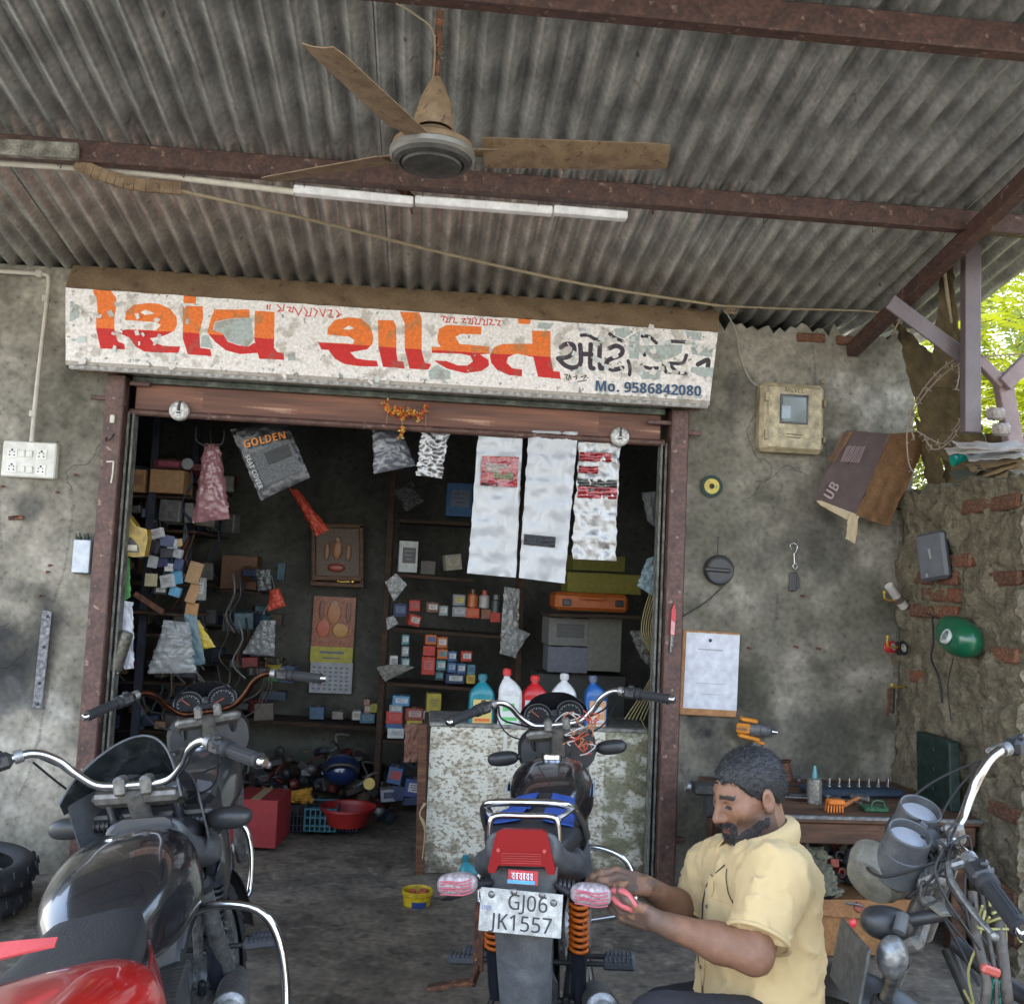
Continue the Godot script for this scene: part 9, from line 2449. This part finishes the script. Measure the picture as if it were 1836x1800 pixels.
		g = G.new(); g.lathe([Vector2(0.007, -0.005), Vector2(0.014, -0.005), Vector2(0.014, 0.005), Vector2(0.007, 0.005), Vector2(0.007, -0.005)], 12, Transform3D(Basis(), c + d * 1.1)); part("jaw", g, [chrome(), dark_steel(), steel()][k % 3], t)
		if k % 4 == 2:
			g = G.new(); g.tube([c - d * 1.1, c - d * 0.3], 0.012, 8); part("handle", g, tint("handle %d" % (k % 3), [Color(0.4, 0.03, 0.02), Color(0.02, 0.02, 0.02), Color(0.5, 0.3, 0.02)][k % 3], 0.4), t)
	t = thing("rusty_castings", "rusty upright engine castings at the back of the workbench", "casting", V(1.80, y, 0.12))
	for q in [[1.74, 0.10, 0.03], [1.80, 0.08, 0.026], [1.86, 0.09, 0.03]]:
		g = G.new(); g.lathe([Vector2(0, 0), Vector2(q[2] * 1.2, 0), Vector2(q[2], 0.02), Vector2(q[2] * 0.7, q[1]), Vector2(q[2] * 1.1, q[1] + 0.01), Vector2(q[2] * 0.5, q[1] + 0.012)], 12, Transform3D(rb(0, 0, 6), V(q[0], y, 0.12))); part("casting", g, rusty(), t)
	t = thing("dark_vice", "black steel vice at the end of the workbench by the shutter post", "vice", V(1.40, y, 0.3))
	g = G.new(); g.box(V(1.321, 0.5929, 0.5), V(0.11, 0.05, 0.09), 0.008); g.box(V(1.357, 0.5263, 0.5), V(0.06, 0.12, 0.06), 0.008); part("vice_body", g, dark_steel(), t)
	g = G.new(); g.tube([V(1.232, 0.6022, 0.52), V(1.248, 0.5976, 0.52)], 0.024, 12); g.tube([V(1.362, 0.5983, 0.52), V(1.414, 0.6072, 0.52)], 0.008, 8); part("screw", g, steel(), t)
	# below the bench: carton, rag, used parts
	t = thing("parts_carton", "stained yellowish carton of used parts under the workbench", "carton", V(1.86, 0.0, 0.75))
	g = G.new(); g.box(V(1.88, 0.105, 0.74), V(0.52, 0.21, 0.30), 0.006, rb(0, 4, 0)); part("carton", g, mt("stained carton", Color(0.85, 0.76, 0.62), 0.9, 0, "card", 2.2, "rough", 0.2), t)
	part("torn_flap", pouch_mesh([V(1.63, 0.225, 0.885), V(2.12, 0.23, 0.88), V(2.10, 0.15, 0.905), V(1.66, 0.17, 0.905)], 0.0, 98, 0.02, 15, 5, 0.003), mt("stained carton", Color.WHITE), t)
	part("rag", pouch_mesh([V(1.58, 0.42, 0.78), V(1.78, 0.40, 0.74), V(1.82, 0.24, 0.88), V(1.58, 0.23, 0.92)], 0.03, 99, 0.05, 25, 25), mt("olive rag", Color(0.19, 0.18, 0.12), 0.95, 0, "dirt", 5, "rough", 0.2), thing("rag", "crumpled olive rag stuffed under the workbench", "rag", V(1.7, 0.23, 0.8)))
	g = G.new()
	for k in 170:
		var c := V(rng.randf_range(1.5, 2.36), 0.16 + rng.randf() * 0.22, rng.randf_range(0.3, 0.90))
		var bs := rb(rng.randf() * 360, rng.randf() * 360, rng.randf() * 360)
		g.col = [Color(0.04, 0.04, 0.045), Color(0.3, 0.3, 0.29), Color(0.18, 0.13, 0.07), Color(0.08, 0.08, 0.09), Color(0.35, 0.08, 0.05)][rng.randi() % 5]
		if k % 3 == 0: g.box(c, V(0.05, 0.035, 0.03) * rng.randf_range(0.6, 1.7), 0.003, bs)
		elif k % 3 == 1: g.lathe([Vector2(0.012, 0.0), Vector2(0.022, 0.0), Vector2(0.022, 0.05), Vector2(0.016, 0.05), Vector2(0.012, 0.0)], 12, Transform3D(bs, c))
		else: g.tube(cr([c, c + bs * V(0.06, 0.03, 0), c + bs * V(0.12, -0.02, 0.04)], 3), 0.005, 6)
	single("used_parts", g, mt("used part metal", Color(1, 1, 1), 0.5, 0.4, "dirt", 6, "", 0, {"vc": true}), "loose used engine parts and wires heaped on the carton under the bench", "scrap").set_meta("kind", "stuff")
	# tall green steel drawer case against the brick wall
	t = thing("green_cabinet", "dark green steel case standing on the bench against the brick wall", "case", V(2.4, 0.5543, 0.6144))
	g = G.new()
	var q0: Vector3 = V(2.4, 0.8712, 0.4314); var q1: Vector3 = V(2.4, 0.886, 0.7306)
	g.box(V(2.395, y + 0.155, (q0.z + q1.z) * 0.5), V(0.05, 0.31, absf(q1.z - q0.z)), 0.006, rb(0, 0, 2)); part("case_lid", g, mt("dark green steel", Color(0.018, 0.045, 0.035), 0.5, 0.2, "scuff", 3), t)
	for k in 3:
		g = G.new(); g.box(V(2.365, y + 0.08 + 0.085 * k, (q0.z + q1.z) * 0.5), V(0.008, 0.02, 0.05), 0.003); part("rib", g, mt("dark green steel", Color.WHITE), t)

func corner_items() -> void:
	var o := thing("wifi_box", "dark grey flat plastic box hung tilted on the brick wall", "plastic box", V(2.4, 1.593, 0.5335))
	var g := G.new()
	var c := V(2.42, 1.708, 0.4736)
	g.box(c, V(0.045, 0.23, 0.16), 0.014, rb(-9, 24, 0)); part("shell", g, mt("slate plastic", Color(0.085, 0.09, 0.10), 0.4, 0, "dust", 5), o)
	g = G.new(); g.box(c + rb(-9, 24, 0) * V(-0.024, 0.01, 0.0), V(0.003, 0.05, 0.012), 0.001, rb(-15, 24, 0)); g.box(c + rb(-9, 24, 0) * V(-0.024, -0.09, -0.03), V(0.003, 0.02, 0.01), 0.001, rb(-9, 24, 0)); part("slot", g, tint("slot grey", Color(0.25, 0.26, 0.25)), o)
	o = thing("green_oil_can", "glossy green oil can with a white ringed cap hung on the brick wall", "oil can", V(2.38, 1.247, 0.778))
	c = V(2.4, 1.341, 0.7412)
	g = G.new(); g.ball(c, V(0.075, 0.085, 0.145), 26, rb(14, 0, 0), 0.85); part("can_body", g, mt("bottle green plastic", Color(0.005, 0.10, 0.045), 0.3, 0, "dust", 5, "", 0, {"coat": 0.4}), o)
	var cx := Transform3D(rb(0, 0, 68), c + V(-0.066, -0.005, 0.03))
	g = G.new(); g.lathe([Vector2(0.022, 0.0), Vector2(0.034, 0.004), Vector2(0.034, 0.018), Vector2(0.026, 0.02), Vector2(0.024, 0.012), Vector2(0, 0.012)], 22, cx); part("cap", g, tint("cap pale", Color(0.5, 0.53, 0.5), 0.35), o)
	g = G.new(); g.lathe([Vector2(0.0, 0.022), Vector2(0.017, 0.022), Vector2(0.018, 0.012)], 6, cx); part("cap_core", g, tint("cap grey", Color(0.22, 0.25, 0.24), 0.4), o)
	g = G.new()
	g.tube(cr([V(2.43, 1.421, 0.4511), V(2.42, 1.303, 0.4825), V(2.42, 1.222, 0.4637), V(2.41, 1.139, 0.5548), V(2.42, 1.026, 0.5686)], 5), 0.005, 6); g.tube(cr([V(2.43, 1.432, 0.409), V(2.42, 1.406, 0.5609)], 2), 0.004, 6); g.tube(cr([V(2.42, 1.239, 0.6609), V(2.42, 1.108, 0.6156), V(2.42, 0.9605, 0.647)], 5), 0.003, 6)
	single("hanging_cable", g, rubber(), "dark cable hanging from a nail beside the green oil can", "cable")
	# yellow hooks in the corner with rolls of tape and chisels
	var yel := tint("hook yellow", Color(0.5, 0.30, 0.02), 0.4)
	for q in [[V(2.302, 1.526, 0.22), V(2.33, 1.487, 0.2), V(2.564, 1.499, 0.02), "yellow wall hook holding a white roll"], [V(2.323, 1.304, 0.22), V(2.345, 1.253, 0.2), V(2.579, 1.261, 0.02), "yellow wall hook holding red and black tape"], [V(2.35, 1.067, 0.22), V(2.371, 1.055, 0.2), V(2.576, 1.048, 0.02), "yellow wall hook carrying long chisels"]]:
		g = G.new(); g.tube(cr([q[0], q[1], q[2]], 4), 0.005, 6); g.ball(q[0], V(0.009, 0.009, 0.009), 8)
		single("wall_hook", g, yel, "%s in the wall corner" % q[3], "hook")
	o = thing("tape_roll", "white paper roll slung on the top yellow hook", "roll", V(2.413, 1.478, 0.14))
	g = G.new(); g.tube([V(2.349, 1.561, 0.17), V(2.412, 1.501, 0.14)], 0.022, 16); part("core", g, tint("roll white", Color(0.55, 0.52, 0.48)), o)
	g = G.new(); g.tube([V(2.405, 1.509, 0.142), V(2.429, 1.487, 0.13)], 0.027, 16); part("band", g, mt("dull band", Color(0.12, 0.09, 0.07)), o)
	g = G.new(); g.tube([V(2.425, 1.49, 0.132), V(2.458, 1.457, 0.12)], 0.024, 16); part("end", g, tint("roll white", Color.WHITE), o)
	for q in [["red", V(2.368, 1.251, 0.16), Color(0.45, 0.02, 0.02), 0.03], ["black", V(2.439, 1.246, 0.13), Color(0.03, 0.03, 0.035), 0.036]]:
		o = thing("tape_roll", "%s tape roll hanging on the middle yellow hook" % q[0], "roll", q[1] - V(0, q[3], 0))
		g = G.new(); g.lathe([Vector2(q[3] * 0.6, -0.016), Vector2(q[3], -0.016), Vector2(q[3], 0.016), Vector2(q[3] * 0.6, 0.016), Vector2(q[3] * 0.6, -0.016)], 22, Transform3D(rb(80, 30, 0), q[1])); part("tape", g, tint("tape %s" % q[0], q[2], 0.35), o)
		g = G.new(); g.lathe([Vector2(q[3] * 0.5, -0.017), Vector2(q[3] * 0.6, -0.017), Vector2(q[3] * 0.6, 0.017), Vector2(q[3] * 0.5, 0.017), Vector2(q[3] * 0.5, -0.017)], 22, Transform3D(rb(80, 30, 0), q[1])); part("core", g, tint("roll white", Color.WHITE), o)
	for k in 5:
		o = thing("chisel", "%s chisel hanging on the lowest yellow hook" % ["rusty", "brown handled", "pale steel", "wooden", "black"][k], "chisel", V(2.357, 0.9079, 0.18), "chisels on the lowest hook")
		g = G.new(); g.bar(V(2.347, 1.047, 0.19) + V(0.022 * k, 0, -0.03 * k), V(2.344, 0.9088, 0.19) + V(0.022 * k, 0.01 * (k % 2), -0.03 * k), 0.014, 0.008, 0.002, Vector3.BACK); part("blade", g, [rusty(), mt("worn wood", Color.WHITE), steel(), mt("worn wood", Color.WHITE), dark_steel()][k], o)
	g = G.new(); g.tube(cr([V(2.482, 1.916, 0.05), V(2.49, 1.595, 0.03), V(2.481, 1.391, 0.03), V(2.477, 0.8452, 0.03), V(2.464, 0.505, 0.03)], 5), 0.003, 5); single("thin_cable", g, dark_steel(), "thin dark cable running down the wall corner", "cable")
	g = G.new(); g.box(V(2.45, 1.967, 0.05), V(0.18, 0.012, 0.03), 0.002, rb(0, 20, 4)); g.box(V(2.541, 1.992, 0.05), V(0.12, 0.012, 0.03), 0.002, rb(0, 35, -8)); single("stick_bundle", g, mt("dry sticks", Color(0.22, 0.18, 0.12), 0.9, 0, "wood", 4), "dry sticks wedged in the wall corner above the grey box", "sticks")
	# sacking that closes the gap beside the wall, tied up to the rafter
	o = thing("sack_cloth", "brown sacking tied to the rafter and sagging into the gap beside the wall", "cloth", V(2.614, 2.104, 0.3))
	var sk := mt("brown sacking", Color(0.17, 0.125, 0.06), 0.95, 0, "dirt", 3, "weave", 0.05, {"backlight": Color(0.12, 0.08, 0.03)})
	part("upper_fold", pouch_mesh(p3([2.303, 3.052, 0.75, 2.318, 3.042, 0.8, 2.548, 2.506, 0.55, 2.406, 2.544, 0.45]), 0.0, 101, 0.02, 13, 25, 0.005), sk, o)
	part("lower_fold", pouch_mesh(p3([2.398, 2.965, 0.1, 2.547, 2.533, 0.55, 2.727, 2.091, 0.5, 2.533, 2.245, 0.22]), 0.0, 102, 0.03, 21, 21, 0.005), sk, o)
	part("wall_fold", pouch_mesh(p3([2.483, 2.476, 0.15, 2.566, 2.183, 0.28, 2.642, 2.001, 0.2, 2.607, 2.129, 0.05]), 0.0, 103, 0.02, 11, 11, 0.005), sk, o)
	part("corner_fold", pouch_mesh(p3([2.581, 2.279, 0.25, 2.723, 2.328, 0.55, 2.789, 2.121, 0.5, 2.642, 1.987, 0.2]), 0.0, 104, 0.02, 15, 11, 0.005), sk, o)
	g = G.new(); g.tube(cr(p3([2.297, 3.056, 0.8, 2.293, 2.989, 0.78, 2.433, 2.753, 0.62, 2.519, 2.599, 0.55]), 5), 0.008, 6); g.tube(cr(p3([2.243, 3.071, 0.85, 2.297, 3.035, 0.8, 2.295, 3.065, 0.85]), 4), 0.005, 6); part("hem_rope", g, mt("jute rope", Color.WHITE), o)
	# barbed wire
	o = thing("barbed_wire", "loop of rusty barbed wire strung between the post and the wall top", "barbed wire", V(2.416, 2.056, 0.4))
	var bw := mt("rusty wire", Color(0.28, 0.22, 0.17), 0.7, 0.3)
	var lines := [p3([2.598, 2.608, 0.9, 2.431, 2.593, 0.85, 2.39, 2.612, 0.7, 2.331, 2.536, 0.6, 2.302, 2.432, 0.5, 2.293, 2.317, 0.45, 2.304, 2.154, 0.45, 2.347, 2.088, 0.45]), p3([2.391, 2.591, 0.85, 2.385, 2.569, 0.65, 2.331, 2.479, 0.55, 2.312, 2.373, 0.45, 2.33, 2.265, 0.45]), p3([2.329, 2.319, 0.45, 2.444, 2.251, 0.5, 2.457, 2.318, 0.6, 2.43, 2.353, 0.7]), p3([2.344, 2.599, 0.8, 2.384, 2.535, 0.75, 2.371, 2.457, 0.75]), p3([2.372, 2.3, 0.45, 2.402, 2.219, 0.5, 2.458, 2.258, 0.55, 2.435, 2.335, 0.7])]
	for q in lines:
		var p := cr(q, 6)
		g = G.new(); g.tube(p, 0.0035, 5)
		for k in range(2, p.size() - 1, 3):
			for e in 2: g.tube([p[k] + rb(40 * k, 70 * e + 20 * k, 0) * V(0, 0.016, 0.008), p[k], p[k] - rb(40 * k, 70 * e + 20 * k, 0) * V(0, 0.016, -0.008)], 0.0022, 4)
		part("strand", g, bw, o)
	# flattened cartons, papers and a teal bottle on the wall top
	for k in 7:
		var q: Array = [[Color(0.5, 0.46, 0.42), "white folded sheet"], [Color(0.42, 0.36, 0.30), "cream folded sheet"], [Color(0.48, 0.46, 0.44), "grey white folded sheet"], [Color(0.24, 0.16, 0.08), "brown carton sheet"], [Color(0.07, 0.075, 0.06), "dark plastic sheet"], [Color(0.36, 0.25, 0.13), "tan rolled carton"], [Color(0.30, 0.22, 0.13), "folded brown paper"]][k]
		var a = paper_spot[k * 2]; var b: Vector3 = paper_spot[k * 2 + 1]
		o = thing("folded_sheet", "%s in the pile on top of the brick side wall" % q[1], "sheet", a)
		var up := V(0.03, 0.035, -0.09)
		part("sheet", pouch_mesh([a + up, b + up, b - up * 0.6, a - up * 0.6], 0.0, 110 + k, 0.014, 11, 7, 0.004), mt("sheet %d" % k, q[0], 0.85, 0, "dust", 4, "rough", 0.1), o)
	o = thing("teal_bottle", "teal plastic bottle neck lying on the brick side wall", "bottle", V(2.506, 2.175, 0.55))
	g = G.new(); g.tube([V(2.467, 2.162, 0.55), V(2.481, 2.166, 0.55), V(2.484, 2.166, 0.55), V(2.528, 2.195, 0.55), V(2.57, 2.216, 0.55)], [0.026, 0.028, 0.022, 0.03, 0.034], 16); part("neck", g, mt("teal plastic", Color(0.0, 0.24, 0.18), 0.25), o)
	# bricks and rubble on the wall end
	for q in [[V(2.47, 2.329, 0.9), "upper"], [V(2.466, 2.252, 0.95), "lower"]]:
		g = G.new(); g.box(q[0], V(0.07, 0.055, 0.06), 0.012, rb(10, 20, 8)); single("loose_stone", g, mt("pale stone", Color(0.42, 0.36, 0.32), 0.9, 0, "dirt", 6, "rough", 0.5), "%s pale broken stone lying on the side wall behind the post" % q[1], "stone", "loose stones on the side wall")

var paper_spot := p3([2.417, 2.191, 0.6, 2.568, 2.184, 0.95, 2.447, 2.221, 0.62, 2.568, 2.165, 0.95, 2.502, 2.167, 0.62, 2.568, 2.15, 0.95, 2.516, 2.115, 0.62, 2.585, 2.143, 0.9, 2.451, 2.071, 0.6, 2.574, 2.135, 0.75, 2.54, 2.087, 0.65, 2.6, 2.128, 0.9, 2.566, 2.055, 0.72, 2.568, 2.101, 0.95])

func tyres() -> void:
	# two worn tyres lying by the cement wall
	for k in 2:
		var c := V(-1.766, 0.1449, 0.55); c.y = 0.06 + 0.115 * k; c.x += 0.02 * k - 0.13
		var o := thing("old_tyre", ["lower worn black tyre lying by the cement wall", "upper worn black tyre stacked by the cement wall"][k], "tyre", c - V(0, 0.055, 0))
		var g := G.new()
		var pr := []
		for e in 15: pr.append(Vector2(0.235 + 0.055 * cos(-2.6 + 5.2 * e / 14.0), 0.055 * sin(-2.6 + 5.2 * e / 14.0)))
		g.lathe(pr, 44, Transform3D(rb(2 * k, 0, -3 * k), c), false)
		for e in 44: g.box(c + V(cos(TAU * e / 44) * 0.287, 0.02 * (1 if e % 2 else -1), sin(TAU * e / 44) * 0.287), V(0.008, 0.03, 0.022), 0.002, rb(0, -rad_to_deg(TAU * e / 44), 15))
		part("casing", g, rubber(), o)

# ---- trees and the lane outside
func leaf_mesh(seed: int, n: int, spread: Vector3, size: float) -> G:
	# sprays of narrow leaflets along thin arching stems
	var g := G.new()
	var rng := RandomNumberGenerator.new()
	rng.seed = seed
	for k in n:
		var d := Vector3(rng.randfn(), rng.randfn() * 0.8, rng.randfn()).normalized()
		var p := Vector3(d.x * spread.x, d.y * spread.y, d.z * spread.z) * pow(rng.randf(), 0.45)
		var dir := (d + V(rng.randf_range(-0.6, 0.6), rng.randf_range(-0.5, 0.1), rng.randf_range(-0.6, 0.6))).normalized()
		var s := Vector3.UP.cross(dir).normalized()
		var tone := rng.randf_range(0.7, 1.25)
		g.col = Color(tone, tone, tone * 0.9)
		for e in 9:
			var t := e / 9.0
			var q := p + dir * t * size * 4.0 - V(0, t * t * size * 1.6, 0)
			for sd in [-1, 1]:
				var tip: Vector3 = q + s * sd * size * (1.0 - 0.5 * t) + dir * size * 0.35 - V(0, size * 0.25, 0)
				g.tri(q, q + dir * size * 0.28 + s * sd * size * 0.25, tip)
	return g

func outdoors() -> void:
	var leafm := mt("neem leaves", Color(0.21, 0.24, 0.035), 0.55, 0, "", 1, "", 0, {"vc": true, "backlight": Color(0.9, 0.9, 0.35)})
	var bark := mt("grey bark", Color(0.16, 0.13, 0.10), 0.95, 0, "mortar", 2, "rough", 1.5)
	var spots := [[V(4.0, 0, -1.0), 3.5, "yellow green leafy tree just outside the gap by the side wall", 1.25, 1], [V(8.5, 0, -5.0), 5.5, "tall green tree standing behind the yellow green one", 2.2, 2], [V(4.6, 0, -5.5), 5.0, "green tree rising behind the shop", 2.0, 3], [V(7.2, 0, 1.6), 4.4, "bushy tree beside the lane past the white wall", 1.6, 4]]
	for q in spots:
		var at: Vector3 = q[0]
		var o := thing("tree", q[2], "tree", at, "trees around the shop")
		var g := G.new()
		var h: float = q[1]
		g.tube(cr([at, at + V(0.05, h * 0.3, 0.04), at + V(-0.05, h * 0.6, 0), at + V(0.02, h * 0.85, 0)], 5), [0.14, 0.13, 0.12, 0.12, 0.11, 0.1, 0.1, 0.09, 0.08, 0.07, 0.06, 0.05, 0.05, 0.04, 0.04, 0.03], 10)
		for k in 6:
			var a = TAU * k / 6.0 + q[4]
			g.tube(cr([at + V(0, h * (0.4 + 0.05 * k), 0), at + V(cos(a) * q[3] * 0.4, h * (0.55 + 0.05 * k), sin(a) * q[3] * 0.4), at + V(cos(a) * q[3] * 0.8, h * (0.6 + 0.05 * k), sin(a) * q[3] * 0.8)], 4), [0.05, 0.04, 0.03, 0.025, 0.02, 0.015, 0.01, 0.008, 0.006], 7)
		part("trunk", g, bark, o)
		g = leaf_mesh(int(q[4]) * 7 + 3, 1500, V(q[3], q[3] * 0.85, q[3]), 0.10)
		for i in g.v.size(): g.v[i] += at + V(0, h * 0.72, 0)
		part("crown", g, leafm, o)
	# low shrubs seen through the gap at the wall top
	for q in [[V(3.3, 0, -0.6), 1.6, "pale green shrub behind the wall corner below the sacking", 21], [V(3.9, 0, 0.5), 1.2, "leafy shrub outside the brick side wall", 22]]:
		var o := thing("shrub", q[2], "shrub", q[0])
		var g := leaf_mesh(q[3], 600, V(0.6, 0.9, 0.6), 0.07)
		for i in g.v.size(): g.v[i] += q[0] + V(0, q[1], 0)
		part("foliage", g, leafm, o)
		g = G.new(); g.tube([q[0], q[0] + V(0.03, q[1], 0)], [0.04, 0.02], 8); part("stem", g, bark, o)
	# feathery branch hanging into view
	var o := thing("fern_branch", "bright feathery branch hanging beside the vertical brown post", "branch", V(3.432, 2.678, -0.4))
	var g := G.new()
	var rng := RandomNumberGenerator.new()
	rng.seed = 5
	var stems := G.new()
	for k in 16:
		var a: Vector3 = [V(3.583, 3.492, -0.3), V(3.755, 3.398, -0.5), V(3.515, 3.097, -0.2), V(3.806, 3.013, -0.6)][k % 4] + V(rng.randf_range(-0.05, 0.15), rng.randf_range(-0.10, 0.10), rng.randf_range(-0.3, 0.3))
		var b := a + V(-rng.randf_range(0.22, 0.42), -rng.randf_range(-0.02, 0.16), rng.randf_range(-0.1, 0.1))
		var line := cr([a, a.lerp(b, 0.5) + V(0, 0.04, 0), b], 12)
		stems.tube(line, 0.0025, 4)
		for i in line.size():
			var u := float(i) / line.size()
			var len := 0.075 * sin(PI * clampf(u * 0.9 + 0.1, 0, 1)) + 0.015
			for sd in [-1.0, 1.0]:
				var dirv: Vector3 = ((line[mini(i + 1, line.size() - 1)] - line[maxi(i - 1, 0)]).normalized() * 0.5 + V(0, sd, rng.randf_range(-0.3, 0.3))).normalized()
				var w: Vector3 = dirv.cross(Vector3.BACK).normalized() * 0.007
				var tone := rng.randf_range(0.8, 1.3)
				g.col = Color(tone, tone, tone * 0.8)
				g.quad(line[i] - w * 0.4, line[i] + dirv * len * 0.5 - w, line[i] + dirv * len, line[i] + dirv * len * 0.5 + w)
	part("leaves", g, leafm, o)
	part("twig", stems, bark, o)
	# rusty forked post outside and the pale wall along the lane
	o = thing("forked_post", "purple brown forked iron post outside the brick side wall", "post", V(2.636, 1.454, 0.75))
	var pm := mt("purple oxide", Color(0.24, 0.17, 0.16), 0.6, 0, "dust", 3)
	g = G.new(); g.bar(V(2.587, 2.554, 0.75), V(2.659, 2.16, 0.75), 0.075, 0.05, 0.004, Vector3.BACK); part("stem", g, pm, o)
	g = G.new(); g.bar(V(2.58, 2.492, 0.77), V(2.457, 2.608, 0.77), 0.05, 0.04, 0.004, Vector3.BACK); part("fork", g, pm, o)
	g = G.new(); g.bar(V(2.573, 2.488, 0.79), V(2.706, 2.625, 0.79), 0.07, 0.04, 0.004, Vector3.BACK); part("fork", g, pm, o)
	o = thing("lane_wall", "pale whitewashed wall along the lane beyond the brick side wall", "wall", V(4.6, 0, 0.6))
	g = G.new(); g.box(V(4.6, 1.05, 0.5), V(0.2, 2.15, 5.0), 0.01); part("masonry", g, mt("whitewash", Color(0.60, 0.62, 0.66), 0.9, 0, "scuff", 0.9, "rough", 0.5), o)
	g = G.new(); g.box(V(4.6, 2.15, 0.5), V(0.28, 0.06, 5.05), 0.01); part("coping", g, mt("whitewash", Color.WHITE), o)
	# across the road: trees and a low house that close the view and mirror in the paint
	for q in [[V(-6.5, 0, 17.5), 6.0, "broad green tree across the road", 3.0, 6], [V(0.5, 0, 19.0), 6.5, "tall green tree across the road", 3.2, 7], [V(7.0, 0, 17.0), 5.5, "small green tree across the road", 2.6, 8]]:
		var at: Vector3 = q[0]
		o = thing("tree", q[2], "tree", at, "trees across the road")
		g = G.new(); g.tube(cr([at, at + V(0.1, 2.0, 0), at + V(0, q[1] * 0.7, 0.1)], 4), 0.16, 8); part("trunk", g, bark, o)
		g = leaf_mesh(int(q[4]) * 7 + 3, 700, V(q[3], q[3] * 0.8, q[3]), 0.20)
		for i in g.v.size(): g.v[i] += at + V(0, q[1] * 0.72, 0)
		part("crown", g, leafm, o)

func _ready() -> void:
	lights()
	textures()
	ground()
	shop()
	canopy()
	sign_board()
	door_frame()
	roof_items()
	wall_items()
	garland()
	bikes()
	person()
	interior()
	workbench()
	tyres()
	outdoors()
	corner_items()
